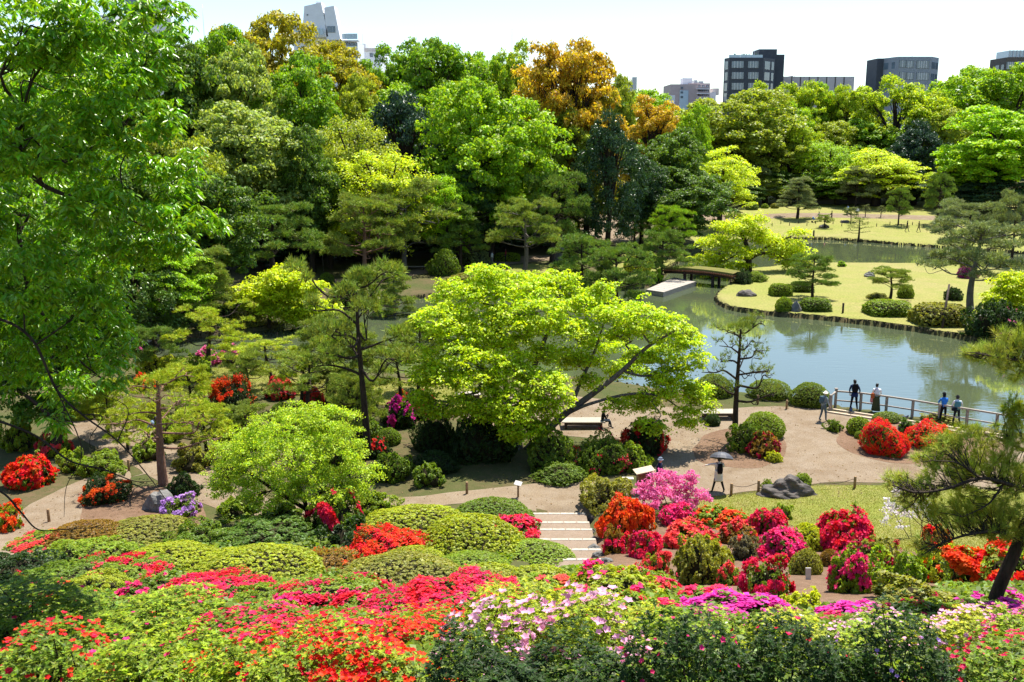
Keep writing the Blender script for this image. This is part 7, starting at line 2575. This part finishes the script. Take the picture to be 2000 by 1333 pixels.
    hc = (J[hd] + J[ht]) / 2

    def hpnt(x, y, z):
        return (hc + R_ @ np.array((x, y, z))) * k
    g.tube([hpnt(0, .075, .012), hpnt(0, .102, -.012), hpnt(0, .082, -.025)], [.008 * k, .014 * k, .009 * k], 5, 2)
    for s_ in (-1, 1):
        g.tube([hpnt(s_ * .078, -.01, .02), hpnt(s_ * .092, -.014, .0), hpnt(s_ * .078, -.006, -.03)], [.008 * k, .014 * k, .007 * k], 5, 2)
        g.tube([hpnt(s_ * .045, .072, .014), hpnt(s_ * .03, .084, .015), hpnt(s_ * .018, .082, .014)], [.004 * k, .007 * k, .004 * k], 4, 3)
    g.tube([hpnt(-.022, .082, -.05), hpnt(0, .088, -.051), hpnt(.022, .082, -.05)], [.003 * k, .006 * k, .003 * k], 4, 4)
    root = empty('person', loc, rz, label, 'person', group)
    g.build('body', [cloth(top), cloth(legs), M['skin'], M['shoe'], cloth('#8c4a44')], root)
    P = dict(k=k, head=hc * k, U=lambda x, y, z: (U(x, y, z) + np.array((0, 0, zs))) * k, root=root, R=R_, hands=[q[0] * k for q in hands])
    if hair:
        shell(P, 'hair', M['hair_dark'] if hair is True else cloth(hair), .093, 1.0, long=(.0 if hair is not True else .05))
    return P


def shell(P, name, mat, r, zf, long=0.0, brim=0.0, lift=.012, cut=-.25):
    """cap of hair, hat or hood over the head, open at the face"""
    k = P['k']
    bm = bmesh.new()
    bmesh.ops.create_icosphere(bm, subdivisions=3, radius=1)
    kill = [v for v in bm.verts if (v.co.z < cut + .75 * max(0, v.co.y) + (.1 if v.co.y > 0 else -.35 - long * 6))]
    bmesh.ops.delete(bm, geom=kill, context='VERTS')
    for v in bm.verts:
        p = np.array((v.co.x * r * .98, v.co.y * r * 1.12, v.co.z * r * 1.18 + lift))
        if v.co.z < 0 and v.co.y < .2:
            p[2] -= long
        p = P['head'] + P['R'] @ p * k
        v.co = p
    me = bpy.data.meshes.new(name)
    bm.to_mesh(me)
    bm.free()
    me.materials.append(mat)
    me.polygons.foreach_set('use_smooth', [True] * len(me.polygons))
    o = obj(name, me, P['root'])
    sd_ = o.modifiers.new('t', 'SOLIDIFY')
    sd_.thickness = .012 * k
    if brim:
        g = Geo()
        c = P['head'] + np.array((0, 0, .03 * k))
        V, Fs = [], []
        n = 18
        for rr, dz in ((r * .98, .012), (r + brim, -.012), (r + brim, -.018), (r * .98, .0)):
            for i in range(n):
                a = 6.2832 * i / n
                q = P['R'] @ np.array((math.cos(a) * rr, math.sin(a) * rr * 1.1, dz)) * k
                V.append(c + q)
        for j in range(4):
            for i in range(n):
                Fs.append((j * n + i, j * n + (i + 1) % n, ((j + 1) % 4) * n + (i + 1) % n, ((j + 1) % 4) * n + i))
        g.add(V, Fs, 0, True)
        g.build('hat_brim', mat, P['root'])
    return o


def backpack(P, label_col, w=.30, h=.44, d=.16, z=1.27):
    k = P['k']
    c = P['U'](0, -.12 - d / 2, z)
    g = Geo()
    n = 10
    V, Fs = [], []
    for i in range(6):
        t = i / 5
        zz = (t - .5) * h * k
        kk = .78 + .22 * math.sin(math.pi * min(1, t * 1.15))
        for j in range(n):
            a = 6.2832 * j / n
            ex = abs(math.cos(a)) ** .5 * math.copysign(1, math.cos(a))
            ey = abs(math.sin(a)) ** .5 * math.copysign(1, math.sin(a))
            V.append(c + np.array((ex * w / 2 * kk * k, ey * d / 2 * kk * k, zz)))
    for i in range(5):
        for j in range(n):
            Fs.append((i * n + j, i * n + (j + 1) % n, (i + 1) * n + (j + 1) % n, (i + 1) * n + j))
    Fs += [tuple(range(n))[::-1], tuple(5 * n + j for j in range(n))]
    g.add(V, Fs, 0, True)
    o = g.build('backpack', cloth(label_col), P['root'])
    s = Geo()
    for sx in (-1, 1):
        pts = [P['U'](sx * .10, -.13, 1.42), P['U'](sx * .12, -.02, 1.475), P['U'](sx * .125, .12, 1.36), P['U'](sx * .14, .09, 1.16), P['U'](sx * .14, -.1, 1.1)]
        s.tube(curve_pts(pts, 4), .014 * k, 5)
    s.build('strap', cloth(label_col), o)
    s = Geo()
    s.box(tuple(c + np.array((0, -d / 2 * k - .012, -.08 * k))), (w * .7 * k, .03, h * .4 * k), 0, 0, .01)
    s.build('pocket', cloth(label_col), o)
    return o


def skirt(P, name, col, z0, z1, r0, r1, fold=8, lean_y=0.0, flat=.8):
    k = P['k']
    g = Geo()
    n = 24
    V, Fs = [], []
    m_ = 7
    for i in range(m_):
        t = i / (m_ - 1)
        r = (r0 + (r1 - r0) * t) * k
        for j in range(n):
            a = 6.2832 * j / n
            rr = r * (1 + .05 * t * math.sin(a * fold))
            V.append((math.cos(a) * rr, math.sin(a) * rr * flat + lean_y * t * k, (z0 + (z1 - z0) * t) * k))
    for i in range(m_ - 1):
        for j in range(n):
            Fs.append((i * n + j, i * n + (j + 1) % n, (i + 1) * n + (j + 1) % n, (i + 1) * n + j))
    g.add(V, Fs, 0, True)
    o = g.build(name, cloth(col), P['root'])
    md = o.modifiers.new('t', 'SOLIDIFY')
    md.thickness = .012 * k
    return o


rad = math.radians
fw = {-1: ((.24, .16, 1.18), (.20, .34, 1.02)), 1: ((.24, .16, 1.18), (.20, .34, 1.02))}
# at the railing
P = person('man in dark navy leaning on the railing with a black backpack', gp(1667, 802), 1.76, rad(-8), 'stand', '#1c2c52', '#12141f', arms={-1: ((.25, .12, 1.16), (.2, .26, .98)), 1: ((.30, .12, 1.18), (.34, .30, 1.0))}, lean=16, group='visitors by the pond', turn=20)
backpack(P, '#14151a', .33, .46, .18)
skirt(P, 'jacket_hem', '#1c2c52', 1.02, .80, .165, .185, 3)
P = person('woman in a white top and long olive skirt at the railing', gp(1710, 805), 1.62, rad(-20), 'stand', '#e9e7ea', '#39402c', arms=fw, lean=12, group='visitors by the pond', turn=-35)
skirt(P, 'skirt', '#454a30', 1.0, .10, .155, .25, 9)
k = P['k']
hb = Geo()
c = P['U'](-.22, -.06, 1.02)
bm_v = []
lathe(hb, [(-.17, .10), (-.14, .15), (0, .16), (.1, .13), (.15, .05)], 10)
o_ = hb.build('shoulder_bag', cloth('#b5623c'), P['root'])
o_.location = c
o_.scale = (.75, .55, 1.0)
g = Geo().tube(curve_pts([P['U'](-.2, -.06, 1.15), P['U'](-.1, -.1, 1.36), P['U'](.02, .0, 1.47)], 5), .012, 5)
g.build('bag_strap', cloth('#7c3f26'), P['root'])
sc_ = Geo()
lathe(sc_, [(-.36, .05), (-.3, .09), (-.05, .07), (.0, .03)], 8)
o_ = sc_.build('scarf', cloth('#d98a86'), P['root'])
o_.location = P['U'](-.27, -.02, .95)
P = person('person in a bright blue jacket at the railing', gp(1841, 826), 1.66, rad(6), 'stand', '#2f78d0', '#15161b', arms={-1: ((.26, .14, 1.16), (.12, .26, 1.22)), 1: ((.26, .14, 1.16), (.12, .26, 1.22))}, lean=6, group='visitors by the pond', turn=10)
shell(P, 'hood', cloth('#1a1b22'), .105, 1, .09)
P = person('person in a white shirt, teal vest and dark cap at the railing', gp(1867, 830), 1.60, rad(-6), 'stand', '#d9dde2', '#1d2530', arms={-1: ((.28, .06, 1.16), (.27, .12, .98)), 1: ((.32, .14, 1.2), (.36, .26, 1.0))}, lean=8, group='visitors by the pond')
shell(P, 'cap', cloth('#15161c'), .102, 1, 0, .03)
skirt(P, 'vest', '#4c7f8c', 1.42, .93, .15, .18, 3, flat=.75)
b_ = Geo().box(tuple(P['U'](-.2, -.1, .95)), (.26, .14, .2), 0, 0, .03).build('hip_bag', cloth('#17202e'), P['root'])
# on the landing
P = person('elderly man in grey with a white cap and rucksack walking on the landing', gp(1607, 823), 1.66, rad(-70), 'walk', '#8b98a0', '#5b6872', hair='#b9b4aa', spread=.05, stride=.12, group='visitors by the pond', arms={-1: ((.24, -.06, 1.14), (.25, .04, .92)), 1: ((.24, .06, 1.14), (.24, .2, .96))}, lean=4)
shell(P, 'cap', cloth('#eceae2'), .106, 1, 0, .035)
backpack(P, '#4f6672', .28, .40, .15)
# umbrella walker
uq = gp(1402, 962)
P = person('woman in a pale coat with a black backpack walking under a dark umbrella', uq, 1.62, rad(4), 'walk', '#d3cdc4', '#17171a', spread=.21, stride=.04, group='visitors by the pond', arms={-1: ((.40, .06, 1.36), (.62, .10, 1.30)), 1: ((.27, .1, 1.2), (.12, .22, 1.36))}, turn=10)
skirt(P, 'coat', '#d3cdc4', 1.12, .56, .165, .20, 5, flat=.72)
backpack(P, '#0f0f12', .27, .46, .17, 1.22)
um = empty('umbrella', uq + np.array((.12, .14, 1.50)), 0, 'dark grey open umbrella held over the woman in the pale coat', 'umbrella')
um.rotation_euler = (rad(-20), rad(10), rad(10))
n = 8
V, Fs = [], []
rings = [(.0, .30), (.16, .285), (.32, .225), (.46, .12), (.54, .0)]
seg = 24
for r_, z_ in rings:
    for j in range(seg):
        a = 6.2832 * j / seg
        sc = 1 - .055 * (r_ / .54) * (1 - abs(math.cos(a * n / 2)))
        V.append((math.cos(a) * max(r_, .001) * sc, math.sin(a) * max(r_, .001) * sc, z_ + .02 * (r_ / .54) * (1 - abs(math.cos(a * n / 2)))))
for i in range(len(rings) - 1):
    for j in range(seg):
        Fs.append((i * seg + j, i * seg + (j + 1) % seg, (i + 1) * seg + (j + 1) % seg, (i + 1) * seg + j))
o_ = Geo().add(V, Fs, 0, False).build('canopy', plain('umbrella_cloth', (.075, .077, .09), rough=.5, spec=.3, noise=.12, scale=5), um)
md = o_.modifiers.new('t', 'SOLIDIFY')
md.thickness = .006
for j in range(n):
    a = 6.2832 * j / n
    Geo().tube([(math.cos(a) * r_, math.sin(a) * r_, z_ - .012) for r_, z_ in rings], .005, 4).build('rib', M['frame'], um)
Geo().tube([(0, 0, -.32), (0, 0, 0), (0, 0, .36)], [.009, .008, .006], 6).build('shaft', M['dark_metal'], um)
Geo().tube(curve_pts([(0, 0, -.22), (0, 0, -.34), (.03, 0, -.39), (.07, 0, -.37)], 4), .014, 6).build('handle', M['wood_brown'], um)
# man behind the pink azalea
P = person('elderly man in navy with a grey cap beside the wooden box', gp(1284, 966), 1.68, rad(-120), 'stand', '#141c3c', '#14151d', hair='#9aa0a8', group='visitors by the pond', lean=6, arms={-1: ((.24, .08, 1.14), (.18, .24, 1.06)), 1: ((.24, .08, 1.14), (.18, .24, 1.06))})
shell(P, 'cap', cloth('#6f7b8c'), .104, 1, 0, .02)
# sitter on the bench
bq = gp(1140, 840)
P = person('person in black sitting on the pale plank bench holding something to the face', (bq[0] + 1.0, bq[1] + .35, bq[2]), 1.64, rad(-90), 'sit', '#0d0d10', '#2b3440', group='visitors by the pond', arms={-1: ((.24, .18, 1.12), (.10, .30, 1.36)), 1: ((.24, .18, 1.12), (.10, .28, 1.34))}, lean=10)
# far lawn
wk = {-1: ((.24, .10, 1.14), (.22, .22, .98)), 1: ((.24, -.10, 1.14), (.25, -.04, .92))}
P = person('walker in black on the far lawn, left of the two strolling', gp(1771, 453), 1.74, rad(-95), 'walk', '#191b20', '#2a2a30', spread=.02, stride=.26, arms=wk, group='visitors on the far lawn')
P = person('walker in khaki on the far lawn, right of the two strolling', gp(1794, 454), 1.72, rad(95), 'walk', '#6b6248', '#5c5440', spread=.02, stride=.26, arms=wk, group='visitors on the far lawn')
P = person('person in teal pushing a blue pram across the far lawn', gp(1599, 433), 1.66, rad(80), 'walk', '#3f6f7c', '#23303f', spread=.02, stride=.15, arms=fw, group='visitors on the far lawn')
P = person('person in black pushing a pink pram across the far lawn', gp(1624, 432), 1.72, rad(80), 'walk', '#16171b', '#1c1c22', spread=.02, stride=.15, arms=fw, group='visitors on the far lawn')
P = person('visitor in a white shirt at the back of the far lawn', gp(1674, 424), 1.7, rad(150), 'stand', '#e8ecf2', '#20263a', group='visitors on the far lawn')
P = person('visitor in pale blue beside the one in white on the far lawn', gp(1655, 420), 1.68, rad(30), 'stand', '#9db8de', '#303a52', group='visitors on the far lawn')
P = person('dark-clad man standing alone on the western far lawn', gp(1394, 430), 1.74, rad(10), 'stand', '#4a4640', '#3a3a36', group='visitors on the far lawn')
P = person('seated person with a red hat at the western end of the far lawn', gp(1343, 438) + np.array((0, 0, .0)), 1.66, rad(40), 'sit', '#17171b', '#1d1d24', group='visitors on the far lawn')
shell(P, 'hat', cloth('#d5261a'), .11, 1, 0, .05)
st_q = gp(1343, 439)
tag(lathe(Geo(), [(0, .2), (.05, .22), (.36, .2), (.4, .22)], 10).build('stool', M['stone'], None, gp(1343, 438) - np.array((0, 0, .0))), 'round stone seat under the person with the red hat', 'stool')
P = person('walker in white on the path below the twin-trunked pine', gp(960, 518) + np.array((0, 0, 0)), 1.66, rad(-60), 'walk', '#e6e6e4', '#8d8a84', spread=.03, stride=.1, group='visitors on the western path', lean=10)
P = person('walker in dark red on the western path right of the one in white', gp(988, 512), 1.64, rad(80), 'stand', '#7a2a30', '#23232a', group='visitors on the western path')
bq = gp(1160, 466)
P = person('person in black sitting in the shaded clearing', (bq[0] + .3, bq[1] + .3, bq[2]), 1.68, rad(-150), 'sit', '#121216', '#1b1b22', group='visitors in the shaded clearing')
P = person('child in white in the shaded clearing', gp(1188, 477), 1.15, rad(150), 'stand', '#e6e6ea', '#c9ccd2', group='visitors in the shaded clearing')
P = person('visitor in blue-grey bending over beside the red-barked pine', gp(291, 872), 1.62, rad(-60), 'stand', '#6f8199', '#3c4450', lean=38, group='visitors by the pond')


def pram(label, px, py, col, rz):
    e = empty('pram', gp(px, py), rz, label, 'pram', 'prams on the far lawn')
    V, Fs = [], []
    lathe(Geo(), [(.45, .16), (.5, .24), (.72, .27), (.74, .25)], 10).build('bassinet', cloth(col), e)
    g_ = Geo()
    n_ = 8
    for i in range(5):
        a = math.pi * .5 * i / 4
        for j in range(n_ + 1):
            b = math.pi * j / n_
            V.append((math.cos(b) * .26, .02 + math.sin(a) * .26 * math.sin(b), .72 + math.cos(a) * .28 * math.sin(b)))
    for i in range(4):
        for j in range(n_):
            Fs.append((i * (n_ + 1) + j, i * (n_ + 1) + j + 1, (i + 1) * (n_ + 1) + j + 1, (i + 1) * (n_ + 1) + j))
    g_.add(V, Fs, 0, True).build('hood', cloth(col), e)
    f_ = Geo()
    for s_ in (-1, 1):
        f_.tube([(s_ * .24, -.38, 1.0), (s_ * .24, -.2, .7), (s_ * .24, .25, .15)], .014, 5)
        f_.tube([(s_ * .24, .2, .6), (s_ * .24, 0, .4), (s_ * .24, -.28, .15)], .014, 5)
    f_.tube([(-.24, -.38, 1.0), (0, -.39, 1.01), (.24, -.38, 1.0)], .018, 6)
    f_.build('frame', M['dark_metal'], e)
    for sx in (-1, 1):
        for sy in (-.28, .25):
            w_ = Geo().tube([(sx * .24 - .02, sy, .14), (sx * .24, sy, .14), (sx * .24 + .02, sy, .14)], .14, 12, smooth=False)
            w_.build('wheel', M['shoe'], e)
    return e


pram('blue pram with a white bundle on the far lawn', 1589, 435, '#5f7fb8', rad(80))
pram('pink pram on the far lawn', 1614, 434, '#d06a86', rad(80))
# pigeons on the landing
for px, py, lb, a in ((1662, 806, 'grey pigeon near the feet of the man in navy', 1.2), (1768, 820, 'dark pigeon on the edging boards', -.8)):
    q = gp(px, py)
    bm = bmesh.new()
    g = Geo()
    e = empty('pigeon', q, a, lb, 'bird', 'pigeons on the landing')
    P_ = curve_pts([(-.22, 0, .13), (-.1, 0, .15), (.02, 0, .15), (.1, 0, .19), (.13, 0, .25), (.155, 0, .27), (.185, 0, .265)], 4)
    rr = np.interp(np.linspace(0, 1, len(P_)), [0, .16, .4, .55, .7, .84, .93, 1], [.015, .05, .075, .065, .035, .032, .018, .004])
    g.tube(P_, rr, 8)
    for s_ in (-1, 1):
        g.tube([(.02, s_ * .03, .1), (.02, s_ * .03, .05), (.03, s_ * .03, .0)], [.014, .008, .007], 5)
        g.tube([(-.22, s_ * .03, .15), (-.05, s_ * .07, .16), (.06, s_ * .055, .17)], [.006, .03, .012], 6)
    g.build('body', cloth('#5a6070'), e)
